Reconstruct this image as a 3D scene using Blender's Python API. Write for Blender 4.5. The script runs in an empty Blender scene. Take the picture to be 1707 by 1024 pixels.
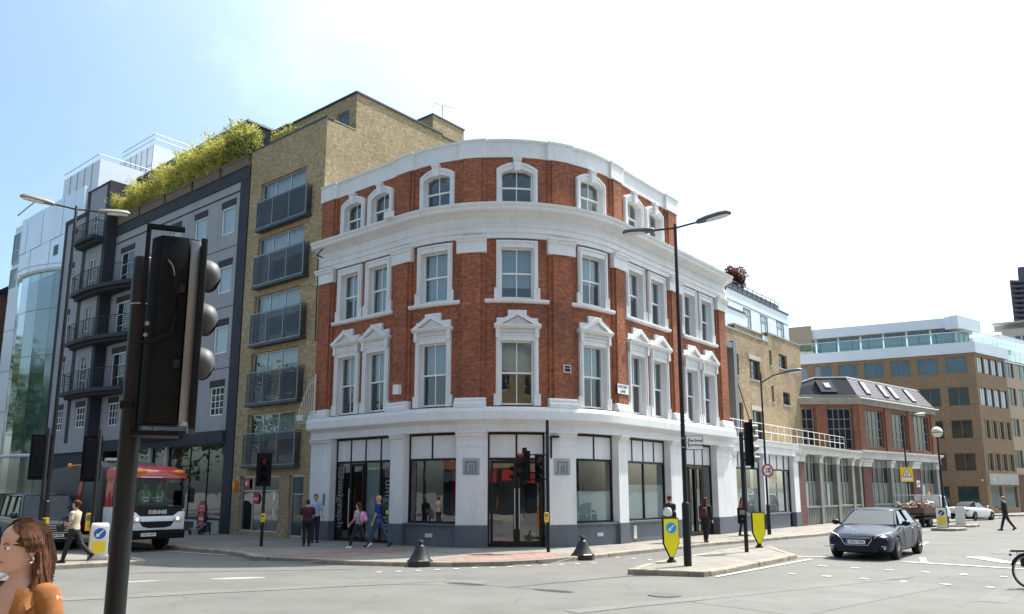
import bpy, math, random
from mathutils import Vector, Matrix
R_ = random.Random(7)
C = bpy.context.scene.collection
SC = bpy.context.scene
rad = math.radians

# ------------------------------------------------------------------ camera, sky, sun, exposure
cam = bpy.data.cameras.new('camera')
camo = bpy.data.objects.new('camera', cam); C.objects.link(camo)
camo.location = (0, 0, 2.05)
camo.rotation_euler = (rad(90 + 9.975), 0, 0)
cam.sensor_width = 36.0; cam.lens = 36.0 * 1302 / 1707
cam.shift_y = 78.0 / 1707
cam.clip_start = 0.1; cam.clip_end = 3000
SC.camera = camo

SUN_AZ, SUN_EL = 52.5, 58.0          # clockwise from +Y, above horizon
w = bpy.data.worlds.new('World'); SC.world = w; w.use_nodes = True
nt = w.node_tree; nt.nodes.clear()
def WN(t, **k):
    n = nt.nodes.new(t)
    for a, b in k.items(): setattr(n, a, b)
    return n
sky = WN('ShaderNodeTexSky', sky_type='NISHITA', sun_disc=False, sun_elevation=rad(SUN_EL), sun_rotation=rad(SUN_AZ),
         altitude=20, air_density=1.0, dust_density=3.5, ozone_density=1.0)
geo = WN('ShaderNodeTexCoord')
sep = WN('ShaderNodeSeparateXYZ'); nt.links.new(geo.outputs['Generated'], sep.inputs[0])
mx = WN('ShaderNodeMath', operation='MAXIMUM'); mx.inputs[1].default_value = 0.03; nt.links.new(sep.outputs['Z'], mx.inputs[0])
ad = WN('ShaderNodeMath', operation='ADD'); ad.inputs[1].default_value = 0.18; nt.links.new(mx.outputs[0], ad.inputs[0])
dx = WN('ShaderNodeMath', operation='DIVIDE'); dy = WN('ShaderNodeMath', operation='DIVIDE')
nt.links.new(sep.outputs['X'], dx.inputs[0]); nt.links.new(ad.outputs[0], dx.inputs[1])
nt.links.new(sep.outputs['Y'], dy.inputs[0]); nt.links.new(ad.outputs[0], dy.inputs[1])
cmb = WN('ShaderNodeCombineXYZ'); nt.links.new(dx.outputs[0], cmb.inputs[0]); nt.links.new(dy.outputs[0], cmb.inputs[1])
cmb.inputs[2].default_value = 3.7
nz = WN('ShaderNodeTexNoise'); nz.inputs['Scale'].default_value = 0.95; nz.inputs['Detail'].default_value = 7; nz.inputs['Roughness'].default_value = .58
nt.links.new(cmb.outputs[0], nz.inputs['Vector'])
rp = WN('ShaderNodeValToRGB'); rp.color_ramp.elements[0].position = .64; rp.color_ramp.elements[1].position = .9
nt.links.new(nz.outputs['Fac'], rp.inputs[0])
cf = WN('ShaderNodeMath', operation='MULTIPLY'); cf.inputs[1].default_value = .3; nt.links.new(rp.outputs['Color'], cf.inputs[0])
mixc = WN('ShaderNodeMixRGB'); mixc.inputs['Color2'].default_value = (9.5, 9.7, 10.0, 1)
nt.links.new(cf.outputs[0], mixc.inputs['Fac']); nt.links.new(sky.outputs[0], mixc.inputs['Color1'])
# aureole of thin haze round the sun, and a slightly greener blue
dt = WN('ShaderNodeVectorMath', operation='DOT_PRODUCT'); nt.links.new(geo.outputs['Generated'], dt.inputs[0])
dt.inputs[1].default_value = (math.sin(rad(SUN_AZ)) * math.cos(rad(SUN_EL)), math.cos(rad(SUN_AZ)) * math.cos(rad(SUN_EL)), math.sin(rad(SUN_EL)))
d0 = WN('ShaderNodeMath', operation='MAXIMUM'); d0.inputs[1].default_value = 0; nt.links.new(dt.outputs['Value'], d0.inputs[0])
d1 = WN('ShaderNodeMath', operation='POWER'); d1.inputs[1].default_value = 4.4; nt.links.new(d0.outputs[0], d1.inputs[0])
d1b = WN('ShaderNodeMath', operation='MULTIPLY'); d1b.inputs[1].default_value = 11.0; nt.links.new(d1.outputs[0], d1b.inputs[0])
d1c = WN('ShaderNodeMath', operation='ADD'); d1c.inputs[1].default_value = .28; nt.links.new(d1b.outputs[0], d1c.inputs[0])   # even veil of summer haze
d2 = WN('ShaderNodeMath', operation='MINIMUM'); d2.inputs[1].default_value = 3.2; nt.links.new(d1c.outputs[0], d2.inputs[0])
gr_ = WN('ShaderNodeMixRGB', blend_type='MULTIPLY'); gr_.inputs['Fac'].default_value = 1; gr_.inputs['Color2'].default_value = (.95, 1.12, 1.08, 1); nt.links.new(mixc.outputs[0], gr_.inputs['Color1'])
ad2 = WN('ShaderNodeMixRGB', blend_type='ADD'); ad2.inputs['Fac'].default_value = 1; nt.links.new(gr_.outputs[0], ad2.inputs['Color1']); nt.links.new(d2.outputs[0], ad2.inputs['Color2'])
mixc = ad2
bg = WN('ShaderNodeBackground'); bg.inputs['Strength'].default_value = 0.135
wo = WN('ShaderNodeOutputWorld')
nt.links.new(mixc.outputs[0], bg.inputs['Color']); nt.links.new(bg.outputs[0], wo.inputs['Surface'])

sl = bpy.data.lights.new('sun', 'SUN'); sl.energy = 5.0; sl.angle = rad(.53); sl.color = (1.0, .955, .88)
so = bpy.data.objects.new('sun', sl); C.objects.link(so)
_d = Vector((math.sin(rad(SUN_AZ)) * math.cos(rad(SUN_EL)), math.cos(rad(SUN_AZ)) * math.cos(rad(SUN_EL)), math.sin(rad(SUN_EL))))
so.rotation_euler = _d.to_track_quat('Z', 'Y').to_euler(); so.location = (30, 30, 60)
SC.view_settings.view_transform = 'Standard'; SC.view_settings.look = 'None'
SC.view_settings.exposure = 0.74; SC.view_settings.gamma = 1.0; SC.view_settings.use_curve_mapping = False
SC.cycles.max_bounces = 7; SC.cycles.transparent_max_bounces = 12

# ------------------------------------------------------------------ materials
def mat(name, col, rough=.7, var=.12, vs=2.0, metal=0.0, bump=0.0, bs=60.0, spec=.5, coat=0.0, emit=None, estr=0.0, hue=None):
    m = bpy.data.materials.new(name); m.use_nodes = True
    t = m.node_tree; b = t.nodes['Principled BSDF']
    b.inputs['Roughness'].default_value = rough; b.inputs['Metallic'].default_value = metal
    b.inputs['Specular IOR Level'].default_value = spec
    b.inputs['Coat Weight'].default_value = coat; b.inputs['Coat Roughness'].default_value = .05
    tc = t.nodes.new('ShaderNodeTexCoord')
    n = t.nodes.new('ShaderNodeTexNoise'); n.inputs['Scale'].default_value = vs; n.inputs['Detail'].default_value = 6
    n.inputs['Roughness'].default_value = .65
    t.links.new(tc.outputs['Object'], n.inputs['Vector'])
    r = t.nodes.new('ShaderNodeValToRGB')
    c2 = hue or col
    r.color_ramp.elements[0].position = .3; r.color_ramp.elements[1].position = .7
    r.color_ramp.elements[0].color = (*[max(0, c * (1 - var)) for c in col], 1)
    r.color_ramp.elements[1].color = (*[min(1, c * (1 + var)) for c in c2], 1)
    t.links.new(n.outputs['Fac'], r.inputs[0]); t.links.new(r.outputs[0], b.inputs['Base Color'])
    if bump:
        n2 = t.nodes.new('ShaderNodeTexNoise'); n2.inputs['Scale'].default_value = bs; n2.inputs['Detail'].default_value = 4
        t.links.new(tc.outputs['Object'], n2.inputs['Vector'])
        bp = t.nodes.new('ShaderNodeBump'); bp.inputs['Strength'].default_value = bump; bp.inputs['Distance'].default_value = .02
        t.links.new(n2.outputs['Fac'], bp.inputs['Height']); t.links.new(bp.outputs[0], b.inputs['Normal'])
    if emit:
        b.inputs['Emission Color'].default_value = (*emit, 1); b.inputs['Emission Strength'].default_value = estr
    return m

def brickmat(name, c1, c2, mortar, soot=(.06, .045, .04), sootamt=.4, bw=.225, bh=.075, msize=.011, pale=None):
    m = bpy.data.materials.new(name); m.use_nodes = True
    t = m.node_tree; b = t.nodes['Principled BSDF']; b.inputs['Roughness'].default_value = .85
    b.inputs['Specular IOR Level'].default_value = .25
    uv = t.nodes.new('ShaderNodeUVMap')
    br = t.nodes.new('ShaderNodeTexBrick')
    br.inputs['Scale'].default_value = 1; br.inputs['Brick Width'].default_value = bw; br.inputs['Row Height'].default_value = bh
    br.inputs['Mortar Size'].default_value = msize; br.inputs['Mortar Smooth'].default_value = .3
    br.inputs['Color1'].default_value = (*c1, 1); br.inputs['Color2'].default_value = (*c2, 1); br.inputs['Mortar'].default_value = (*mortar, 1)
    t.links.new(uv.outputs[0], br.inputs['Vector'])
    def noise(sc, de=5):
        n = t.nodes.new('ShaderNodeTexNoise'); n.inputs['Scale'].default_value = sc; n.inputs['Detail'].default_value = de
        t.links.new(uv.outputs[0], n.inputs['Vector']); return n
    n1 = noise(7, 3)
    hs = t.nodes.new('ShaderNodeMixRGB'); hs.blend_type = 'MULTIPLY'; hs.inputs['Fac'].default_value = .8
    r1 = t.nodes.new('ShaderNodeValToRGB'); r1.color_ramp.elements[0].position = .3; r1.color_ramp.elements[1].position = .72
    r1.color_ramp.elements[0].color = (.6, .57, .57, 1); r1.color_ramp.elements[1].color = (1.3, 1.27, 1.2, 1)
    t.links.new(n1.outputs['Fac'], r1.inputs[0]); t.links.new(br.outputs['Color'], hs.inputs['Color1']); t.links.new(r1.outputs[0], hs.inputs['Color2'])
    n2 = noise(.55, 7)
    r2 = t.nodes.new('ShaderNodeValToRGB'); r2.color_ramp.elements[0].position = .46; r2.color_ramp.elements[1].position = .72
    t.links.new(n2.outputs['Fac'], r2.inputs[0])
    f = t.nodes.new('ShaderNodeMath'); f.operation = 'MULTIPLY'; f.inputs[1].default_value = sootamt; t.links.new(r2.outputs[0], f.inputs[0])
    sm = t.nodes.new('ShaderNodeMixRGB'); sm.inputs['Color2'].default_value = (*soot, 1)
    t.links.new(f.outputs[0], sm.inputs['Fac']); t.links.new(hs.outputs[0], sm.inputs['Color1'])
    last = sm
    if pale:
        n3 = noise(1.3, 6); r3 = t.nodes.new('ShaderNodeValToRGB'); r3.color_ramp.elements[0].position = .55; r3.color_ramp.elements[1].position = .75
        t.links.new(n3.outputs['Fac'], r3.inputs[0])
        f3 = t.nodes.new('ShaderNodeMath'); f3.operation = 'MULTIPLY'; f3.inputs[1].default_value = .6; t.links.new(r3.outputs[0], f3.inputs[0])
        pm = t.nodes.new('ShaderNodeMixRGB'); pm.inputs['Color2'].default_value = (*pale, 1)
        t.links.new(f3.outputs[0], pm.inputs['Fac']); t.links.new(sm.outputs[0], pm.inputs['Color1']); last = pm
    t.links.new(last.outputs[0], b.inputs['Base Color'])
    bp = t.nodes.new('ShaderNodeBump'); bp.inputs['Strength'].default_value = .5; bp.inputs['Distance'].default_value = .01; bp.invert = True
    t.links.new(br.outputs['Fac'], bp.inputs['Height']); t.links.new(bp.outputs[0], b.inputs['Normal'])
    return m

def glassmat(name, tint=(.75, .8, .8), refl=1.0, rough=.0):
    m = bpy.data.materials.new(name); m.use_nodes = True; t = m.node_tree; t.nodes.clear()
    o = t.nodes.new('ShaderNodeOutputMaterial'); mx = t.nodes.new('ShaderNodeMixShader')
    tr = t.nodes.new('ShaderNodeBsdfTransparent'); tr.inputs[0].default_value = (*tint, 1)
    gl = t.nodes.new('ShaderNodeBsdfGlossy'); gl.inputs['Roughness'].default_value = rough; gl.inputs[0].default_value = (.95, .97, 1, 1)
    fr = t.nodes.new('ShaderNodeFresnel'); fr.inputs[0].default_value = 1.5
    tc = t.nodes.new('ShaderNodeTexCoord'); nn = t.nodes.new('ShaderNodeTexNoise'); nn.inputs['Scale'].default_value = 1.2
    bp = t.nodes.new('ShaderNodeBump'); bp.inputs['Strength'].default_value = .12; bp.inputs['Distance'].default_value = .02
    t.links.new(tc.outputs['Object'], nn.inputs['Vector']); t.links.new(nn.outputs['Fac'], bp.inputs['Height']); t.links.new(bp.outputs[0], gl.inputs['Normal'])
    ml = t.nodes.new('ShaderNodeMath'); ml.operation = 'MULTIPLY_ADD'; ml.use_clamp = True
    ml.inputs[1].default_value = 1.6 * refl; ml.inputs[2].default_value = .05 * refl
    gm_ = t.nodes.new('ShaderNodeNewGeometry'); iv = t.nodes.new('ShaderNodeMath'); iv.operation = 'SUBTRACT'; iv.inputs[0].default_value = 1.0
    t.links.new(gm_.outputs['Backfacing'], iv.inputs[1]); pr = t.nodes.new('ShaderNodeMath'); pr.operation = 'MULTIPLY'
    t.links.new(fr.outputs[0], ml.inputs[0]); t.links.new(ml.outputs[0], pr.inputs[0]); t.links.new(iv.outputs[0], pr.inputs[1]); t.links.new(pr.outputs[0], mx.inputs[0])
    t.links.new(tr.outputs[0], mx.inputs[1]); t.links.new(gl.outputs[0], mx.inputs[2]); t.links.new(mx.outputs[0], o.inputs[0])
    return m

M = {}
def streaks(m, col, amt, sx=2.2, sz=.22):       # rain streaks and soot with their own shape
    t = m.node_tree; b = t.nodes['Principled BSDF']; src = b.inputs['Base Color'].links[0].from_socket
    tc = t.nodes.new('ShaderNodeTexCoord'); mp = t.nodes.new('ShaderNodeMapping'); mp.inputs['Scale'].default_value = (sx, sx, sz)
    n = t.nodes.new('ShaderNodeTexNoise'); n.inputs['Scale'].default_value = 1.6; n.inputs['Detail'].default_value = 8; n.inputs['Roughness'].default_value = .7
    r = t.nodes.new('ShaderNodeValToRGB'); r.color_ramp.elements[0].position = .5; r.color_ramp.elements[1].position = .78
    f = t.nodes.new('ShaderNodeMath'); f.operation = 'MULTIPLY'; f.inputs[1].default_value = amt
    x = t.nodes.new('ShaderNodeMixRGB'); x.inputs['Color2'].default_value = (*col, 1)
    t.links.new(tc.outputs['Object'], mp.inputs[0]); t.links.new(mp.outputs[0], n.inputs['Vector']); t.links.new(n.outputs['Fac'], r.inputs[0]); t.links.new(r.outputs[0], f.inputs[0])
    t.links.new(f.outputs[0], x.inputs['Fac']); t.links.new(src, x.inputs['Color1']); t.links.new(x.outputs[0], b.inputs['Base Color'])
M['redbrick'] = brickmat('red_brick', (.52, .165, .07), (.36, .098, .046), (.18, .115, .09), sootamt=.5, msize=.014)
M['stock'] = brickmat('yellow_stock_brick', (.49, .39, .23), (.36, .27, .145), (.36, .31, .22), soot=(.2, .14, .07), sootamt=.35)
M['oldstock'] = brickmat('old_stock_brick', (.44, .34, .2), (.30, .21, .12), (.36, .31, .23), soot=(.10, .075, .05), sootamt=.6, pale=(.5, .36, .26))
M['workbrick'] = brickmat('workshop_brick', (.31, .10, .055), (.22, .07, .04), (.22, .16, .12), sootamt=.35)
M['purplebrick'] = brickmat('purple_brick', (.19, .07, .06), (.13, .05, .045), (.2, .15, .13), sootamt=.3)
M['tile'] = brickmat('tan_cladding', (.33, .225, .145), (.295, .2, .125), (.22, .15, .095), sootamt=.06, bw=.6, bh=.15, msize=.006)
M['white'] = mat('white_stucco', (.74, .74, .74), .6, .05, .8, bump=.1, bs=25)
M['whitewood'] = mat('white_gloss_wood', (.8, .8, .79), .35, .03)
M['offwhite'] = mat('off_white_render', (.62, .61, .57), .75, .1, 1.2, bump=.15)
M['plinth'] = mat('slate_grey_paint', (.105, .12, .145), .55, .12, 1.5)
M['black'] = mat('black_metal_paint', (.012, .0125, .014), .42, .2, 4, spec=.3)
M['blackmatt'] = mat('black_matt_plastic', (.0095, .0098, .0108), .66, .25, 5, bump=.08, bs=120, spec=.1)
M['glass'] = glassmat('clear_glass')
M['shopglass'] = glassmat('shop_glass', (.82, .86, .86), 1.35)
M['screen'] = glassmat('balustrade_glass', (.72, .9, .86), 1.6)
M['bayglass'] = glassmat('bay_glass', (.5, .66, .64), 1.7, .08)
M['vanscreen'] = mat('tinted_van_screen', (.02, .035, .05), .08, .6, 1.5, spec=.15)
M['cabglass'] = glassmat('cab_glass', (.82, .86, .87), .22)
M['carglass'] = glassmat('car_glass', (.3, .36, .4), .65)
M['darkglass'] = mat('dark_window_glass', (.018, .026, .034), .04, .35, .9, spec=.6)
M['blueglass'] = mat('blue_window_glass', (.03, .075, .12), .04, .5, .5, spec=1.0)
M['tealglass'] = mat('teal_shop_glass', (.02, .06, .065), .06, .5, .5, spec=.8)
M['blind'] = mat('pale_blind_fabric', (.62, .68, .74), .85, .05)
M['whiteblind'] = mat('white_blind_fabric', (.78, .8, .8), .85, .05)
M['panelwhite'] = mat('white_fascia_panel', (.7, .69, .69), .5, .04)
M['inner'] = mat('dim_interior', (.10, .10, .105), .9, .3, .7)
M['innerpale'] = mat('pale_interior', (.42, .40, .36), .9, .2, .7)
M['board'] = mat('grey_boarded_pane', (.2, .2, .185), .7, .15, 1.5)
M['ironcover'] = mat('worn_iron_cover', (.09, .088, .082), .6, .25, 8, bump=.4, bs=40)
M['frost'] = mat('frosted_film', (.42, .47, .45), .35, .08, .6)
M['timber'] = mat('warm_timber', (.3, .16, .07), .6, .3, 3)
M['hotelgrey'] = mat('grey_render', (.33, .332, .35), .8, .07, 1.0, bump=.12)
M['hoteldark'] = mat('dark_blue_render', (.028, .032, .042), .75, .2, 1.2, bump=.1)
M['darkbrown'] = mat('dark_brown_cladding', (.06, .05, .045), .8, .2, 1.5, bump=.1)
M['steel'] = mat('grey_steel', (.24, .25, .26), .35, .15, metal=.7)
M['anth'] = mat('anthracite_paint', (.042, .052, .066), .5, .15)
M['alu'] = mat('pale_aluminium', (.55, .57, .58), .35, .08, metal=.6)
M['clad'] = mat('pale_grey_cladding', (.76, .80, .86), .3, .06, .5, metal=.35)
M['cladwhite'] = mat('white_cladding', (.74, .77, .81), .4, .05, .6)
M['stone'] = mat('grey_coping_stone', (.3, .285, .25), .8, .25, 2, bump=.3)
M['concrete'] = mat('pale_concrete', (.42, .40, .36), .85, .15, 1.3, bump=.2)
M['sand'] = mat('sand_render', (.44, .33, .23), .8, .08, bump=.1)
M['goldmullion'] = mat('bronze_mullion', (.3, .2, .08), .5, .1)
M['slate'] = mat('slate_roof', (.022, .028, .042), .7, .25, 5, spec=.2)
M['slatelit'] = mat('sunlit_purple_slate', (.14, .12, .135), .5, .2, 4)  # paler copy of the roof slate, its sunlit side put into the colour
M['lead'] = mat('lead_flashing', (.5, .49, .46), .5, .15)
M['tower'] = mat('tower_concrete', (.13, .125, .16), .9, .2, .1)
M['cream'] = mat('cream_render', (.62, .55, .47), .8, .06)
M['greencol'] = mat('grey_green_paint', (.215, .215, .19), .6, .12, 2)
M['road'] = None
M['kerb'] = mat('granite_kerb', (.30, .255, .205), .8, .3, 3, bump=.5, bs=45)
M['marking'] = mat('worn_white_paint', (.62, .61, .57), .75, .18, 6, bump=.2)
M['redmetal'] = mat('red_vehicle_paint', (.42, .022, .02), .3, .1, coat=.6)
M['redsign'] = mat('red_sign_paint', (.52, .02, .025), .45, .06)
M['whitepaint'] = mat('white_vehicle_paint', (.74, .75, .76), .3, .04, coat=.6)
M['navy'] = mat('navy_car_paint', (.006, .009, .032), .28, .1, coat=.1, spec=.25)
M['vanblack'] = mat('black_van_paint', (.01, .012, .018), .3, .1, coat=.4)
M['tyre'] = mat('tyre_rubber', (.014, .014, .014), .85, .2, 8)
M['rim'] = mat('alloy_wheel', (.35, .36, .37), .3, .1, metal=.8)
M['chrome'] = mat('chrome_trim', (.7, .7, .72), .12, .02, metal=1)
M['lamp'] = mat('lamp_lens', (.72, .72, .74), .12, .05, spec=.9)
M['amber'] = mat('amber_lens', (.8, .25, .02), .25, .1)
M['redlens'] = mat('red_lens', (.14, .012, .012), .25, .1)
M['plate'] = mat('white_number_plate', (.75, .75, .72), .5, .03)
M['yellow'] = mat('yellow_reflective', (.85, .60, .02), .45, .05, emit=None)
M['hiyellow'] = mat('fluorescent_yellow', (.95, .82, .01), .45, .03)
M['blue'] = mat('sign_blue', (.02, .10, .42), .4, .05)
M['cyan'] = mat('sign_cyan', (.02, .38, .62), .4, .05)
M['signwhite'] = mat('sign_white', (.8, .8, .79), .5, .03)
M['signblack'] = mat('sign_black', (.01, .01, .01), .5, .1)
M['greyletter'] = mat('grey_lettering', (.2, .2, .205), .5, .03)
M['bell'] = mat('cast_iron_black', (.02, .019, .018), .38, .25, 6, bump=.2, bs=50)
M['heads'] = mat('lamp_head_grey', (.07, .085, .105), .5, .1)
M['palehead'] = mat('lamp_head_pale', (.25, .235, .205), .5, .12)
M['globe'] = mat('globe_diffuser', (.72, .68, .58), .3, .05)
M['visor'] = mat('visor_grey', (.055, .055, .058), .55, .15, 5, bump=.05, bs=90)
M['skin'] = mat('skin', (.52, .30, .21), .5, .06, 6)
M['hairbrown'] = mat('brown_hair', (.085, .036, .018), .62, .55, 30, spec=.15)
M['hairdark'] = mat('dark_hair', (.02, .014, .01), .45, .3, 20)
M['hairgrey'] = mat('cropped_grey_hair', (.2, .15, .12), .6, .2, 20)
M['eye'] = mat('eye_dark', (.02, .012, .01), .2, .1)
M['lip'] = mat('lip', (.4, .14, .12), .5, .05)
M['suede'] = mat('tan_suede', (.25, .09, .02), .85, .25, 9, bump=.12, bs=90)
M['navycloth'] = mat('navy_cloth', (.012, .014, .03), .85, .2)
M['blackcloth'] = mat('black_cloth', (.014, .014, .016), .85, .25, 6)
M['jeans'] = mat('blue_denim', (.045, .075, .15), .85, .35, 7)
M['darkjeans'] = mat('dark_denim', (.018, .022, .042), .85, .25, 7)
M['maroon'] = mat('maroon_cloth', (.055, .012, .018), .85, .2)
M['royal'] = mat('royal_blue_cloth', (.015, .03, .26), .8, .15)
M['paleblue'] = mat('pale_blue_cloth', (.36, .44, .62), .85, .1)
M['beige'] = mat('beige_knit', (.46, .38, .29), .9, .15, 12)
M['greyteeshirt'] = mat('grey_cloth', (.36, .35, .35), .9, .1)
M['pinkbag'] = mat('lilac_pink_fabric', (.42, .33, .52), .8, .4, 9, hue=(.72, .2, .42))
M['greenbag'] = mat('green_black_fabric', (.012, .02, .014), .8, .3, 8)
M['lime'] = mat('lime_trim', (.3, .62, .1), .7, .1)
M['whitecloth'] = mat('white_cloth', (.74, .74, .71), .85, .06)
M['wine'] = mat('wine_fabric', (.09, .018, .022), .8, .3)
M['shoewhite'] = mat('white_trainer', (.7, .7, .7), .6, .05)
M['shoe'] = mat('black_shoe', (.012, .011, .011), .4, .2)
M['redcloth'] = mat('red_cloth', (.34, .055, .035), .85, .2)
M['hivis'] = mat('hivis_lime', (.1, .32, .07), .7, .1)
M['hivisband'] = mat('hivis_reflective_band', (.92, .95, .86), .3, .05)
M['wood'] = mat('weathered_planter_wood', (.16, .12, .085), .85, .3, 6, bump=.4)
M['bamboo'] = mat('bamboo_leaf', (.42, .42, .08), .6, .35, 1.6, hue=(.68, .63, .18))
M['bamboodark'] = mat('bamboo_leaf_deep', (.045, .09, .015), .6, .45, 1.8)
M['culm'] = mat('bamboo_culm', (.3, .3, .08), .6, .2)
M['shrubred'] = mat('copper_leaf', (.14, .05, .035), .6, .45, 3)
M['leaf'] = mat('tree_leaf', (.055, .095, .022), .6, .45, 1.2)
M['bark'] = mat('tree_bark', (.09, .07, .05), .9, .3, 8, bump=.5)
M['rubble'] = mat('pale_rubble', (.5, .4, .3), .9, .5, 3, hue=(.6, .55, .5))
M['bollard'] = mat('white_bollard_plastic', (.72, .71, .66), .35, .05)
M['red'] = mat('sign_red', (.55, .02, .03), .45, .05)
M['copper'] = mat('pipe_grey', (.14, .15, .155), .5, .1)

def leafy(m, f=.5):                       # thin leaves let some light through
    t = m.node_tree; b = t.nodes['Principled BSDF']; o = t.nodes['Material Output']
    tl = t.nodes.new('ShaderNodeBsdfTranslucent'); mx = t.nodes.new('ShaderNodeMixShader'); mx.inputs[0].default_value = f
    t.links.new(b.inputs['Base Color'].links[0].from_socket, tl.inputs[0]); t.links.new(b.outputs[0], mx.inputs[1]); t.links.new(tl.outputs[0], mx.inputs[2]); t.links.new(mx.outputs[0], o.inputs[0])
for _n in ('bamboo', 'bamboodark', 'leaf', 'shrubred'): leafy(M[_n])
streaks(M['white'], (.45, .41, .36), .4); streaks(M['white'], (.5, .47, .42), .45, 9, 3); streaks(M['offwhite'], (.3, .27, .22), .6); streaks(M['hotelgrey'], (.17, .17, .18), .45)
streaks(M['plinth'], (.2, .2, .19), .35, 3, 1.5); streaks(M['clad'], (.45, .47, .5), .4); streaks(M['panelwhite'], (.5, .48, .45), .3); streaks(M['tile'], (.22, .15, .09), .4, 1.2, .3); streaks(M['greencol'], (.12, .115, .1), .5)
# road and paving
def groundmat(name, col, dark, pale, sc=.35, slab=None, rough=.85):
    m = bpy.data.materials.new(name); m.use_nodes = True; t = m.node_tree; b = t.nodes['Principled BSDF']
    b.inputs['Roughness'].default_value = rough; b.inputs['Specular IOR Level'].default_value = .3
    tc = t.nodes.new('ShaderNodeTexCoord')
    def ns(s, d, r=.6):
        n = t.nodes.new('ShaderNodeTexNoise'); n.inputs['Scale'].default_value = s; n.inputs['Detail'].default_value = d; n.inputs['Roughness'].default_value = r
        t.links.new(tc.outputs['Object'], n.inputs['Vector']); return n
    a = ns(sc, 9, .7); r = t.nodes.new('ShaderNodeValToRGB'); e = r.color_ramp.elements
    e[0].position = .32; e[0].color = (*dark, 1); e[1].position = .7; e[1].color = (*pale, 1)
    e2 = r.color_ramp.elements.new(.5); e2.color = (*col, 1)
    t.links.new(a.outputs['Fac'], r.inputs[0])
    g = ns(55, 4, .8); g2 = t.nodes.new('ShaderNodeValToRGB'); g2.color_ramp.elements[0].position = .3; g2.color_ramp.elements[1].position = .75
    g2.color_ramp.elements[0].color = (.62, .62, .62, 1); g2.color_ramp.elements[1].color = (1.3, 1.3, 1.28, 1); t.links.new(g.outputs['Fac'], g2.inputs[0])
    mm = t.nodes.new('ShaderNodeMixRGB'); mm.blend_type = 'MULTIPLY'; mm.inputs['Fac'].default_value = 1
    t.links.new(r.outputs[0], mm.inputs['Color1']); t.links.new(g2.outputs[0], mm.inputs['Color2'])
    last = mm
    if 'asphalt' in name:
        o1 = ns(1.1, 6, .75); ro = t.nodes.new('ShaderNodeValToRGB'); ro.color_ramp.elements[0].position = .6; ro.color_ramp.elements[1].position = .8; t.links.new(o1.outputs['Fac'], ro.inputs[0])
        vo = t.nodes.new('ShaderNodeTexVoronoi'); vo.feature = 'DISTANCE_TO_EDGE'; vo.inputs['Scale'].default_value = .42
        wv = ns(1.5, 5, .7); vm = t.nodes.new('ShaderNodeVectorMath'); vm.operation = 'MULTIPLY_ADD'; vm.inputs[1].default_value = (.9, .9, .9)
        t.links.new(wv.outputs['Color'], vm.inputs[0]); t.links.new(tc.outputs['Object'], vm.inputs[2]); t.links.new(vm.outputs[0], vo.inputs['Vector'])
        rc = t.nodes.new('ShaderNodeValToRGB'); rc.color_ramp.elements[0].position = .0; rc.color_ramp.elements[0].color = (1, 1, 1, 1); rc.color_ramp.elements[1].position = .012; rc.color_ramp.elements[1].color = (0, 0, 0, 1); t.links.new(vo.outputs['Distance'], rc.inputs[0])
        br_ = ns(.5, 2); rb = t.nodes.new('ShaderNodeValToRGB'); rb.color_ramp.elements[0].position = .48; rb.color_ramp.elements[1].position = .56; t.links.new(br_.outputs['Fac'], rb.inputs[0])
        cm_ = t.nodes.new('ShaderNodeMath'); cm_.operation = 'MULTIPLY'; t.links.new(rc.outputs[0], cm_.inputs[0]); t.links.new(rb.outputs[0], cm_.inputs[1])
        for fac_, k_ in ((ro.outputs[0], .32), (cm_.outputs[0], .55)):
            f_ = t.nodes.new('ShaderNodeMath'); f_.operation = 'MULTIPLY'; f_.inputs[1].default_value = k_; t.links.new(fac_, f_.inputs[0])
            xm = t.nodes.new('ShaderNodeMixRGB'); xm.inputs['Color2'].default_value = (.055, .053, .05, 1); t.links.new(f_.outputs[0], xm.inputs['Fac']); t.links.new(last.outputs[0], xm.inputs['Color1']); last = xm
    mm = last
    if slab:
        mp = t.nodes.new('ShaderNodeMapping'); mp.inputs['Rotation'].default_value = (0, 0, rad(slab[3])); t.links.new(tc.outputs['Object'], mp.inputs[0])
        br = t.nodes.new('ShaderNodeTexBrick'); br.inputs['Scale'].default_value = 1; br.inputs['Brick Width'].default_value = slab[0]
        br.inputs['Row Height'].default_value = slab[1]; br.inputs['Mortar Size'].default_value = slab[2]
        br.inputs['Color1'].default_value = (1, 1, 1, 1); br.inputs['Color2'].default_value = (.86, .86, .87, 1); br.inputs['Mortar'].default_value = (.5, .5, .5, 1)
        t.links.new(mp.outputs[0], br.inputs['Vector'])
        m2 = t.nodes.new('ShaderNodeMixRGB'); m2.blend_type = 'MULTIPLY'; m2.inputs['Fac'].default_value = 1
        t.links.new(mm.outputs[0], m2.inputs['Color1']); t.links.new(br.outputs['Color'], m2.inputs['Color2']); last = m2
    t.links.new(last.outputs[0], b.inputs['Base Color'])
    bp = t.nodes.new('ShaderNodeBump'); bp.inputs['Strength'].default_value = .35; bp.inputs['Distance'].default_value = .01
    t.links.new(g.outputs['Fac'], bp.inputs['Height']); t.links.new(bp.outputs[0], b.inputs['Normal'])
    return m
M['road'] = groundmat('worn_asphalt', (.152, .149, .141), (.122, .12, .116), (.178, .175, .164), .3)
M['patch'] = groundmat('asphalt_patch', (.165, .162, .155), (.135, .134, .13), (.19, .187, .18), .8)
M['palepatch'] = groundmat('pale_road_repair', (.3, .29, .265), (.24, .23, .215), (.34, .33, .3), .8)
M['paving'] = groundmat('paving_slabs', (.27, .25, .22), (.21, .195, .175), (.32, .30, .265), .5, (.75, .5, .012, 39))
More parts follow.
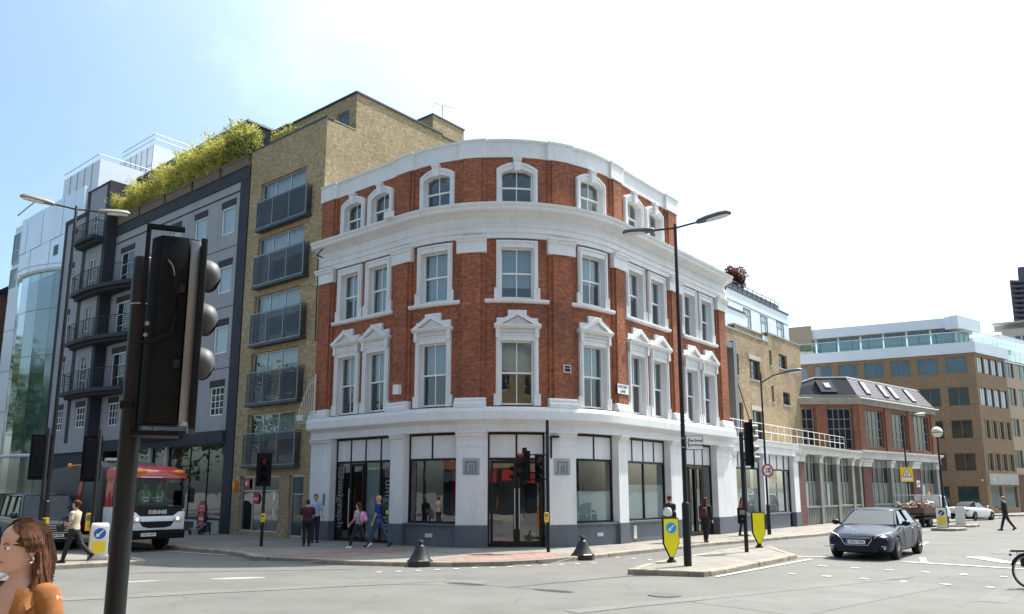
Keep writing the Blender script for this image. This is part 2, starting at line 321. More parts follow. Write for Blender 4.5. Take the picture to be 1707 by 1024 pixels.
M['tactile'] = groundmat('red_tactile_paving', (.33, .2, .165), (.27, .16, .13), (.38, .25, .21), .9, (.4, .4, .016, 20))
# ------------------------------------------------------------------ helpers
class MB:
    def __init__(s): s.v = []; s.f = []; s.u = []
    def face(s, pts, uv=None):
        i = len(s.v); s.v += [tuple(p) for p in pts]; s.f.append(tuple(range(i, i + len(pts)))); s.u.append(uv)
    def mesh(s, verts, faces):
        i = len(s.v); s.v += [tuple(p) for p in verts]
        for f in faces: s.f.append(tuple(i + k for k in f)); s.u.append(None)
    def box(s, c, size, Mx=None):
        x, y, z = [k / 2 for k in size]; c = Vector(c)
        vs = [Vector((a * x, b * y, d * z)) for d in (-1, 1) for b in (-1, 1) for a in (-1, 1)]
        vs = [(Mx @ q if Mx else q) + c for q in vs]
        s.mesh(vs, [(0, 2, 3, 1), (4, 5, 7, 6), (0, 1, 5, 4), (2, 6, 7, 3), (0, 4, 6, 2), (1, 3, 7, 5)])
    def bb(s, x0, x1, y0, y1, z0, z1): s.box(((x0 + x1) / 2, (y0 + y1) / 2, (z0 + z1) / 2), (x1 - x0, y1 - y0, z1 - z0))
    def tube(s, pts, r, n=8, caps=True, flat=1.0):
        pts = [Vector(p) for p in pts]; rs = r if isinstance(r, (list, tuple)) else [r] * len(pts)
        rings = []
        d0 = (pts[1] - pts[0]).normalized(); up = Vector((0, 0, 1)) if abs(d0.z) < .9 else Vector((0, 1, 0))
        for i, p in enumerate(pts):
            d = ((pts[min(i + 1, len(pts) - 1)]) - pts[max(i - 1, 0)]).normalized()
            a = d.cross(up)
            if a.length < 1e-4: a = d.cross(Vector((1, 0, 0)))
            a.normalize(); b = d.cross(a).normalized()
            rings.append([p + a * rs[i] * math.cos(k * 2 * math.pi / n) + b * rs[i] * flat * math.sin(k * 2 * math.pi / n) for k in range(n)])
        s.loft(rings, caps)
    def loft(s, rings, caps=True, closed=True):
        n = len(rings[0]); vs = [q for r in rings for q in r]; fs = []
        for i in range(len(rings) - 1):
            for k in range(n if closed else n - 1):
                fs.append((i * n + k, i * n + (k + 1) % n, (i + 1) * n + (k + 1) % n, (i + 1) * n + k))
        if caps and closed: fs.append(tuple(range(n - 1, -1, -1))); fs.append(tuple((len(rings) - 1) * n + k for k in range(n)))
        s.mesh(vs, fs)
    def capsule(s, pts, rs, n=10):
        P = [Vector(p) for p in pts]
        if not isinstance(rs, (list, tuple)): rs = [rs] * len(P)
        d0 = (P[0] - P[1]).normalized(); d1 = (P[-1] - P[-2]).normalized()
        q = [P[0] + d0 * rs[0] * .95, P[0] + d0 * rs[0] * .6] + P + [P[-1] + d1 * rs[-1] * .6, P[-1] + d1 * rs[-1] * .95]
        s.tube(q, [rs[0] * .3, rs[0] * .8] + list(rs) + [rs[-1] * .8, rs[-1] * .3], n)
    def lathe(s, prof, n=16, c=(0, 0, 0), sx=1, sy=1):
        c = Vector(c)
        s.loft([[c + Vector((r * sx * math.cos(k * 2 * math.pi / n), r * sy * math.sin(k * 2 * math.pi / n), z)) for k in range(n)] for r, z in prof])
    def sphere(s, c, r, n=10, m=7, sc=(1, 1, 1)):
        c = Vector(c); prof = [(max(.02, math.sin(math.pi * i / m)) * r, -math.cos(math.pi * i / m) * r) for i in range(m + 1)]
        s.loft([[c + Vector((q * sc[0] * math.cos(k * 2 * math.pi / n), q * sc[1] * math.sin(k * 2 * math.pi / n), z * sc[2])) for k in range(n)] for q, z in prof])
    def prism(s, pts, z0, z1):
        b = [(x, y, z0) for x, y in pts]; t = [(x, y, z1) for x, y in pts]; n = len(pts)
        s.mesh(b + t, [tuple(range(n - 1, -1, -1)), tuple(range(n, 2 * n))] + [(k, (k + 1) % n, n + (k + 1) % n, n + k) for k in range(n)])
    def ext(s, pts, vec):
        vec = Vector(vec); b = [Vector(p) for p in pts]; n = len(b)
        s.mesh(b + [p + vec for p in b], [tuple(range(n - 1, -1, -1)), tuple(range(n, 2 * n))] + [(k, (k + 1) % n, n + (k + 1) % n, n + k) for k in range(n)])
    def ellrings(s, rings, n=14):
        s.loft([[Vector((cx + rx * math.cos(k * 2 * math.pi / n), cy + ry * math.sin(k * 2 * math.pi / n), z)) for k in range(n)] for cx, cy, z, rx, ry in rings])
    def data(s, name):
        me = bpy.data.meshes.new(name); me.from_pydata(s.v, [], s.f)
        uvl = me.uv_layers.new(name='UVMap'); li = 0; V = s.v; buf = []
        for f, u in zip(s.f, s.u):
            if u is None:
                a, b, c = Vector(V[f[0]]), Vector(V[f[1]]), Vector(V[f[2]])
                nn = (b - a).cross(c - a)
                ax, ay, az = abs(nn.x), abs(nn.y), abs(nn.z)
                if az >= ax and az >= ay: u = [(V[i][0], V[i][1]) for i in f]
                elif az > .02 * (ax + ay) or ax * ay == 0: u = [((V[i][1] if ax > ay else V[i][0]), V[i][2]) for i in f]
                else:
                    l = math.hypot(nn.x, nn.y); tx, ty = -nn.y / l, nn.x / l
                    u = [(V[i][0] * tx + V[i][1] * ty, V[i][2]) for i in f]
            for q in u: buf += [q[0], q[1]]
        uvl.data.foreach_set('uv', buf)
        return me
    def build(s, name, m, parent=None, smooth=False, inv=None, remesh=0, sub=0, flip=False, bevel=0):
        me = s.data(name)
        import bmesh as _b
        bm = _b.new(); bm.from_mesh(me); _b.ops.remove_doubles(bm, verts=bm.verts, dist=1e-5)
        _b.ops.recalc_face_normals(bm, faces=bm.faces); bm.to_mesh(me); bm.free()
        if remesh or sub or bevel:
            t = bpy.data.objects.new('t', me); C.objects.link(t)
            if bevel:
                q = t.modifiers.new('b', 'BEVEL'); q.width = bevel; q.segments = 2; q.limit_method = 'ANGLE'
            if remesh:
                q = t.modifiers.new('r', 'REMESH'); q.mode = 'VOXEL'; q.voxel_size = remesh
                q = t.modifiers.new('s', 'SMOOTH'); q.factor = .5; q.iterations = 4
            if sub:
                q = t.modifiers.new('s', 'SUBSURF'); q.levels = sub; q.render_levels = sub
            dg = bpy.context.evaluated_depsgraph_get(); dg.update()
            m2 = bpy.data.meshes.new_from_object(t.evaluated_get(dg)); bpy.data.objects.remove(t); me = m2; me.name = name; smooth = True
        return link(name, me, m, parent, smooth, inv)

def link(name, me, m, parent=None, smooth=False, inv=None):
    me.materials.clear(); me.materials.append(m if not isinstance(m, str) else M[m])
    if smooth:
        me.polygons.foreach_set('use_smooth', [True] * len(me.polygons))
        try: me.set_sharp_from_angle(angle=rad(38))
        except Exception: pass
    o = bpy.data.objects.new(name, me); C.objects.link(o)
    if parent is not None:
        o.parent = parent
        if inv: o.matrix_parent_inverse = inv
    return o
def tag(o, label=None, cat=None, group=None, kind=None):
    if label: o['label'] = label
    if cat: o['category'] = cat
    if group: o['group'] = group
    if kind: o['kind'] = kind
    return o
INV = {}
def thing(name, label, cat, loc=(0, 0, 0), rz=0, group=None):
    o = bpy.data.objects.new(name, None); C.objects.link(o); o.location = loc; o.rotation_euler = (0, 0, rz); o.empty_display_size = .3
    tag(o, label, cat, group); INV[o.name] = (Matrix.Translation(loc) @ Matrix.Rotation(rz, 4, 'Z')).inverted()
    return o
def wp(mb, name, m, root, **k):        # part given in world coordinates
    return mb.build(name, m, root, inv=INV.get(root.name), **k)
def copy_tree(o, parent=None):
    c = o.copy(); C.objects.link(c)
    if parent: c.parent = parent
    for ch in list(o.children): copy_tree(ch, c)
    return c
def copy_thing(o, label, loc, rz=None, group=None):
    c = copy_tree(o); c.location = loc
    if rz is not None: c.rotation_euler = (0, 0, rz)
    c['label'] = label
    if group: c['group'] = group
    return c
def text(s, size, m, parent, Mx, name='lettering', inv=None, ext=.003, spacing=1.0, bold=0.0, align='CENTER'):
    cu = bpy.data.curves.new('t', 'FONT'); cu.body = s; cu.size = size; cu.extrude = ext; cu.align_x = align; cu.align_y = 'CENTER'
    cu.space_character = spacing; cu.offset = bold; cu.resolution_u = 3
    t = bpy.data.objects.new('t', cu); C.objects.link(t)
    dg = bpy.context.evaluated_depsgraph_get(); dg.update()
    me = bpy.data.meshes.new_from_object(t.evaluated_get(dg)); me.transform(Mx); me.name = name
    bpy.data.objects.remove(t)
    return link(name, me, m, parent, False, inv)
def frame4(o, x, y):
    x = Vector(x).normalized(); y = Vector(y).normalized(); z = x.cross(y)
    return Matrix(((x.x, y.x, z.x, o[0]), (x.y, y.y, z.y, o[1]), (x.z, y.z, z.z, o[2]), (0, 0, 0, 1)))

class Fac:      # a facade: s along the wall (viewer's right), d outwards, z up
    def __init__(s, P, D, N=None, curve=None):
        s.P, s.D = Vector(P).to_2d(), Vector(D).to_2d().normalized()
        s.N = Vector((s.D.y, -s.D.x)) if N is None else Vector(N).to_2d().normalized(); s.curve = curve
    def xy(s, a, d):
        if s.curve: return s.curve(a, d)
        return s.P + s.D * a + s.N * d
    def pt(s, a, d, z): q = s.xy(a, d); return Vector((q[0], q[1], z))
    def ss(s, a, b):
        if not s.curve: return [a, b]
        lo, hi = max(a, 0), min(b, ARC)
        if hi <= lo: return [a, b]
        n = max(1, math.ceil((hi - lo) / .32)); q = [lo + (hi - lo) * i / n for i in range(n + 1)]
        if a < lo - 1e-6: q = [a] + q
        if b > hi + 1e-6: q = q + [b]
        return q
    def box(s, mb, s0, s1, d0, d1, z0, z1):
        q = s.ss(s0, s1)
        for a, b in zip(q, q[1:]):
            P = [[s.pt(x, d, z) for d in (d0, d1) for z in (z0, z1)] for x in (a, b)]
            mb.face([P[0][2], P[1][2], P[1][3], P[0][3]], [(a, z0), (b, z0), (b, z1), (a, z1)])
            mb.face([P[0][3], P[1][3], P[1][1], P[0][1]], [(a, d1), (b, d1), (b, d0), (a, d0)])
            mb.face([P[0][0], P[1][0], P[1][2], P[0][2]], [(a, d0), (b, d0), (b, d1), (a, d1)])
            mb.face([P[1][0], P[0][0], P[0][1], P[1][1]], [(b, z0), (a, z0), (a, z1), (b, z1)])
        for x, fl in ((s0, 0), (s1, 1)):
            mb.face([s.pt(x, d0, z0), s.pt(x, d1, z0), s.pt(x, d1, z1), s.pt(x, d0, z1)], [(d0, z0), (d1, z0), (d1, z1), (d0, z1)])
    def wall(s, mb, s0, s1, z0, z1, holes=(), d=0, rev=.25):
        S = sorted(set([s0, s1] + [min(max(h[k], s0), s1) for h in holes for k in (0, 1)])); Z = sorted(set([z0, z1] + [min(max(h[k], z0), z1) for h in holes for k in (2, 3)]))
        for a, b in zip(S, S[1:]):
            q = s.ss(a, b)
            for z, y in zip(Z, Z[1:]):
                cs, cz = (a + b) / 2, (z + y) / 2
                if any(h[0] < cs < h[1] and h[2] < cz < h[3] for h in holes): continue
                for e, f in zip(q, q[1:]):
                    mb.face([s.pt(e, d, z), s.pt(f, d, z), s.pt(f, d, y), s.pt(e, d, y)], [(e, z), (f, z), (f, y), (e, y)])
        for h in holes:
            a, b, z, y = h[:4]; q = s.ss(a, b)
            for x in (a, b): mb.face([s.pt(x, d, z), s.pt(x, d - rev, z), s.pt(x, d - rev, y), s.pt(x, d, y)], [(x, z), (x - rev, z), (x - rev, y), (x, y)])
            for e, f in zip(q, q[1:]):
                for zz in (z, y): mb.face([s.pt(e, d, zz), s.pt(f, d, zz), s.pt(f, d - rev, zz), s.pt(e, d - rev, zz)], [(e, zz), (f, zz), (f, zz - rev), (e, zz - rev)])
    def sweep(s, mb, s0, s1, prof):
        q = s.ss(s0, s1)
        mb.loft([[s.pt(a, d, z) for d, z in prof] for a in q])
    def poly(s, mb, pts, d0, d1):
        n = len(pts); b = [s.pt(a, d0, z) for a, z in pts]; f = [s.pt(a, d1, z) for a, z in pts]
        mb.mesh(b + f, [tuple(range(n - 1, -1, -1)), tuple(range(n, 2 * n))] + [(k, (k + 1) % n, n + (k + 1) % n, n + k) for k in range(n)])
    def ring(s, mb, o, i, d0, d1):        # open band between two equal-length polylines
        for k in range(len(o) - 1):
            for A in ((o[k], o[k + 1], i[k + 1], i[k], d1, d1), ):
                mb.face([s.pt(o[k][0], d1, o[k][1]), s.pt(o[k + 1][0], d1, o[k + 1][1]), s.pt(i[k + 1][0], d1, i[k + 1][1]), s.pt(i[k][0], d1, i[k][1])])
            for L in (o, i):
                mb.face([s.pt(L[k][0], d0, L[k][1]), s.pt(L[k + 1][0], d0, L[k + 1][1]), s.pt(L[k + 1][0], d1, L[k + 1][1]), s.pt(L[k][0], d1, L[k][1])])
    def mat4(s, a, d, z):
        o = s.pt(a, d, z); x = s.pt(a + .05, d, z) - s.pt(a - .05, d, z)
        return frame4(o, x, (0, 0, 1))

def glazing(F, root, s0, s1, z0, z1, d, name='window', fm='alu', gm='darkglass', nx=1, nz=1, fw=.06, bw=.04, depth=.07, panes=True, label=None, blind=None, bm_='whiteblind', bd=.06):
    """a framed window: frame (part) with pane sub-parts"""
    fb = MB()
    F.box(fb, s0, s0 + fw, d - depth, d, z0, z1); F.box(fb, s1 - fw, s1, d - depth, d, z0, z1)
    F.box(fb, s0 + fw, s1 - fw, d - depth, d - .002, z0, z0 + fw); F.box(fb, s0 + fw, s1 - fw, d - depth, d - .002, z1 - fw, z1)
    xs = [s0 + fw + (s1 - s0 - 2 * fw) * i / nx for i in range(nx + 1)] if isinstance(nx, int) else [s0 + fw + (s1 - s0 - 2 * fw) * t for t in nx]
    zs = [z0 + fw + (z1 - z0 - 2 * fw) * i / nz for i in range(nz + 1)] if isinstance(nz, int) else [z0 + fw + (z1 - z0 - 2 * fw) * t for t in nz]
    for x in xs[1:-1]: F.box(fb, x - bw / 2, x + bw / 2, d - depth, d - .004, z0 + fw, z1 - fw)
    for z in zs[1:-1]: F.box(fb, s0 + fw, s1 - fw, d - depth + .004, d - .006, z - bw / 2, z + bw / 2)
    fo = wp(fb, name, fm, root)
    if panes == 'one':
        g = MB(); F.box(g, s0 + fw * .6, s1 - fw * .6, d - depth * .7, d - depth * .5, z0 + fw * .6, z1 - fw * .6); g.build('pane', gm, fo)
    else:
        for a, b in zip(xs, xs[1:]):
            for z, y in zip(zs, zs[1:]):
                g = MB(); F.box(g, a + .004, b - .004, d - depth * .7, d - depth * .5, z + .004, y - .004); g.build('pane', gm, fo)
    if blind:
        g = MB(); F.box(g, s0 + .02, s1 - .02, d - depth - bd - .012, d - depth - bd, z1 - (z1 - z0) * blind, z1 - .02); g.build('blind', bm_, fo)
    if label: fo['label'] = label
    return fo
# ------------------------------------------------------------------ street frame: U along the right street, V along the left one
Uv = Vector((math.sin(rad(39.35)), math.cos(rad(39.35)))); Vv = Vector((-math.sin(rad(50.65)), math.cos(rad(50.65))))
UW, VW, RR = 20.0, 15.85, 5.57
CU, CV = UW + RR, VW + RR
ARC = RR * math.pi / 2
def curve(s, d):
    if s < 0: a, b = UW - d, CV - s
    elif s > ARC: a, b = CU + s - ARC, VW - d
    else:
        th = s / RR; a, b = CU - (RR + d) * math.cos(th), CV - (RR + d) * math.sin(th)
    return Uv * a + Vv * b
F = Fac((0, 0), (1, 0), curve=curve)
def uv2(a, b): return Uv * a + Vv * b
G0 = .12                                  # pavement level

# ---------------- ground
def sheet(name, pts, z, m, kind='structure', thick=None):
    mb = MB()
    if thick: mb.prism(pts, z - thick, z)
    else: mb.face([(x, y, z) for x, y in pts])
    o = mb.build(name, m); o['kind'] = kind
    return o
sheet('road', [(-700, -300), (900, -300), (900, 1400), (-700, 1400)], 0, 'road')

kerbL = [uv2(14.75, 75), uv2(14.75, 50), uv2(14.75, 36), uv2(14.7, 32), Vector((-11.6, 28.2)), Vector((-9.59, 26.69)), Vector((-8.5, 25.45)), Vector((-7.74, 24.1)), Vector((-5.96, 23.29)), Vector((-4.54, 22.64)), Vector((-2.59, 22.2)), Vector((-1.52, 22.13)), Vector((-.2, 22.42)),
         Vector((.87, 23.01)), Vector((2.11, 24.29)), Vector((5.02, 27.6)), Vector((7.67, 30.6)), Vector((12.98, 35.7)), Vector((15.05, 37.8)), Vector((20.4, 44.2)), Vector((25.8, 50.2)), Vector((34.5, 57.6)), Vector((38.0, 61.5)), Vector((36.5, 64.5))]
back = [Vector((30, 66)), uv2(52, 30), uv2(40, 80)]
pave_poly = [tuple(p) for p in kerbL] + [tuple(p) for p in back]
pav = sheet('pavement', pave_poly, G0, 'paving', thick=.13)

def kerb(root, pts, z, wdt=.2, stone=.92, drop=(), side=-1, mname='kerb', h=.14):
    """kerb stones laid one by one along a polyline"""
    P = [Vector((p[0], p[1])) for p in pts]; L = [0]
    for a, b in zip(P, P[1:]): L.append(L[-1] + (b - a).length)
    def at(t):
        t = min(max(t, 0), L[-1])
        for i in range(len(P) - 1):
            if t <= L[i + 1]:
                k = (t - L[i]) / max(1e-6, L[i + 1] - L[i]); return P[i] + (P[i + 1] - P[i]) * k
        return P[-1]
    t = 0
    while t < L[-1] - .05:
        e = min(t + stone * R_.uniform(.8, 1.15), L[-1]); a, b = at(t + .008), at(e - .008); d = (b - a)
        if d.length > .03:
            d.normalize(); n = Vector((d.y, -d.x)) * side
            za = zb = z + R_.uniform(-.004, .007)
            for t0, t1 in drop:
                if t0 < t < t1: za = .025
                if t0 < e < t1: zb = .025
            o = R_.uniform(-.008, .008)
            q = [a - n * (.02 + o), b - n * (.02 + o), b + n * wdt, a + n * wdt]
            tb, tt = .018, .02
            mb = MB(); zz = [za, zb, zb, za]
            bot = [(p.x, p.y, -.02) for p in q]; mid = [(p.x, p.y, zz[i] - (tt if i < 2 else 0)) for i, p in enumerate(q)]
            q2 = [q[0] + n * tb, q[1] + n * tb, q[2], q[3]]; top = [(p.x, p.y, zz[i] + .006) for i, p in enumerate(q2)]
            mb.loft([bot, mid, top]); mb.build('kerb_stone', mname, root)
        t = e
def plen(pts, i): return sum((Vector(pts[k + 1]) - Vector(pts[k])).length for k in range(i))
kerb(pav, kerbL[1:-1], G0, drop=[(plen(kerbL[1:], 6), plen(kerbL[1:], 7) + .4), (plen(kerbL[1:], 10) + .6, plen(kerbL[1:], 12) + .9)])

# tactile crossings (red slabs) on the pavement, 4 mm proud
sheet('tactile_paving', [(-2.35, 22.62), (-1.5, 22.42), (-.3, 22.72), (.75, 23.3), (1.35, 24.05), (1.75, 25.2), (.9, 25.75), (-.2, 25.0), (-1.2, 24.4)], G0 + .005, 'tactile')
sheet('tactile_paving', [(-7.45, 24.5), (-5.9, 23.75), (-4.9, 24.7), (-3.2, 26.3), (-2.6, 27.5), (-3.5, 27.5), (-5.2, 26.2)], G0 + .005, 'tactile')
sheet('inspection_cover', [(-3.75, 23.65), (-2.6, 24.05), (-2.8, 24.4), (-3.9, 24.0)], G0 + .009, 'palepatch')

# traffic islands
def island(name, pts, label):
    o = sheet(name, pts, G0, 'paving', thick=.13); kerb(o, list(pts) + [pts[0]], G0 + .004, side=-1 if area(pts) > 0 else 1, stone=.8)
    return o
def area(p): return sum(p[i][0] * p[(i + 1) % len(p)][1] - p[(i + 1) % len(p)][0] * p[i][1] for i in range(len(p))) / 2
def rnd(pts): return [tuple(round(c, 3) for c in p) for p in pts]
isl = [(2.9, 20.16), (4.65, 19.55), (5.25, 20.2), (8.75, 24.75), (8.9, 26.6), (9.2, 28.6), (8.5, 28.75), (6.5, 26.0), (4.0, 22.4)]
island('traffic_island', isl, '')
isl2 = [(-10.4, 22.85), (-12.2, 21.3), (-19, 14.4), (-20.5, 15.2), (-15.6, 25.2), (-12.4, 24.7), (-10.9, 23.5)]
island('traffic_island', isl2, '')
def disc(cx, cy, rx, ry, n, rot): return [(cx + rx * math.cos(t) * math.cos(rot) - ry * math.sin(t) * math.sin(rot), cy + rx * math.cos(t) * math.sin(rot) + ry * math.sin(t) * math.cos(rot)) for t in [2 * math.pi * i / n for i in range(n)]]
island('traffic_island', disc(23.3, 42.6, 1.5, .75, 14, .75), '')
island('traffic_island', disc(26.4, 46.8, 1.7, .75, 14, .75), '')
# near pavement where the photographer and the passer-by stand
nearp = [(-9, -6), (9, -6), (9, 1.5), (2, 6.2), (-1.0, 7.0), (-4, 6.8), (-9, 4.0)]
npv = sheet('near_pavement', nearp, .26, 'paving', thick=.28)
kerb(npv, [(9, 1.5), (2, 6.2), (-1.0, 7.0), (-4, 6.8), (-9, 4.0)], .262, side=-1)
# far pavement in front of the office block
sheet('far_pavement', [(34.5, 66.5), (41.5, 65.6), (70, 85), (90, 103), (88, 106), (42.2, 69.6), (36, 72)], G0, 'paving', thick=.13)

# road repairs, covers and paint: thin sheets 4 mm above one another
def rect(c, hx, hy, ang):
    ca, sa = math.cos(ang), math.sin(ang)
    return [(c[0] + a * hx * ca - b * hy * sa, c[1] + a * hx * sa + b * hy * ca) for a, b in ((-1, -1), (1, -1), (1, 1), (-1, 1))]
def blob_poly(c, rx, ry, ang, n=11):
    return [(c[0] + k * (rx * math.cos(t) * math.cos(ang) - ry * math.sin(t) * math.sin(ang)), c[1] + k * (rx * math.cos(t) * math.sin(ang) + ry * math.sin(t) * math.cos(ang))) for t, k in [(2 * math.pi * i / n, R_.uniform(.75, 1.1)) for i in range(n)]]
Z1, Z2 = .004, .018
for c, hx, hy, a, mm in (((-6.6, 19.3), .7, .24, .2, 'palepatch'), ((-8.6, 18.6), .55, .18, .5, 'palepatch'), ((6.5, 16.5), 3.2, 1.1, .72, 'patch'), ((-2.2, 18.5), 1.6, .5, -.1, 'patch')):
    o = sheet('road_patch', rect(c, hx, hy, a) if mm == 'patch' else blob_poly(c, hx, hy, a), Z1, mm)
def band(a, b, w_, mm, z=Z1):             # trench reinstatement with slightly wandering edges
    a, b = Vector(a), Vector(b); d = (b - a).normalized(); n = Vector((-d.y, d.x)); k = 14
    l = [a.lerp(b, i / k) + n * (w_ / 2 + R_.uniform(-.03, .03)) for i in range(k + 1)]; r = [a.lerp(b, i / k) - n * (w_ / 2 + R_.uniform(-.03, .03)) for i in range(k + 1)]
    sheet('road_patch', [tuple(p) for p in l + r[::-1]], z, mm)
band((-9.5, 15.2), (-1.5, 18.9), .55, 'patch', .008); band((1.0, 14.0), (9.6, 19.6), .4, 'patch', .008); band((9.0, 15.2), (22, 31.5), .5, 'patch', .004)
band((-9.8, 20.6), (-4.2, 21.6), .3, 'patch', .008); sheet('road_patch', rect((17.5, 27.5), 1.5, .7, .85), .008, 'patch')
def cover(c, r, z=Z2):
    mb = MB(); mb.lathe([(r, -.01), (r, z), (r * .92, z + .001), (.01, z + .001)], 20, (c[0], c[1], 0)); mb.lathe([(r * 1.12, -.01), (r * 1.12, z - .003), (r * 1.02, z - .002)], 20, (c[0], c[1], 0))
    o = mb.build('manhole_cover', 'ironcover'); o['kind'] = 'structure'
cover((3.05, 16.2), .3); cover((12.2, 30.5), .3)
def paint(name, pts, z=Z2): return sheet(name, pts, z, 'marking')
def strip(name, a, b, w_, z=Z2):
    a, b = Vector(a), Vector(b); n = (b - a).normalized(); n = Vector((-n.y, n.x)) * w_ / 2
    return paint(name, [tuple(a - n), tuple(b - n), tuple(b + n), tuple(a + n)], z)
strip('stop_line', (8.9, 25.6), (10.1, 25.2), .16); strip('stop_line', (11.45, 23.65), (15.4, 19.55), .16)
strip('lane_line', (12.0, 23.45), (12.75, 25.0), .17)
strip('lane_line', (15.2, 30.0), (16.9, 32.6), .12)
for i in range(9):                         # two rows of crossing studs
    for k, (ax, ay) in enumerate(((8.6, 22.3), (7.0, 20.2))):
        p = Vector((ax, ay)) + Vector((.765, -.645)) * (.86 * i)
        if 1: paint('crossing_stud', rect(p, .1 * R_.uniform(.7, 1.1), .08 * R_.uniform(.6, 1.1), -.70 + R_.uniform(-.1, .1)))
for i in range(13):                        # studs in front of the corner crossing
    for k in (0, 1):
        p = Vector((2.35, 23.2)).lerp(Vector((-3.4, 20.6)), i / 12) if k == 0 else Vector((3.3, 25.2)).lerp(Vector((5.0, 23.2)), i / 12)
        if k == 0 and i % 1 == 0: paint('crossing_stud', rect(p, .08, .05, .4))
        elif k == 1 and i % 3 == 0: paint('crossing_stud', rect(p, .08, .06, -.8))
# bent arrow painted on the road at the right
paint('road_arrow', [(14.25, 25.3), (14.85, 25.25), (14.55, 23.2), (14.9, 22.15), (15.35, 22.35), (15.25, 21.2), (14.25, 21.9), (14.6, 22.05), (14.15, 23.3)])
strip('kerb_line', (14.9, 35.8), (22.2, 42.6), .1); strip('kerb_line', (-11.9, 27.7), (-9.2, 26.0), .08)
strip('edge_line', (4.95, 19.55), (9.1, 24.5), .12)
# ------------------------------------------------------------------ corner building
cb = thing('corner_building', 'red brick corner building with white trim and a rounded front, shop on its ground floor', 'building', F.pt(4.37, 0, G0))
S0, S1, ST = -5.65, 19.0, 14.35            # left end, right end, right end of the top floor
WIN1 = [(-3.6, 1.1), (-1.83, 1.1), (1.17, 1.18), (4.365, 1.2), (7.54, 1.18), (10.42, 1.1), (12.22, 1.1), (15.18, 1.1), (16.92, 1.1)]
WIN3 = [(-3.55, 1.1), (-1.83, 1.1), (1.22, 1.18), (4.365, 1.2), (7.52, 1.18), (10.45, 1.1), (12.2, 1.1)]
def ow(g): return .765
holes = []
for c, g in WIN1:
    holes += [(c - ow(g) + .06, c + ow(g) - .06, 5.05, 7.7), (c - ow(g) + .06, c + ow(g) - .06, 8.97, 11.12)]
h3 = [(c - ow(g) + .06, c + ow(g) - .06, 12.4, 14.0) for c, g in WIN3]
mb = MB(); F.wall(mb, S0, S1, 4.9, 11.6, holes, 0, .3); F.wall(mb, S0, ST, 12.3, 14.6, h3, 0, .3)
# right return and left party return
e1 = [F.pt(S1, 0, 0).to_2d(), (F.pt(S1, -9, 0)).to_2d()]
for P0, za, zb in ((S1, .1, 12.3), (ST, 12.3, 14.6), (S0, 4.9, 14.6)):
    a, b = F.pt(P0, 0, 0), F.pt(P0, -8, 0)
    mb.face([(a.x, a.y, za), (b.x, b.y, za), (b.x, b.y, zb), (a.x, a.y, zb)], [(0, za), (8, za), (8, zb), (0, zb)])
wp(mb, 'brick_wall', 'redbrick', cb)
# pilasters
PIL = [(-5.65, -4.62), (-.88, .1), (2.2, 3.2), (5.54, 6.54), (8.64, 9.55), (13.22, 14.3), (17.98, 19.0)]
for i, (a, b) in enumerate(PIL):
    mb = MB(); F.box(mb, a, b, 0, .07, 5.0, 11.4); F.box(mb, a + .15, b - .15, .07, .15, 5.0, 11.4)
    if b <= ST + .1: F.box(mb, a, b, 0, .06, 12.5, 14.5); F.box(mb, a + .15, b - .15, .06, .13, 12.5, 14.5)
    wp(mb, 'pilaster', 'redbrick', cb)
    m2 = MB()
    F.sweep(m2, a - .05, b + .05, [(0, 10.72), (.2, 10.72), (.2, 11.1), (.27, 11.16), (.27, 11.22), (.33, 11.27), (.33, 11.33), (0, 11.33)])
    wp(m2, 'pilaster_capital', 'white', cb)
    m2 = MB(); F.sweep(m2, a - .06, b + .06, [(0, 4.98), (.3, 4.98), (.3, 5.12), (.24, 5.18), (.24, 5.27), (.18, 5.34), (0, 5.34)])
    wp(m2, 'pilaster_base', 'white', cb)
    if b <= ST + .1:
        m2 = MB(); F.sweep(m2, a - .02, b + .02, [(0, 14.44), (.15, 14.44), (.15, 15.08), (.19, 15.1), (.19, 15.17), (0, 15.17)]); wp(m2, 'parapet_block', 'white', cb)
# entablature
mb = MB(); F.sweep(mb, S0 - .02, S1 + .04, [(-.3, 11.28), (.1, 11.28), (.1, 11.46), (.14, 11.49), (.14, 11.66), (.2, 11.72), (.2, 11.77), (.12, 11.82), (.12, 12.06), (.2, 12.1), (.28, 12.16), (.36, 12.2), (.5, 12.23), (.54, 12.28), (.54, 12.36), (.6, 12.42), (.62, 12.5), (.3, 12.58), (-.3, 12.6)])
wp(mb, 'main_cornice', 'white', cb)
mb = MB(); F.sweep(mb, S0, ST, [(-.3, 14.47), (.05, 14.47), (.05, 15.06), (.12, 15.1), (.12, 15.17), (-.3, 15.2)]); wp(mb, 'parapet', 'white', cb)
mb = MB(); F.sweep(mb, S0 - .06, S1 + .06, [(-.3, 4.14), (.1, 4.14), (.1, 4.4), (.16, 4.44), (.24, 4.5), (.35, 4.53), (.37, 4.57), (.37, 4.84), (.33, 4.95), (.24, 5.0), (-.3, 5.04)])
wp(mb, 'shop_cornice', 'white', cb)
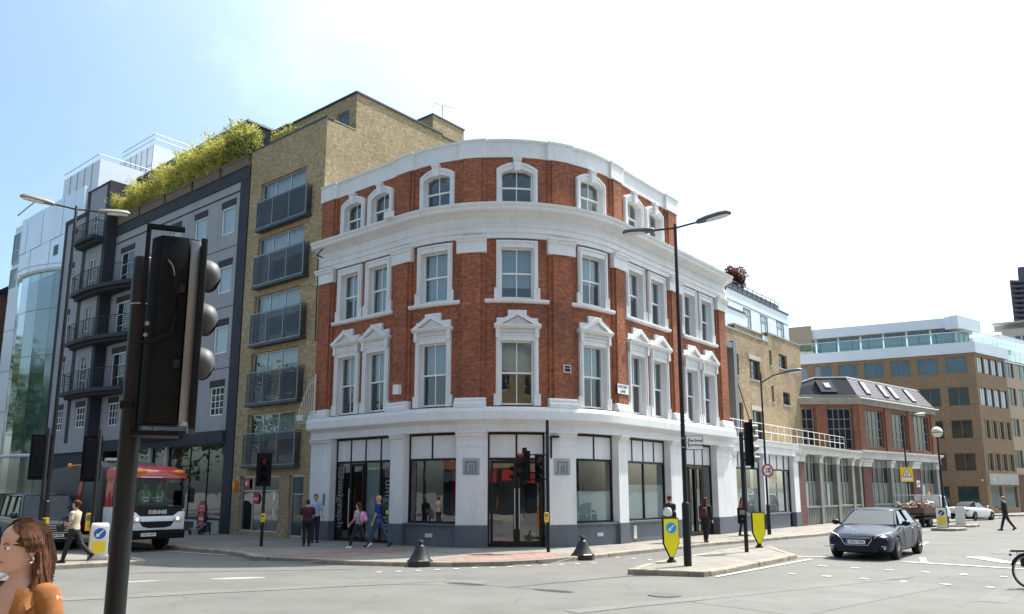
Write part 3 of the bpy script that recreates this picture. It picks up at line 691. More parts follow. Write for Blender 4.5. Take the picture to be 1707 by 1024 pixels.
# storey slabs and a dim room behind the glass
mb = MB()
for z in (4.6, 8.35, 12.0): F.box(mb, S0 + .1, S1 - .1, -6, -.35, z, z + .3)
F.box(mb, S0 + .1, ST - .1, -6, -.35, 14.4, 14.6)
wp(mb, 'floor_slab', 'innerpale', cb)
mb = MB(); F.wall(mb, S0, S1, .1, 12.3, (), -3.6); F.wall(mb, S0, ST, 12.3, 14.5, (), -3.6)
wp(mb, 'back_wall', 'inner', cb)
mb = MB(); F.wall(mb, S0 + .1, S1 - .1, .14, 4.5, (), -3.3); wp(mb, 'shop_back_wall', 'innerpale', cb)
mb = MB()
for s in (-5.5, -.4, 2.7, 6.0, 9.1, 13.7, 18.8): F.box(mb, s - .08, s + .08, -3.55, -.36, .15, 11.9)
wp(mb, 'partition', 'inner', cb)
mb = MB(); F.box(mb, S0, ST, -5, -.32, 14.62, 14.66); wp(mb, 'flat_roof', 'slate', cb)

def sash(fo_root, c, g, z0, z1, blindf, d=-.13, arch=False, bm_='blind'):
    """sliding sash window: frame part with four pane sub-parts and a blind"""
    a, b = c - g / 2, c + g / 2; zm = z0 + (z1 - z0) * .5
    mb = MB(); t = .042
    F.box(mb, a, a + t, d - .12, d, z0, z1); F.box(mb, b - t, b, d - .12, d, z0, z1)
    F.box(mb, a + t, b - t, d - .12, d - .003, z1 - t, z1); F.box(mb, a + t, b - t, d - .12, d - .003, z0, z0 + t * 1.5)
    F.box(mb, a + t, b - t, d - .09, d - .012, zm - .03, zm + .03)
    F.box(mb, c - .017, c + .017, d - .06, d - .02, zm + .03, z1 - t); F.box(mb, c - .017, c + .017, d - .1, d - .06, z0 + t * 1.5, zm - .03)
    o = wp(mb, 'sash_window', 'whitewood', cb)
    for (x, y) in ((a + t, c), (c, b - t)):
        for (p, q, dd) in ((z0 + t, zm, d - .085), (zm, z1 - t, d - .045)):
            m2 = MB(); F.box(m2, x + .003, y - .003, dd - .006, dd, p + .003, q - .003); m2.build('pane', 'glass', o)
    if blindf > 0:
        m2 = MB(); F.box(m2, a + .02, b - .02, d - .24, d - .23, z1 - (z1 - z0) * blindf, z1); m2.build('blind', bm_, o)
    return o
def surround(c, g, z0, z1, ear=True, top=.28):
    a, b, A, B = c - g / 2, c + g / 2, c - ow(g), c + ow(g); mb = MB()
    for x, y in ((A, a), (b, B)): F.box(mb, x, y, -.24, .1, z0, z1 + top)
    F.box(mb, a, b, -.24, .1, z1, z1 + top); F.box(mb, A + .07, B - .07, .1, .135, z1 + top - .09, z1 + top - .03)
    for x, y in ((A + .06, A + .12), (B - .12, B - .06)): F.box(mb, x, y, .1, .135, z0 + .4, z1 + top - .09)
    if ear:
        for x, y in ((A - .07, A + .02), (B - .02, B + .07)): F.box(mb, x, y, 0, .115, z0, z0 + .42)
    return wp(mb, 'window_surround', 'white', cb)
bl1 = [.45, .5, .5, .5, .52, .5, .5, .3, .45]; bl2 = [.55, 1, 1, .76, .55, .55, .5, .5, .55]
for i, (c, g) in enumerate(WIN1):
    # first floor, with pediment
    surround(c, g, 5.06, 7.42); sash(cb, c, g, 5.1, 7.42, bl1[i])
    mb = MB(); hw = ow(g)
    F.box(mb, c - hw + .04, c + hw - .04, 0, .12, 7.7, 7.86)
    if g > 1.15:
        n = 17
        for k in range(n):
            x = c - hw + .1 + (2 * hw - .2) * k / n; F.box(mb, x, x + .045, .12, .15, 7.71, 7.85)
    for sx in (-1, 1): F.box(mb, c + sx * (hw - .07) - .07, c + sx * (hw - .07) + .07, .02, .2, 7.52, 7.86)
    F.sweep(mb, c - hw - .06, c + hw + .06, [(0, 7.86), (.2, 7.86), (.28, 7.93), (.3, 7.97), (.3, 8.0), (0, 8.0)])
    top = 8.5; e = c - hw - .06; f = c + hw + .06
    F.poly(mb, [(e + .3, 8.0), (f - .3, 8.0), (c, top - .2)], 0, .16)
    F.poly(mb, [(e, 8.0), (e + .26, 8.0), (c, top - .17), (c, top)], 0, .29); F.poly(mb, [(f, 8.0), (c, top), (c, top - .17), (f - .26, 8.0)], 0, .288)
    F.box(mb, c - hw + .02, c + hw - .02, 0, .1, 8.0, 8.26); F.box(mb, c - .34, c + .34, 0, .1, 8.26, 8.55)
    wp(mb, 'pediment', 'white', cb)
    # second floor
    surround(c, g, 8.97, 10.92); sash(cb, c, g, 9.02, 10.92, bl2[i])
sills = [(-4.58, -.86), (.06, 2.28), (3.2, 5.53), (6.42, 8.66), (9.5, 13.2), (14.38, 17.9)]
for a, b in sills:
    mb = MB(); F.sweep(mb, a, b, [(-.25, 8.82), (.13, 8.82), (.18, 8.87), (.18, 8.95), (-.25, 8.99)]); wp(mb, 'window_sill', 'white', cb)
for c, g in WIN3:
    a, b, A, B = c - g / 2, c + g / 2, c - ow(g), c + ow(g)
    def arc(x0, x1, zb, zs, rise, n=8): return [(x0, zb)] + [(x0 + (x1 - x0) * k / n, zs + rise * (1 - ((2 * k / n) - 1) ** 2)) for k in range(n + 1)] + [(x1, zb)]
    mb = MB(); F.ring(mb, arc(A, B, 12.4, 14.0, .26), arc(a, b, 12.4, 13.82, .16), -.24, .1)
    F.ring(mb, arc(A + .04, B - .04, 12.5, 13.97, .25), arc(A + .1, B - .1, 12.5, 13.92, .24), .1, .135)
    F.poly(mb, [(c - .11, 13.9), (c + .11, 13.9), (c + .14, 14.3), (c - .14, 14.3)], .0, .2); F.box(mb, c - .16, c + .16, 0, .23, 14.3, 14.38)
    wp(mb, 'window_surround', 'white', cb)
    sash(cb, c, g, 12.62, 13.99, 0)
# ceiling light panels seen behind the top windows
for c in (1.4, 7.7, 10.7):
    mb = MB(); F.box(mb, c - .3, c + .3, -2.2, -1.2, 13.7, 13.74); o = wp(mb, 'ceiling_light', mat('lit_ceiling_panel', (.8, .75, .6), .5, .02, emit=(1, .9, .7), estr=1.2) if 'lit' not in M else M['lit'], cb)
    M['lit'] = o.data.materials[0]
# ---------------- ground floor shop
PIERS = [(-5.65, -4.35), (-.78, -.08), (2.2, 3.3), (5.42, 6.54), (8.75, 9.4), (12.85, 14.05), (17.3, 19.0)]
for a, b in PIERS:
    mb = MB(); F.box(mb, a, b, -.35, .1, .88, 3.86); F.box(mb, a + .005, b - .005, -.35, .115, 3.0 + .62, 3.68)
    F.sweep(mb, a - .0, b + .0, [(-.35, 3.86), (.12, 3.86), (.12, 3.92), (.2, 4.0), (.2, 4.05), (.26, 4.1), (.26, 4.14), (-.35, 4.14)])
    wp(mb, 'pier', 'white', cb)
    mb = MB(); F.box(mb, a - .02, b + .02, -.35, .13, .1, .88); wp(mb, 'pier_base', 'plinth', cb)
def shopwindow(a, b, npan, nglass, door=False, sill=.92):
    d = -.2; mb = MB(); t = .06
    z0 = sill if not door else .16
    F.box(mb, a, a + t, d - .1, d, z0, 4.13); F.box(mb, b - t, b, d - .1, d, z0, 4.13)
    F.box(mb, a + t, b - t, d - .1, d - .003, 4.05, 4.13); F.box(mb, a + t, b - t, d - .1, d + .004, 3.14, 3.22); F.box(mb, a + t, b - t, d - .1, d - .003, z0, z0 + .07)
    for i in range(1, npan): x = a + (b - a) * i / npan; F.box(mb, x - .03, x + .03, d - .09, d - .006, 3.22, 4.05)
    for i in range(1, nglass): x = a + (b - a) * i / nglass; F.box(mb, x - .035, x + .035, d - .09, d - .006, z0 + .07, 3.14)
    o = wp(mb, 'shop_window' if not door else 'shop_entrance', 'black', cb)
    for i in range(npan):
        m2 = MB(); x, y = a + (b - a) * i / npan, a + (b - a) * (i + 1) / npan; F.box(m2, x + .035, y - .035, d - .06, d - .03, 3.225, 4.045); m2.build('fascia_panel', 'panelwhite', o)
    for i in range(nglass):
        m2 = MB(); x, y = a + (b - a) * i / nglass, a + (b - a) * (i + 1) / nglass; F.box(m2, x + .04, y - .04, d - .055, d - .045, z0 + .072, 3.138); m2.build('pane', 'shopglass', o)
    if not door:
        m2 = MB(); F.box(m2, a + .01, b - .01, -.35, -.02, .1, sill - .07); F.box(m2, a, b, -.34, .06, sill - .07, sill); wp(m2, 'stall_riser', 'plinth', cb)
    return o
shopwindow(-.08, 2.2, 2, 1); shopwindow(6.54, 8.75, 2, 1); shopwindow(9.4, 12.85, 4, 2)
dl = shopwindow(-4.35, -.78, 4, 4, True); dc = shopwindow(3.3, 5.42, 2, 2, True); dr = shopwindow(14.05, 17.3, 4, 4, True)
def leaf(a, b, z0=.18, z1=3.12, d=-.17, hs=1):
    mb = MB(); t = .085
    F.box(mb, a, a + t, d - .05, d, z0, z1); F.box(mb, b - t, b, d - .05, d, z0, z1); F.box(mb, a + t, b - t, d - .05, d - .002, z1 - .1, z1); F.box(mb, a + t, b - t, d - .05, d - .002, z0, z0 + .14)
    o = wp(mb, 'door_leaf', 'black', cb)
    x = b - .05 if hs > 0 else a + .05
    m2 = MB(); m2.tube([F.pt(x, d + .07, .75), F.pt(x, d + .07, 2.15)], .019, 8)
    for z in (.85, 2.05): m2.tube([F.pt(x, d - .01, z), F.pt(x, d + .07, z)], .012, 6)
    m2.build('door_handle', 'alu', o)
    return o
leaf(3.4, 4.33, hs=1); leaf(4.39, 5.32, hs=-1); leaf(-3.42, -2.6, hs=-1); leaf(15.0, 15.64, hs=1); leaf(15.7, 16.34, hs=-1)
# interior of the shop: frosted film, pale floor, counter, boxes
mb = MB(); F.box(mb, S0 + .2, S1 - .2, -6, -.4, .06, .14); wp(mb, 'shop_floor', 'innerpale', cb)
for a, b, zt in ((6.6, 8.7, 2.05), (9.46, 11.1, 2.3), (11.16, 12.8, 2.3), (-2.56, -1.72, 2.95)):
    mb = MB(); F.box(mb, a, b, -.29, -.285, .95 if a > 0 else .3, zt); wp(mb, 'frosted_film', 'frost', cb)
mb = MB(); F.box(mb, 6.7, 7.7, -1.9, -1.3, .14, 1.25); F.box(mb, .2, 1.5, -1.8, -1.1, .14, 1.0); F.box(mb, 4.5, 5.2, -1.2, -.7, .14, .8); wp(mb, 'counter', 'timber', cb)
mb = MB(); F.box(mb, .3, 2.1, -2.3, -2.2, 1.3, 2.4); wp(mb, 'display_panel', 'redsign', cb)
mb = MB(); F.box(mb, 7.9, 8.7, -2.6, -2.5, .5, 3.0); F.box(mb, -.05, .4, -2.6, -2.5, .5, 3.0); wp(mb, 'display_panel', 'innerpale', cb)
# square emblem plaques on the two piers beside the entrance
for c in (2.75, 5.98):
    mb = MB(); F.box(mb, c - .3, c + .3, .1, .13, 2.62, 3.2); o = wp(mb, 'emblem_plaque', mat('grey_plaque', (.34, .37, .41), .6, .05) if 'plaq' not in M else M['plaq'], cb); M['plaq'] = o.data.materials[0]
    m2 = MB()
    for (x0, x1, z0, z1) in ((-.2, -.14, 2.7, 3.1), (-.14, .2, 3.04, 3.1), (.14, .2, 2.7, 3.04), (-.06, -.01, 2.7, 2.96), (-.01, .08, 2.91, 2.96), (.03, .08, 2.7, 2.91), (-.25, .25, 2.655, 2.68)): F.box(m2, c + x0, c + x1, .13, .145, z0, z1)
    m2.build('emblem', 'greyletter', o)
# vertical lettering on the entrance glass
for s in (-4.02, -1.2):
    Mx = F.mat4(s, -.2, 1.55) @ Matrix.Rotation(-math.pi / 2, 4, 'Z')
    text('unigraph', .5, 'greyletter', cb, Mx, inv=INV[cb.name], spacing=1.08, bold=.006)
    mb = MB()
    for (x0, x1, z0, z1) in ((-.17, -.12, 2.58, 2.98), (-.12, .17, 2.93, 2.98), (.12, .17, 2.58, 2.93), (-.12, .12, 2.58, 2.63), (-.04, .0, 2.68, 2.88), (.0, .06, 2.84, 2.88), (.03, .06, 2.68, 2.84)): F.box(mb, s + x0, s + x1, -.2, -.195, z0, z1)
    wp(mb, 'door_emblem', 'greyletter', cb)
# small fittings on the wall
for s, z, w_, h_, mm, nm in ((1.1, .5, .3, .13, 'lamp', 'air_vent'), (7.7, .5, .3, .13, 'lamp', 'air_vent'), (10.0, .5, .22, .5, 'lamp', 'air_vent'), (12.3, .5, .22, .5, 'lamp', 'air_vent')):
    mb = MB(); F.box(mb, s - w_ / 2, s + w_ / 2, -.03, .0, z - h_ / 2, z + h_ / 2)
    for k in range(4): F.box(mb, s - w_ / 2 + .02, s + w_ / 2 - .02, .0, .012, z - h_ / 2 + h_ * (k + .3) / 4, z - h_ / 2 + h_ * (k + .6) / 4)
    wp(mb, nm, mm, cb)
mb = MB(); F.box(mb, -.5, -.22, .15, .33, 5.62, 5.98); wp(mb, 'alarm_box', 'whitewood', cb)
mb = MB(); F.box(mb, 6.05, 6.33, .15, .19, 6.3, 6.58); o = wp(mb, 'wall_plaque', 'signwhite', cb); m2 = MB(); F.box(m2, 6.08, 6.3, .19, .2, 6.33, 6.45); F.box(m2, 6.08, 6.3, .19, .2, 6.47, 6.55); m2.build('plaque_face', 'signblack', o)
mb = MB(); F.box(mb, -.75, -.35, .62, .8, 12.44, 12.72); wp(mb, 'floodlight', 'bollard', cb)
mb = MB(); F.box(mb, -4.72, -4.62, .1, .13, 1.5, 1.95); wp(mb, 'entry_phone', 'steel', cb)
mb = MB(); mb.tube([F.pt(-5.3, .2, 11.9), F.pt(-5.3, .5, 11.95), F.pt(-4.8, .6, 12.1)], .03, 6); mb.tube([F.pt(-5.55, .22, 8.3), F.pt(-5.6, .22, 11.9)], .025, 6); wp(mb, 'cable_bracket', 'black', cb)
mb = MB(); mb.tube([F.pt(5.55, .15, 3.2), F.pt(5.55, .15, 4.1)], .035, 6); F.box(mb, 5.5, 5.8, .12, .3, 3.92, 4.0); wp(mb, 'door_camera', 'black', cb)
# fan of iron spikes at the left end
mb = MB(); n = 9
for k in range(n):
    t = k / (n - 1); s = -6.35 + 1.0 * t; zt = 5.4 + 1.25 * math.sin(t * math.pi / 2)
    mb.tube([F.pt(s, .3, 4.72 + .3 * (1 - t)), F.pt(s, .3, zt + .12)], [.016, .008], 5)
mb.tube([F.pt(-6.35 + 1.0 * t, .3, 5.3 + 1.25 * math.sin(t * math.pi / 2)) for t in [i / 8 for i in range(9)]], .022, 6)
mb.tube([F.pt(-6.4, .3, 4.85), F.pt(-5.3, .3, 4.85)], .02, 6); mb.tube([F.pt(-5.3, .3, 4.8), F.pt(-5.3, .3, 6.85)], .035, 6)
F.box(mb, -6.45, -6.0, .33, .35, 4.95, 5.2)
wp(mb, 'spiked_guard', 'offwhite', cb)
# set-back roof storey and terrace at the right end
mb = MB(); F.box(mb, 14.4, 17.2, -5.0, -2.6, 12.5, 15.6); o = wp(mb, 'roof_storey', 'white', cb)
mb = MB(); F.box(mb, 14.36, 17.5, -5.3, -2.3, 15.6, 16.05); mb.build('roof', 'slate', o)
mb = MB()
for s in (16.2, 17.4, 18.6): mb.tube([F.pt(s, -.2, 12.55), F.pt(s, -.2, 13.1)], .02, 6)
for z in (12.85, 13.1): mb.tube([F.pt(14.6, -.2, z), F.pt(18.75, -.2, z)], .018, 6)
wp(mb, 'terrace_rail', 'alu', cb)

# ---------------- low white shop wing and arcade
wg = thing('shop_wing', 'low white shop wing between the rounded corner building and the grey arcade', 'building', F.pt(23.5, 0, G0))
mb = MB(); F.sweep(mb, 19.12, 28.1, [(-6, 3.98), (.05, 3.98), (.05, 4.3), (.12, 4.36), (.12, 4.58), (.16, 4.62), (.16, 4.68), (-6, 4.7)]); wp(mb, 'roof_cornice', 'white', wg)
for a, b in ((19.12, 19.55), (22.95, 23.5), (27.3, 28.05)):
    mb = MB(); F.box(mb, a, b, -.3, .04, .9, 3.98); F.sweep(mb, a, b, [(0, 3.7), (.1, 3.72), (.16, 3.98), (0, 3.98)]); wp(mb, 'pier', 'white', wg)
    mb = MB(); F.box(mb, a, b, -.3, .06, .1, .9); wp(mb, 'pier_base', 'plinth', wg)
cbk = cb; cb = wg
def wingwin(a, b, npan, ng):
    o = shopwindow(a, b, npan, ng); return o
wingwin(19.55, 22.95, 4, 2); wingwin(23.5, 26.5, 3, 1)
shopwindow(26.5, 27.3, 1, 1, True)
cb = cbk
mb = MB(); F.wall(mb, 19.1, 28, .1, 4.2, (), -2.8); wp(mb, 'back_wall', 'innerpale', wg)
for a, b in ((19.6, 22.9), (23.55, 26.4)):
    mb = MB(); F.box(mb, a, b, -.3, -.295, .95, 2.2); wp(mb, 'frosted_film', 'frost', wg)
# ------------------------------------------------------------------ yellow brick apartment block
def grid_box(mb, fac, s0, s1, d0, d1, z0, z1): fac.box(mb, s0, s1, d0, d1, z0, z1)
yb = thing('apartment_block', 'tall yellow brick apartment block with a column of grey slatted balconies', 'building', F.pt(-8.6, 0, G0))
YL, YR, YT = -11.62, -5.68, 18.6
rows = [(15.55, 16.65, 14.22), (12.85, 13.9, 11.44), (10.08, 11.05, 8.66), (7.34, 8.32, 5.92), (4.58, 5.5, 3.16)]
holes = [(-10.66, -7.06, b - .05, t) for (bt, t, b) in rows] + [(-10.98, -7.95, .3, 2.72), (-7.22, -6.22, .14, 2.74)]
mb = MB(); F.wall(mb, YL, YR, .1, YT, holes, 0, .28)
a, b = F.pt(YR, 0, 0), F.pt(YR, -14, 0)
def side(mb, s, d0, d1, z0, z1):
    a, b = F.pt(s, d0, 0), F.pt(s, d1, 0)
    mb.face([(a.x, a.y, z0), (b.x, b.y, z0), (b.x, b.y, z1), (a.x, a.y, z1)], [(d0, z0), (d1, z0), (d1, z1), (d0, z1)])
side(mb, YR, 0, -1.62, 4, YT); side(mb, YR, -1.62, -7.3, 4, 20.45); side(mb, YR, -7.3, -9.0, 4, 20.35)
side(mb, YL, 0, -14, 4, YT)
wp(mb, 'brick_wall', 'stock', yb)
mb = MB(); F.box(mb, YL, YR, -1.6, -.02, YT - .12, YT - .06); wp(mb, 'roof_terrace', 'slate', yb)
# penthouse
mb = MB(); F.wall(mb, -12.6, YR, YT - .1, 20.4, [(-7.1, -6.2, 18.6, 19.75)], -1.62, .2); wp(mb, 'penthouse_wall', 'stock', yb)
glazing(F, yb, -7.1, -6.2, 18.62, 19.75, -1.7, fm='alu', gm='blueglass', panes='one')
mb = MB(); F.box(mb, -12.65, YR + .06, -7.3, -1.55, 20.42, 20.5); F.box(mb, -12.65, YR + .04, -9.0, -7.3, 20.32, 20.4); F.box(mb, YL, YR + .03, -.4, .03, YT - .02, YT + .05); wp(mb, 'roof_coping', 'anth', yb)
mb = MB(); F.box(mb, YR - 2.0, YR - .01, -8.95, -6.6, 20.2, 21.28); wp(mb, 'roof_housing', 'stock', yb)
mb = MB(); F.box(mb, YR - 2.05, YR + .03, -9.0, -6.55, 21.28, 21.36); wp(mb, 'housing_coping', 'anth', yb)
mb = MB(); F.box(mb, -12.2, -11.0, -1.2, -1.14, 18.55, 19.5); wp(mb, 'glass_screen', 'screen', yb)
for i, (bt, t, b) in enumerate(rows):
    glazing(F, yb, -10.66, -7.06, b - .05, t, -.12, 'balcony_window', 'alu', 'glass', [0, .3, .64, 1], 1, blind=[.7, .45, .95, .25, .5][i], bm_='whiteblind', bd=.25)
    mb = MB(); F.box(mb, -10.45, -6.5, .0, .34, b - .12, b); slab = wp(mb, 'balcony', 'anth', yb)
    fr = MB()
    F.box(fr, -10.42, -6.5, .3, .35, bt - .03, bt + .02); F.box(fr, -10.42, -6.5, .3, .34, b, b + .04)
    for x in (-10.4, -9.1, -7.8, -6.54): F.box(fr, x - .02, x + .03, .3, .345, b, bt)
    for x in (-10.4, -6.53): F.box(fr, x - .02, x + .02, .0, .3, bt - .03, bt + .02)
    fr.build('balustrade_frame', 'steel', slab)
    sl = MB(); n = 20
    for k in range(n): z = b + .07 + (bt - b - .12) * k / n; F.box(sl, -10.38, -6.56, .31, .335, z, z + .042)
    o = sl.build('slats', 'anth', slab); o['kind'] = 'stuff'
    sl = MB()
    for k in range(n): z = b + .07 + (bt - b - .12) * k / n; F.box(sl, -6.55, -6.53, .02, .3, z, z + .042)
    o = sl.build('slats', 'anth', slab); o['kind'] = 'stuff'
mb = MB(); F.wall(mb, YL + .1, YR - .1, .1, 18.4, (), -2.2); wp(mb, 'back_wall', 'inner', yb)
mb = MB()
for z in (2.8, 5.6, 8.4, 11.2, 14.0, 16.8): F.box(mb, YL + .1, YR - .1, -2.2, -.3, z, z + .2)
wp(mb, 'floor_slab', 'innerpale', yb)
# camera shop at street level and the side door
o = glazing(F, yb, -10.98, -7.95, .3, 2.72, -.1, 'shop_front', 'alu', 'shopglass', [0, .3, 1], [0, .74, 1])
mb = MB(); F.box(mb, -10.9, -10.15, -.16, -.15, 2.14, 2.66); F.box(mb, -10.05, -8.0, -.16, -.15, 2.14, 2.66); mb.build('fascia', 'signblack', o)
mb = MB(); F.box(mb, -10.72, -10.3, -.08, -.06, 2.16, 2.6); o2 = wp(mb, 'number_sign', 'redsign', yb)
text('41', .3, 'signwhite', yb, F.mat4(-10.5, -.055, 2.39), inv=INV[yb.name], bold=.01)
mb = MB(); q = [F.pt(-9.75 + .24 * math.cos(t), -.1, 1.72 + .24 * math.sin(t)) for t in [i * math.pi / 10 for i in range(20)]]; mb.ext(q, tuple(F.pt(0, .03, 0) - F.pt(0, 0, 0))); wp(mb, 'round_sign', 'redsign', yb)
text('Leica', .17, 'signwhite', yb, F.mat4(-9.75, -.06, 1.72), inv=INV[yb.name], bold=.004)
text('Leica', .2, 'redsign', yb, F.mat4(-8.95, -.14, 2.4), inv=INV[yb.name], bold=.004)
mb = MB(); F.box(mb, -9.9, -8.1, -1.1, -.6, .3, 1.0); F.box(mb, -10.8, -10.4, -1.2, -.7, .3, 1.3); wp(mb, 'shop_display', 'innerpale', yb)
mb = MB()
for s, z in ((-9.6, .3), (-9.0, .3), (-8.6, .3)):
    for k in (-.18, .18): mb.tube([F.pt(s + k, -.45, z), F.pt(s, -.5, z + 1.2)], .015, 6)
    mb.tube([F.pt(s, -.7, z), F.pt(s, -.5, z + 1.2)], .015, 6); F.box(mb, s - .09, s + .09, -.58, -.42, z + 1.2, z + 1.36)
wp(mb, 'display_tripod', 'steel', yb)
o = glazing(F, yb, -7.2, -6.24, .14, 2.74, -.1, 'side_door', 'alu', 'tealglass', 1, [0, .7, 1], fw=.09)
mb = MB(); F.box(mb, -11.35, -11.15, 0, .16, 2.2, 2.5); F.box(mb, -11.2, -11.1, .02, .22, 2.1, 2.25); wp(mb, 'security_light', 'amber', yb)

# ------------------------------------------------------------------ grey rendered hotel block
hb = thing('grey_apartment_building', 'grey rendered building with dark bands and curved black balconies, bamboo along its roof', 'building', F.pt(-20, 0, G0))
HL, HR = -32.35, -11.64
holes = []
colA = [(16.2, 14.75), (13.1, 11.72), (10.05, 8.67), (7.03, 5.63)]
A, B, Cc = (-14.08, -12.84), (-16.75, -15.52), (-19.3, -18.2)
for (t, b) in colA:
    for s in (A, B, Cc): holes.append((s[0], s[1], b, t))
for t, b in ((16.05, 13.95), (13.0, 10.85), (9.95, 7.8)): holes.append((-25.25, -23.55, b, t))
for s in ((-25.15, -23.95), ): holes.append((s[0], s[1], 5.73, 7.05))
holes.append((-21.8, -12.5, .7, 4.3)); holes.append((-25.8, -22.3, .15, 4.3))
mb = MB(); F.wall(mb, -26.1, -12.42, .1, 17.3, holes, 0, .2); wp(mb, 'rendered_wall', 'hotelgrey', hb)
mb = MB(); F.box(mb, -12.42, HR, -.3, .05, .1, 17.3); F.box(mb, -26.1, HR, -.3, .06, 17.3, 17.92); F.box(mb, -32.35, -12.42, .02, .18, 4.32, 4.88); wp(mb, 'dark_band', 'hoteldark', hb)
mb = MB(); F.box(mb, -26.1, -12.42, .0, .035, 16.78, 16.84)
for z in (14.0, 10.95, 7.9): F.box(mb, -23.4, -12.42, .0, .012, z, z + .03)
wp(mb, 'render_joint', 'hoteldark', hb)
# projecting tower at the left
TD = .6
th = []
for t, b in ((16.1, 14.0), (13.0, 10.9), (9.95, 7.8)): th += [(-28.2, -27.2, b, t), (-31.2, -30.4, b + .5, t)]
th += [(-31.05, -29.95, 5.68, 6.95), (-28.1, -26.85, 5.72, 6.95), (-28.2, -27.3, 17.3, 19.0), (-31.2, -30.5, 17.0, 18.3)]
mb = MB(); F.wall(mb, HL, -26.1, 4.3, 19.2, th, TD, .2); F.wall(mb, -29.1, -26.1, 19.2, 20.65, (), TD); side(mb, HL, TD, -6, .1, 19.2); wp(mb, 'tower_wall', 'hotelgrey', hb)
mb = MB(); side(mb, -26.1, TD, -6, 4.3, 20.65); F.box(mb, -26.5, -26.08, -.2, TD + .04, 4.3, 20.65); F.box(mb, -29.3, -28.85, .2, TD + .03, 4.88, 20.65); F.box(mb, -29.3, -26.08, -6, TD + .05, 20.65, 20.75); F.box(mb, HL, HL + .3, .2, TD + .05, 4.88, 19.2); F.box(mb, HL, -29.3, -3, TD + .06, 19.2, 19.45); F.box(mb, HL, -26.1, -.2, TD - .1, .1, 4.3)
wp(mb, 'dark_pillar', 'hoteldark', hb)
def hw(s0, s1, z0, z1, d, nx=2, nz=3, head=True, blind=None):
    glazing(F, hb, s0, s1, z0, z1, d - .05, 'casement_window', 'whitewood', 'darkglass' if not blind else 'glass', nx, nz, fw=.07, bw=.035, panes='one', blind=blind, bm_='whiteblind', bd=.05)
    if head: m2 = MB(); F.box(m2, s0 - .04, s1 + .04, d + .0, d + .03, z1, z1 + .33); wp(m2, 'window_head', 'hoteldark', hb)
for i, (t, b) in enumerate(colA):
    for s in (A, B, Cc): hw(s[0], s[1], b, t, 0, 1 if i < 3 else 3, 1 if i < 3 else 4, blind=.97 if i < 3 else None)
for t, b in ((16.05, 13.95), (13.0, 10.85), (9.95, 7.8)):
    hw(-25.25, -23.55, b, t, 0, 2, 3); hw(-28.2, -27.2, b, t - 0 + .05, TD, 2, 3, False); hw(-31.2, -30.4, b + .5, t, TD, 2, 3)
hw(-25.15, -23.95, 5.73, 7.05, 0, 3, 3); hw(-31.05, -29.95, 5.68, 6.95, TD, 3, 3); hw(-28.1, -26.85, 5.72, 6.95, TD, 3, 3); hw(-28.2, -27.3, 17.3, 19.0, TD, 2, 3, False); hw(-31.2, -30.5, 17.0, 18.3, TD, 2, 3)
def balcony(pts, zs, zt, lab=None):
    """curved slab with a black railing: posts and bars"""
    mb = MB(); q = [F.pt(s, d, 0).to_2d() for s, d in pts]; inner = [F.pt(pts[-1][0], 0, 0).to_2d(), F.pt(pts[0][0], 0, 0).to_2d()]
    P = [tuple(x) for x in q + inner]
    mb.prism(P, zs, zs + .22); mb.prism([tuple(F.pt(s, max(d - .25, .02), 0).to_2d()) for s, d in pts] + [tuple(x) for x in inner], zs - .16, zs)
    o = wp(mb, 'balcony', 'hoteldark', hb)
    m2 = MB()
    for k in range(9):
        z = zs + .3 + (zt - zs - .34) * k / 8; m2.tube([F.pt(s, d - .05, z) for s, d in pts], .014 if k < 8 else .028, 5)
    for s, d in pts[::2] + [pts[-1]]: m2.tube([F.pt(s, d - .05, zs + .2), F.pt(s, d - .05, zt)], .024, 5)
    m2.build('railing', 'black', o)
def curvebal(s0, s1, d0, d1, n=12): return [(s0, .05)] + [(s0 + (s1 - s0) * i / n, d0 + (d1 - d0) * i / n + .45 * math.sin(math.pi * i / n)) for i in range(n + 1)] + [(s1, .05)]
for zs, zt in ((13.75, 15.05), (10.68, 11.98), (7.62, 8.98)): balcony(curvebal(-29.35, -22.55, 1.1, .55), zs, zt)
balcony([(-29.3, .6), (-29.3, 1.3), (-27.8, 1.35), (-26.35, 1.3), (-26.35, .6)], 17.0, 18.2)
for zs, zt in ((13.75, 15.0), (10.68, 11.9), (7.62, 8.9), (4.9, 5.95)): balcony([(-20.9, .05), (-20.9, .5), (-18.5, .62), (-16.2, .5), (-16.2, .05)], zs - .1, zt)
# ground-floor glazing
glazing(F, hb, -17.9, -12.5, .7, 4.3, -.1, 'shop_front', 'black', 'glass', [0, .4, .72, 1], 1, fw=.09)
for a, b in ((-19.6, -18.1), (-21.6, -19.9)): glazing(F, hb, a, b, .7, 4.3, -.1, 'shop_front', 'black', 'glass', 1, 1)
mb = MB()
for s in (-18.0, -19.75, -21.75): F.box(mb, s - .13, s + .13, -.2, .02, .1, 4.3)
F.box(mb, -21.8, -12.5, -.12, .03, .1, .7); wp(mb, 'pale_post', 'concrete', hb)
mb = MB()
for s in (-13.6, -15.2, -17.0): F.box(mb, s - .45, s + .45, .03, .06, .18, .62)
wp(mb, 'basement_grille', 'hoteldark', hb)
mb = MB(); F.wall(mb, -32, -12, .1, 17, (), -2.5); wp(mb, 'back_wall', 'inner', hb)
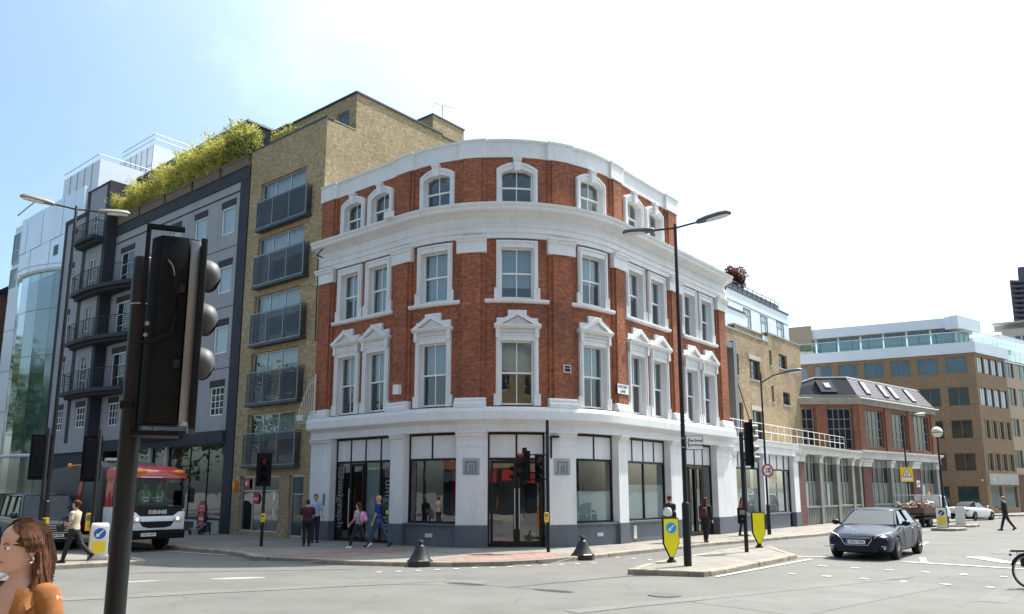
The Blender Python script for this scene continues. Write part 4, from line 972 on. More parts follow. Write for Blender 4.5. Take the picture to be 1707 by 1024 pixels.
# roof storey behind the bamboo, lift housing
mb = MB(); F.box(mb, -29, -15.9, -9, -2.2, 17.6, 22.4); F.box(mb, -15.9, -12.4, -9, -2.4, 17.6, 21.3); o = wp(mb, 'roof_storey', 'darkbrown', hb)
mb = MB(); F.box(mb, -29.1, -15.75, -9, -2.1, 22.4, 22.52); mb.build('roof_edge', 'steel', o)
mb = MB(); F.box(mb, HL, HR, -9, -.3, 17.3, 17.6); wp(mb, 'flat_roof', 'slate', hb)
lift = MB(); F.box(lift, -39.0, -33.6, -14, -5.2, 20, 27.4); o = wp(lift, 'lift_housing', 'cladwhite', hb)
mb = MB()
for k in range(7): F.box(mb, -39.0 + .9 * k - .02, -39.0 + .9 * k + .02, -5.2, -5.17, 20, 27.4)
for z in (22.5, 24.2, 25.8): F.box(mb, -39.0, -33.6, -5.2, -5.165, z, z + .04)
for z in (27.9, 28.3): mb.tube([F.pt(-38.9, -5.3, z), F.pt(-33.7, -5.3, z), F.pt(-33.7, -13, z)], .03, 5)
mb.build('panel_joint', 'steel', o)

# bamboo planters along the roof edge
def leaves(mb, n, centre, spread, ln, wd, up=.3, rng=R_):
    for _ in range(n):
        c = Vector(centre()); a = rng.uniform(0, 2 * math.pi); t = rng.uniform(-.5, 1.1)
        d = Vector((math.cos(a) * math.cos(t), math.sin(a) * math.cos(t), math.sin(t) + up)).normalized() * ln * rng.uniform(.6, 1.4)
        nrm = Vector((rng.uniform(-1, 1), rng.uniform(-1, 1), rng.uniform(-.3, 1))); sd = d.cross(nrm)
        if sd.length < 1e-4: continue
        sd.normalize(); sd *= wd * rng.uniform(.7, 1.3)
        mb.face([c, c + d * .5 + sd, c + d, c + d * .5 - sd])
spans = [(-25.9, -23.2, 1.35), (-23.0, -20.2, 1.55), (-20.0, -17.2, 1.75), (-17.0, -14.4, 1.95), (-14.2, -11.8, 1.85)]
plab = ['bamboo planter at the left end of the row, against the dark tower', 'second bamboo planter from the dark tower on the grey roof', 'middle bamboo planter of the five on the grey roof edge', 'fourth bamboo planter from the tower, with the tallest yellow canes', 'bamboo planter nearest the yellow brick block, partly deep green']
for i, (a, b, h) in enumerate(spans):
    pl = thing('bamboo_planter', plab[i], 'planter', F.pt((a + b) / 2, -.2, 17.92), group='bamboo planters along the roof edge')
    mb = MB(); F.box(mb, a, b, -.75, .12, 17.93, 18.5); F.box(mb, a - .03, b + .03, .1, .15, 18.38, 18.52); wp(mb, 'trough', 'wood', pl)
    cu = MB(); lf = MB(); dk = MB()
    for k in range(105):
        s, d = R_.uniform(a, b), R_.uniform(-.65, .15); hh = h * R_.uniform(.55, 1.12) * (1 + .18 * math.sin(s * 2.3)); lx, ly = R_.uniform(-.3, .3), R_.uniform(-.3, .75)
        p0, p1, p2 = F.pt(s, d, 18.45), F.pt(s + lx * .4, d + ly * .3, 18.45 + hh * .6), F.pt(s + lx, d + ly, 18.45 + hh)
        cu.tube([p0, p1, p2], [.014, .011, .005], 4)
        for j in range(24):
            t = R_.uniform(.02, 1.0); base = p0.lerp(p1, t / .6) if t < .6 else p1.lerp(p2, (t - .6) / .4)
            leaves(lf if R_.random() > (.16 if i < 4 else .4) else dk, 4, lambda: base + Vector((R_.gauss(0, .1), R_.gauss(0, .1), R_.gauss(0, .08))), 0, .24, .017, .25)
    wp(cu, 'canes', 'culm', pl)['kind'] = 'stuff'; wp(lf, 'foliage', 'bamboo', pl)['kind'] = 'stuff'; wp(dk, 'deep_foliage', 'bamboodark', pl)['kind'] = 'stuff'
# overhang of foliage at the far right top (planter on the yellow block's terrace)
pl = thing('terrace_shrub', 'feathery green shrub behind the glass screen on the yellow block terrace', 'plant', F.pt(-10.6, -1.3, 18.5))
lf = MB(); cu = MB()
for k in range(26):
    s = R_.uniform(-11.6, -9.6); hh = R_.uniform(.7, 1.9) * (1 - abs(s + 10.9) * .25); p0 = F.pt(s, -1.25, 18.5); p1 = F.pt(s + R_.uniform(-.4, .4), -1.2, 18.5 + hh); cu.tube([p0, p1], [.012, .004], 4)
    for j in range(16): leaves(lf, 3, lambda: p0.lerp(p1, R_.uniform(.2, 1)) + Vector((R_.gauss(0, .08), R_.gauss(0, .08), R_.gauss(0, .06))), 0, .16, .02, .1)
wp(cu, 'canes', 'culm', pl)['kind'] = 'stuff'; wp(lf, 'foliage', 'bamboo', pl)['kind'] = 'stuff'

# ------------------------------------------------------------------ pale panelled building with the tall glass bay
gb = thing('panelled_building', 'pale panel-clad building with a tall curved glass bay, left of the grey one', 'building', F.pt(-38, .3, G0))
mb = MB(); F.box(mb, -43.6, -32.5, -10, -.5, .1, 22.2); wp(mb, 'inner_core', 'steel', gb)
ncol, zr = [-43.6, -42.45, -41.3, -39.5, -37.7, -35.9, -34.2, -32.5], [4.6, 7.6, 10.6, 13.6, 16.9, 19.6, 22.4]
for i in range(7):
    for k in range(6):
        if i >= 2 and k < 4: continue
        mb = MB(); F.box(mb, ncol[i] + .025, ncol[i + 1] - .025, -.5, -.4 + .02 * ((i + k) % 2), zr[k] + .025, zr[k + 1] - .025); wp(mb, 'cladding_panel', 'clad', gb)
for k in range(4):
    mb = MB(); F.box(mb, -43.55, -41.35, -.42, .05, zr[k] - 4.4 + .02 if k == 0 else zr[k] + .02, zr[k + 1] - .02); wp(mb, 'cladding_panel', 'cladwhite', gb)
# upper drum and roof rails
mb = MB(); F.box(mb, -38.6, -32.6, -8, -1.2, 22.2, 24.6); drum = wp(mb, 'roof_drum', 'cladwhite', gb)
mb = MB()
for s in (-37.4, -36.2, -35, -33.8): F.box(mb, s - .02, s + .02, -1.2, -1.17, 22.4, 24.6)
mb.tube([F.pt(-38.6, -1.2, 25.0), F.pt(-32.8, -1.2, 25.0), F.pt(-32.8, -6, 25.0)], .03, 5); mb.tube([F.pt(-44.2, -.2, 22.9), F.pt(-41, -.2, 23.2)], .06, 5)
mb.build('joint', 'steel', drum)
mb = MB(); F.box(mb, -36.9, -36.2, -.4, -.37, 18.3, 19.0); wp(mb, 'vent_grille', 'anth', gb)
# window strip at its far left
for z in (5.2, 8.0, 10.8, 13.6, 16.4, 19.2):
    glazing(F, gb, -45.3, -43.9, z, z + 2.4, -.45, 'strip_window', 'alu', 'darkglass', 1, [0, .4, 1])
mb = MB(); F.box(mb, -45.4, -43.62, -8, -.55, .1, 22.2); wp(mb, 'strip_wall', 'cladwhite', gb)
# bay: cylinder segment of tall panes
bay = []
for i in range(8):
    t = i / 7; s = -41.3 + 8.7 * t; d = -.35 + 1.5 * math.sin(math.pi * min(1, t * .95 + .02)) ** .8; bay.append((s, d))
for i in range(7):
    for z0, z1 in ((1.9, 4.2), (4.35, 7.6), (7.6, 10.8), (10.8, 13.9), (13.9, 16.5)):
        a, b = F.pt(bay[i][0], bay[i][1], 0), F.pt(bay[i + 1][0], bay[i + 1][1], 0); n = F.pt(0, -.04, 0) - F.pt(0, 0, 0)
        mb = MB(); e = (b - a) * .006
        mb.ext([(a.x + e.x, a.y + e.y, z0 + .02), (b.x - e.x, b.y - e.y, z0 + .02), (b.x - e.x, b.y - e.y, z1 - .02), (a.x + e.x, a.y + e.y, z1 - .02)], tuple(n)); wp(mb, 'bay_pane', 'bayglass', gb)
mb = MB()
for z in (4.2, 16.5): mb = MB(); mb.tube([F.pt(s, d + .05, z + .1) for s, d in bay], .16 if z > 5 else .12, 6); wp(mb, 'bay_rim', 'clad', gb)
mb = MB(); mb.tube([F.pt(s, d + .3, 16.9) for s, d in bay], .05, 6); wp(mb, 'bay_rail', 'clad', gb)
pass
mb = MB()
for s, d in bay[1:-1]: mb.tube([F.pt(s, d - .1, 1.9), F.pt(s, d - .1, 16.5)], .03, 5)
for z in (7.6, 10.8, 13.9):
    for i in (2, 5): mb.tube([F.pt(bay[i][0] - .6, bay[i][1] - .25, z), F.pt(bay[i][0] + .6, bay[i][1] - .25, z - .12)], .05, 5)
wp(mb, 'bay_strut', 'alu', gb)
mb = MB(); F.box(mb, -41.3, -32.6, -.45, -.3, .1, 16.5); wp(mb, 'bay_back_wall', mat('bay_interior', (.3, .38, .38), .9, .2, .3), gb)
mb = MB()
for s in (-41, -38.6, -36.2, -33.8): F.box(mb, s - .25, s + .25, -.3, .1, .1, 4.2)
F.box(mb, -41.3, -32.6, -.3, .05, .1, .9); wp(mb, 'stone_base', 'sand', gb)

# dark old building at the extreme left
db = thing('dark_brick_building', 'dark reddish brick building with a slate roof at the extreme left edge', 'building', F.pt(-50, 0, G0))
mb = MB(); F.box(mb, -60, -46.0, -10, .2, .1, 17.0); wp(mb, 'wall', 'purplebrick', db)
mb = MB(); mb.loft([[F.pt(-60, .3, 17), F.pt(-60, -10, 17), F.pt(-60, -5, 21)], [F.pt(-45.8, .3, 17), F.pt(-45.8, -10, 17), F.pt(-45.8, -5, 21)]]); wp(mb, 'roof', 'slate', db)
for s in (-48.5, -51.5, -54.5):
    for z in (3, 6.5, 10, 13.5): glazing(F, db, s, s + 1.2, z, z + 1.9, .24, 'window', 'whitewood', 'darkglass', 2, 2, panes='one')

# TV aerial
ae = thing('tv_aerial', 'thin television aerial standing on the brick roof housing', 'aerial', F.pt(-5.9, -7.5, 21.36))
mb = MB(); p = F.pt(-5.9, -7.5, 0); mb.tube([(p.x, p.y, 21.3), (p.x, p.y, 22.25)], .02, 6); wp(mb, 'mast', 'steel', ae)
mb = MB(); u = Vector((.9, .3, -.12)); b0 = Vector((p.x, p.y, 22.25)); u *= .38; mb.tube([b0 - u * 1.1, b0 + u * 1.8], .012, 5); sd = Vector((-.3, .9, 0))
for k in range(11): q = b0 - u * 1.0 + u * .27 * k; mb.tube([q - sd * .1, q + sd * .1], .007, 4)
for k in (-1, 1): mb.tube([b0 - u * 1.1, b0 - u * 1.4 + Vector((0, 0, .28 * k))], .009, 4); mb.tube([b0 - u * 1.4 + Vector((0, 0, .27 * k)) - sd * .12, b0 - u * 1.4 + Vector((0, 0, .27 * k)) + sd * .12], .007, 4)
wp(mb, 'yagi_boom', 'steel', ae)
# ------------------------------------------------------------------ arcade with red brick workshop above
ar = thing('arcade_building', 'low grey arcade of timber shopfronts between white columns, red brick workshop above', 'building', F.pt(34, 0, G0))
CC = F.pt(40.37, 0, 0); DC = Vector((math.sin(rad(49.6)), math.cos(rad(49.6))))
FC = Fac(CC, DC)
def arcade(fac, s0, s1, cols, wide, zt=4.22):
    mb = MB(); fac.sweep(mb, s0, s1, [(-5, 4.2), (.02, 4.2), (.02, 4.5), (.12, 4.56), (.22, 4.66), (.22, 4.72), (-5, 4.78)] if fac is F else [(-5, 4.28), (.02, 4.28), (.02, 4.6), (.15, 4.66), (.3, 4.76), (.3, 4.86), (-5, 4.95)])
    wp(mb, 'stone_cornice', 'offwhite', ar)
    for c in cols:
        hwid = .62 if c in wide else .24
        mb = MB(); fac.box(mb, c - hwid, c + hwid, -.25, .03, .1, 3.72); wp(mb, 'pier' if c in wide else 'column', 'purplebrick' if c in wide else 'greencol', ar)
        mb = MB(); fac.sweep(mb, c - hwid - .05, c + hwid + .05, [(-.3, 3.72), (.08, 3.72), (.1, 4.0), (.2, 4.1), (.24, 4.22), (-.3, 4.22)]); wp(mb, 'capital', 'offwhite', ar)
    cs = sorted(cols)
    for a, b in zip(cs, cs[1:]):
        a2 = a + (.62 if a in wide else .24); b2 = b - (.62 if b in wide else .24)
        mb = MB(); n = 4
        for i in range(n + 1): x = a2 + (b2 - a2) * i / n; fac.box(mb, max(a2, x - .05), min(b2, x + .05), -.3, -.2, 1.2, 4.2)
        for z in (2.55, 3.7): fac.box(mb, a2, b2, -.3, -.215, z, z + .07)
        fac.box(mb, a2, b2, -.3, .0, 1.08, 1.2); fac.box(mb, a2, b2, -.3, -.21, 4.14, 4.22)
        o = wp(mb, 'shop_bay', 'greencol', ar)
        for i in range(n):
            x, y = a2 + (b2 - a2) * i / n, a2 + (b2 - a2) * (i + 1) / n
            for z0, z1, g in ((1.2, 2.55, 'board' if (i * 2 + int(a)) % 5 else 'frost'), (2.62, 3.7, 'darkglass'), (3.77, 4.14, 'greencol')):
                m2 = MB(); fac.box(m2, x + .052, y - .052, -.27, -.25, z0, z1)
                m2.build('pane', g, o)
        m2 = MB(); k = 9
        fac.box(m2, a2, b2, -.3, -.13, .1, 1.08)
        for i in range(k): x = a2 + (b2 - a2) * (i + .2) / k; fac.box(m2, x, x + (b2 - a2) / k * .55, -.13, -.07, .16, 1.04)
        m2.build('stall_riser', 'greencol', o)
arcade(F, 28.1, 40.35, [28.5, 31.95, 35.2, 38.4, 40.1], [28.5])
arcade(FC, -.1, 13.5, [.85, 4.7, 8.7, 12.7], [.85, 8.7])
# brick workshop on top
wk = thing('brick_workshop', 'red brick workshop with slate mansard roof standing over the arcade', 'building', FC.pt(0, -.1, 4.9))
W = Fac(FC.pt(.4, -.15, 0), DC)
Lw = 12.9
LX = Fac(W.P + Vector((-7.6, 0)), (1, 0))      # left face, seen square-on
def workwin(fac, a, b, z0, z1, nx, nz):
    return glazing(fac, wk, a, b, z0, z1, -.16, 'workshop_window', 'greencol', 'darkglass', nx, nz, fw=.09, bw=.05)
hr = [(1.15, 3.85, 5.15, 7.8), (4.95, 7.75, 5.15, 7.8), (8.6, 11.8, 5.15, 7.85)]
mb = MB(); W.wall(mb, 0, Lw, 4.6, 8.6, hr, 0, .22)
hl = [(2.75, 5.45, 4.9, 7.8), (7.6 - 2.15 + .1, 7.6 - .4, 4.9, 7.8)]
hl = [(7.6 - 4.85, 7.6 - 3.05, 4.9, 7.8), (7.6 - 2.15, 7.6 - .4, 4.9, 7.8)]
LX.wall(mb, 0, 7.6, 4.6, 8.6, hl, 0, .22); wp(mb, 'brick_wall', 'workbrick', wk)
for a, b, z0, z1 in hr: workwin(W, a, b, z0, z1, 4, 4)
for a, b, z0, z1 in hl: workwin(LX, a, b, z0, z1, 4, [0, .23, .5, .75, 1])
for a in (.0, 4.05, 7.9, 12.1): mb = MB(); W.box(mb, a, a + .8, 0, .1, 4.9, 8.05); wp(mb, 'brick_pier', 'workbrick', wk)
for a in (0, 7.6 - 2.95, 7.6 - .36): mb = MB(); LX.box(mb, a, a + (.75 if a < 5 and a > 1 else .36 if a > 5 else 2.6), 0, .1, 4.9, 8.0); wp(mb, 'brick_pier', 'workbrick', wk)
mb = MB()
W.sweep(mb, -.1, Lw + .1, [(-.3, 8.1), (.08, 8.1), (.12, 8.3), (.2, 8.36), (.26, 8.5), (.26, 8.56), (-.3, 8.6)]); LX.sweep(mb, 0, 7.65, [(-.3, 8.05), (.08, 8.05), (.12, 8.25), (.2, 8.32), (.26, 8.5), (.26, 8.56), (-.3, 8.6)])
W.sweep(mb, -.05, Lw, [(-.3, 8.6), (.12, 8.6), (.12, 8.72), (-.3, 8.74)]); LX.sweep(mb, 0, 7.6, [(-.3, 8.6), (.12, 8.6), (.12, 8.72), (-.3, 8.74)]); wp(mb, 'eaves_course', 'stone', wk)
mb = MB(); mb.tube([W.pt(-.1, .3, 8.5), W.pt(Lw + .3, .3, 8.5)], .06, 6); mb.tube([LX.pt(1.8, .3, 8.5), LX.pt(4.4, .3, 8.5)], .05, 6); wp(mb, 'gutter', 'lead', wk)
# mansard: slopes, each course of slates raised slightly
e0, e1 = LX.pt(1.3, .05, 8.75), LX.pt(7.6, .05, 8.75); e2 = W.pt(Lw - .15, .05, 8.75)
t0, t1, t2 = LX.pt(5.0, -.75, 10.05), LX.pt(7.25, -.7, 10.08), W.pt(Lw - .9, -.75, 10.08)
mb = MB(); mb.face([e0, e1, t1, t0]); mb.face([e0, t0, t0 + Vector((0, 6, 0)), e0 + Vector((0, 6, 0))]); wp(mb, 'left_slope', 'slate', wk)
mb = MB(); n = 9
for k in range(n):
    a, b = e1.lerp(t1, k / n), e2.lerp(t2, k / n); c, d = e1.lerp(t1, (k + 1) / n), e2.lerp(t2, (k + 1) / n); out = Vector((DC.y, -DC.x, 0)) * .03
    mb.face([a + out, b + out, d, c]); mb.face([a, b, b + out, a + out])
rs = wp(mb, 'slate_slope', 'slatelit', wk)
for k, (x0, x1) in enumerate(((.13, .185), (.36, .415), (.495, .55), (.73, .785))):
    bl = lambda u, v: e1.lerp(e2, u).lerp(t1.lerp(t2, u), v)
    o3 = Vector((DC.y, -DC.x, .5)) * .09
    mb = MB(); mb.ext([bl(x0, .12), bl(x1, .12), bl(x1, .86), bl(x0, .86)], o3); so_ = mb.build('skylight', 'anth', rs)
    so_.parent = wk; so_.matrix_parent_inverse = INV[wk.name]
    mb = MB(); mb.ext([bl(x0 + .006, .17) + o3, bl(x1 - .006, .17) + o3, bl(x1 - .006, .8) + o3, bl(x0 + .006, .8) + o3], o3 * .1); mb.build('skylight_pane', 'whiteblind', so_)
mb = MB(); q = [e0.lerp(e1, .62), e0.lerp(e1, .8)]; up_ = (t1 - e1)
mb.ext([q[0] + up_ * .1, q[1] + up_ * .1, q[1] + up_ * .75, q[0] + up_ * .75], (0, -.1, .05)); o = wp(mb, 'skylight', 'signblack', wk)
mb = MB(); mb.ext([q[0] * .6 + q[1] * .4 + up_ * .35 + Vector((0, -.11, .05)), q[0] * .25 + q[1] * .75 + up_ * .35 + Vector((0, -.11, .05)), q[0] * .25 + q[1] * .75 + up_ * .62 + Vector((0, -.11, .05)), q[0] * .6 + q[1] * .4 + up_ * .62 + Vector((0, -.11, .05))], (0, -.02, .01)); mb.build('skylight_pane', 'whiteblind', o)
mb = MB(); mb.tube([e0 + Vector((0, 0, .02)), t0, t1, t2], .06, 6); wp(mb, 'ridge_flashing', 'lead', wk)
mb = MB(); mb.face([t0, t1, t2, t2 + Vector((-4, 5, 0)), t0 + Vector((0, 6, 0))]); wp(mb, 'flat_roof', 'slate', wk)
# white railing on the wing roof
rl = thing('roof_railing', 'white tubular safety railing along the low roof edge before the workshop', 'railing', F.pt(30, -.3, 4.7))
mb = MB()
for z in (5.2, 5.62): mb.tube([F.pt(19.4, -.35, z), F.pt(38.2, -.35, z)], .016, 6)
wp(mb, 'rail', 'whitewood', rl)
for i in range(20):
    s = 19.4 + 18.8 * i / 19; mb = MB(); mb.tube([F.pt(s, -.35, 4.68), F.pt(s, -.35, 5.62)], .015, 6); wp(mb, 'post', 'whitewood', rl)

# ------------------------------------------------------------------ old stock brick warehouse, set back
P0 = uv2(38, 19); FO = Fac(P0, Uv)
ob = thing('old_brick_warehouse', 'weathered old yellow brick warehouse wall with a dark duct, set back above the low roofs', 'building', FO.pt(10, 0, 4.7))
ho = [(5.95, 6.85, 8.95, 10.25), (8.5, 10.15, 8.95, 10.2), (11.82, 12.25, 10.2, 11.2), (13.55, 15.0, 10.25, 11.2), (6.0, 7.2, 5.0, 7.3), (8.6, 10.2, 5.0, 7.0), (11.9, 12.3, 7.8, 8.85), (13.9, 15.2, 7.8, 8.65)]
mb = MB(); FO.wall(mb, 2.5, 11.75, 4.6, 11.68, ho, 0, .3); FO.wall(mb, 11.75, 17.7, 4.6, 12.32, ho, 0, .3); FO.wall(mb, 7.3, 11.75, 11.68, 12.2, (), -.35)
a, b = FO.pt(17.7, 0, 0), FO.pt(17.7, -8, 0); mb.face([(a.x, a.y, 4), (b.x, b.y, 4), (b.x, b.y, 12.3), (a.x, a.y, 12.3)])
wp(mb, 'brick_wall', 'oldstock', ob)
mb = MB(); FO.box(mb, 2.5, 11.8, -.4, .04, 11.66, 11.76); FO.box(mb, 11.75, 17.75, -.4, .04, 12.3, 12.4); FO.box(mb, 7.3, 11.75, -.8, -.3, 12.2, 12.3); wp(mb, 'coping', 'stone', ob)
for i, (a, b, z0, z1) in enumerate(ho):
    glazing(FO, ob, a, b, z0, z1, -.15, 'iron_window', 'anth', 'darkglass', 1 if b - a < .6 else 3, 3, fw=.05, bw=.03, panes='one')
    m2 = MB(); FO.box(m2, a - .06, b + .06, -.1, .04, z0 - .12, z0); wp(m2, 'window_sill', 'stone', ob)
for a, b, z0, z1 in (ho[1], ho[5]):
    m2 = MB(); FO.box(m2, a - .15, b + .15, -.02, .03, z1, z1 + .28); wp(m2, 'lintel', 'concrete', ob)
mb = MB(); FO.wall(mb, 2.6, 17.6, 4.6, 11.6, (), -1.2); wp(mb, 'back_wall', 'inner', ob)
mb = MB(); FO.box(mb, 5.0, 5.42, .1, .5, 4.7, 10.75); FO.box(mb, 3.2, 5.0, .12, .48, 10.3, 10.62); wp(mb, 'extract_duct', 'copper', ob)
mb = MB(); mb.tube([FO.pt(6.2, .15, 8.4), FO.pt(8.6, .15, 5.0)], .03, 5); mb.tube([FO.pt(3.9, .05, 11.6), FO.pt(3.9, .05, 6)], .035, 5); wp(mb, 'drain_pipe', 'black', ob)
# escape stair in the gap beside the corner building
es = thing('escape_stair', 'dark steel escape stair in the gap beside the red brick corner', 'stair', F.pt(19.8, -2.5, 4.7))
for k in range(11):
    z = 4.95 + .36 * k; mb = MB(); F.box(mb, 19.25, 20.25, -2.1 - .22 * k, -1.8 - .22 * k, z, z + .05); wp(mb, 'tread', 'black', es)
mb = MB(); mb.tube([F.pt(20.3, -1.7, 4.9), F.pt(20.3, -4.4, 9.0)], .05, 5); mb.tube([F.pt(20.3, -1.7, 5.8), F.pt(20.3, -4.4, 9.9)], .025, 5); wp(mb, 'stringer', 'black', es)

# white rendered block behind it
FW = Fac(uv2(38, 24), Uv)
wb = thing('white_terrace_block', 'white rendered block with green framed windows and roof terrace behind the old warehouse', 'building', FW.pt(22, 0, 5))
hwn = [(19.95, 21.55, 14.4, 16.35), (23.4, 25.05, 14.4, 16.4), (26.95, 28.75, 14.4, 16.5)]
mb = MB(); FW.wall(mb, 17.0, 29.9, 8, 17.45, hwn, 0, .2); FW.box(mb, 13, 19.15, -2, .5, 8, 15.6)
a, b = FW.pt(29.9, 0, 0), FW.pt(29.9, -8, 0); mb.face([(a.x, a.y, 8), (b.x, b.y, 8), (b.x, b.y, 17.45), (a.x, a.y, 17.45)]); wp(mb, 'rendered_wall', 'cladwhite', wb)
for a, b, z0, z1 in hwn: glazing(FW, wb, a, b, z0, z1, -.04, 'window', mat('green_steel', (.22, .3, .3), .5) if 'gs' not in M else M['gs'], 'whiteblind', [0, .2, .75, 1], [0, .2, .75, 1], fw=.06, bw=.07)
mb = MB(); FW.box(mb, 16.9, 30.0, -.5, .08, 17.42, 17.55); FW.box(mb, 13, 19.2, -2, .56, 15.55, 15.66); FW.box(mb, 17, 29.9, .0, .02, 16.5, 16.54); wp(mb, 'coping', 'anth', wb)
mb = MB(); FW.box(mb, 13.5, 17.6, -3, -.4, 15.6, 18.0); wp(mb, 'stair_tower', 'stock', wb)
mb = MB(); mb.tube([FW.pt(17, -.25, 18.3), FW.pt(28.5, -.25, 18.3)], .04, 5); mb.tube([FW.pt(17, -.25, 17.6), FW.pt(28.5, -.25, 17.6)], .025, 5)
for i in range(13): s = 17 + 11.5 * i / 12; mb.tube([FW.pt(s, -.25, 17.5), FW.pt(s, -.25, 18.3)], .03, 5)
o = wp(mb, 'terrace_rail', 'steel', wb)
mb = MB(); FW.box(mb, 17.1, 28.4, -.3, -.27, 17.6, 18.1); mb.build('rail_screen', 'anth', o)
sh = thing('roof_shrub', 'round copper red shrub behind the roof terrace railing', 'plant', FW.pt(20.6, -.9, 17.5))
mb = MB(); mb.tube([FW.pt(20.6, -.9, 17.5), FW.pt(20.6, -.9, 19)], .06, 5); wp(mb, 'stem', 'bark', sh)
lf = MB(); ctr = FW.pt(20.6, -.9, 18.9)
def inball():
    while 1:
        v = Vector((R_.uniform(-1, 1), R_.uniform(-1, 1), R_.uniform(-1, 1)))
        if .3 < v.length < 1: return ctr + v * (.95 + .2 * math.sin(v.x * 7 + v.z * 5))
leaves(lf, 3200, inball, 0, .17, .06); wp(lf, 'foliage', 'shrubred', sh)['kind'] = 'stuff'

# ------------------------------------------------------------------ tan office block
O0 = Vector((42.02, 70.0)); DL = Vector((-math.sin(rad(61.7)), math.cos(rad(61.7)))); DR = Vector((math.sin(rad(54)), math.cos(rad(54))))
# left face: s measured from the corner towards the left (so the frame runs right-to-left)
FL = Fac(O0, DL, N=(-DL.y, DL.x)); FR = Fac(O0, DR)
if FL.N.y > 0: FL.N = -FL.N
of = thing('office_block', 'tan clad office block with rows of windows and a glazed roof terrace', 'building', (O0.x, O0.y, G0))
cols = [(.66 + 2.28 * i, .66 + 2.28 * i + 1.7) for i in range(7)]
zr = [(12.67, 14.2), (9.68, 11.42), (6.72, 8.42), (3.82, 5.43)]
hL = [(a, b, z0, z1) for a, b in cols for z0, z1 in zr] + [(a, b, .68, 2.5) for a, b in cols]
mb = MB(); FL.wall(mb, 0, 17, .1, 14.5, hL, 0, .25)
hR = []
for z0, z1 in ((12.68, 14.2), (9.7, 11.36), (6.75, 8.4), (3.85, 5.42)):
    for i in range(4): hR.append((.5 + 1.42 * i, .5 + 1.42 * i + 1.2, z0, z1))
hR += [(.6, 2.9, .55, 2.5), (3.3, 6.0, .55, 2.5)]
FR.wall(mb, 0, 6.3, .1, 14.5, hR, 0, .25); wp(mb, 'clad_wall', 'tile', of)
bl = {(0, 4): .3, (0, 5): .3, (0, 3): .25, (3, 0): .2}
for i, (a, b) in enumerate(cols):
    for r, (z0, z1) in enumerate(zr): glazing(FL, of, a, b, z0, z1, -.1, 'window', 'goldmullion', 'blueglass' if r == 0 else 'darkglass', 2, 1, panes=None if 0 else True, blind=None)
    glazing(FL, of, a, b, .68, 2.5, -.1, 'shop_window', 'goldmullion', 'tealglass', 1, 1)
for i, (a, b, z0, z1) in enumerate(hR):
    lit = z0 > 9
    o = glazing(FR, of, a, b, z0, z1, -.1, 'window', 'goldmullion', ('whiteblind' if lit else 'darkglass') if z0 > 1 else 'tealglass', 2 if z0 > 1 else 1, 1)
    if lit: m2 = MB(); FR.box(m2, b - .12, b + .1, -.1, .02, z0, z1); m2.build('fin', 'anth', o)
mb = MB(); FL.box(mb, -.15, 16.5, -.3, .12, 14.5, 15.5); FR.box(mb, -.12, 7.0, -.3, .12, 14.5, 15.5); wp(mb, 'terrace_parapet', 'cladwhite', of)
# glass balustrade, bay by bay
for i in range(11):
    m2 = MB(); FL.box(m2, .03 + 1.44 * i, 1.41 + 1.44 * i, .02, .05, 15.5, 16.45); wp(m2, 'balustrade_pane', 'screen', of)
for i in range(11):
    m2 = MB(); FR.box(m2, .03 + 1.0 * i, .97 + 1.0 * i, .02, .05, 15.5, 16.45); wp(m2, 'balustrade_pane', 'screen', of)
mb = MB(); mb.tube([FL.pt(16, .04, 16.5), FL.pt(0, .04, 16.5), FR.pt(0, .04, 16.5), FR.pt(11, .04, 16.5)], .05, 6); wp(mb, 'handrail', 'alu', of)
# top storey: set back glazing under a white roof slab
mb = MB()
FL.box(mb, 1.0, 13.9, -6, -1.5, 17.25, 18.2); wp(mb, 'roof_slab', 'cladwhite', of)
mb = MB(); FR.box(mb, -.2, 4.4, -2.2, -1.0, 16.95, 18.15); wp(mb, 'roof_slab', 'cladwhite', of)
for i in range(6):
    a = 1.3 + 2.05 * i
    glazing(FL, of, a, a + 1.95, 15.3, 17.25, -1.8, 'terrace_window', 'goldmullion', 'blueglass', 2, 1, fw=.09)
for i in range(3): glazing(FR, of, .2 + 1.0 * i, 1.15 + 1.0 * i, 15.3, 16.95, -1.6, 'terrace_window', 'goldmullion', 'tealglass', 1, 1)
mb = MB(); FL.box(mb, 13.9, 16.4, -4, -1.2, 15.3, 18.6); wp(mb, 'stair_housing', 'sand', of)
mb = MB(); FL.box(mb, .2, 16.9, -12, -.32, 14.52, 15.2); wp(mb, 'terrace_floor', 'concrete', of)
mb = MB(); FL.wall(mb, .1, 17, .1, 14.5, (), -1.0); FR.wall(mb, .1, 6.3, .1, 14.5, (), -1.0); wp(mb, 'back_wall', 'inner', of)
mb = MB(); FR.box(mb, 0.4, 6.3, .0, .08, 2.62, 3.6); wp(mb, 'fascia_band', 'concrete', of)
mb = MB()
for s in (.35, 1.9): mb.sphere(FL.pt(s, .15, 3.0) if s < 1 else FR.pt(.9, .2, 3.0), .09)
wp(mb, 'wall_lamp', 'whitewood', of)
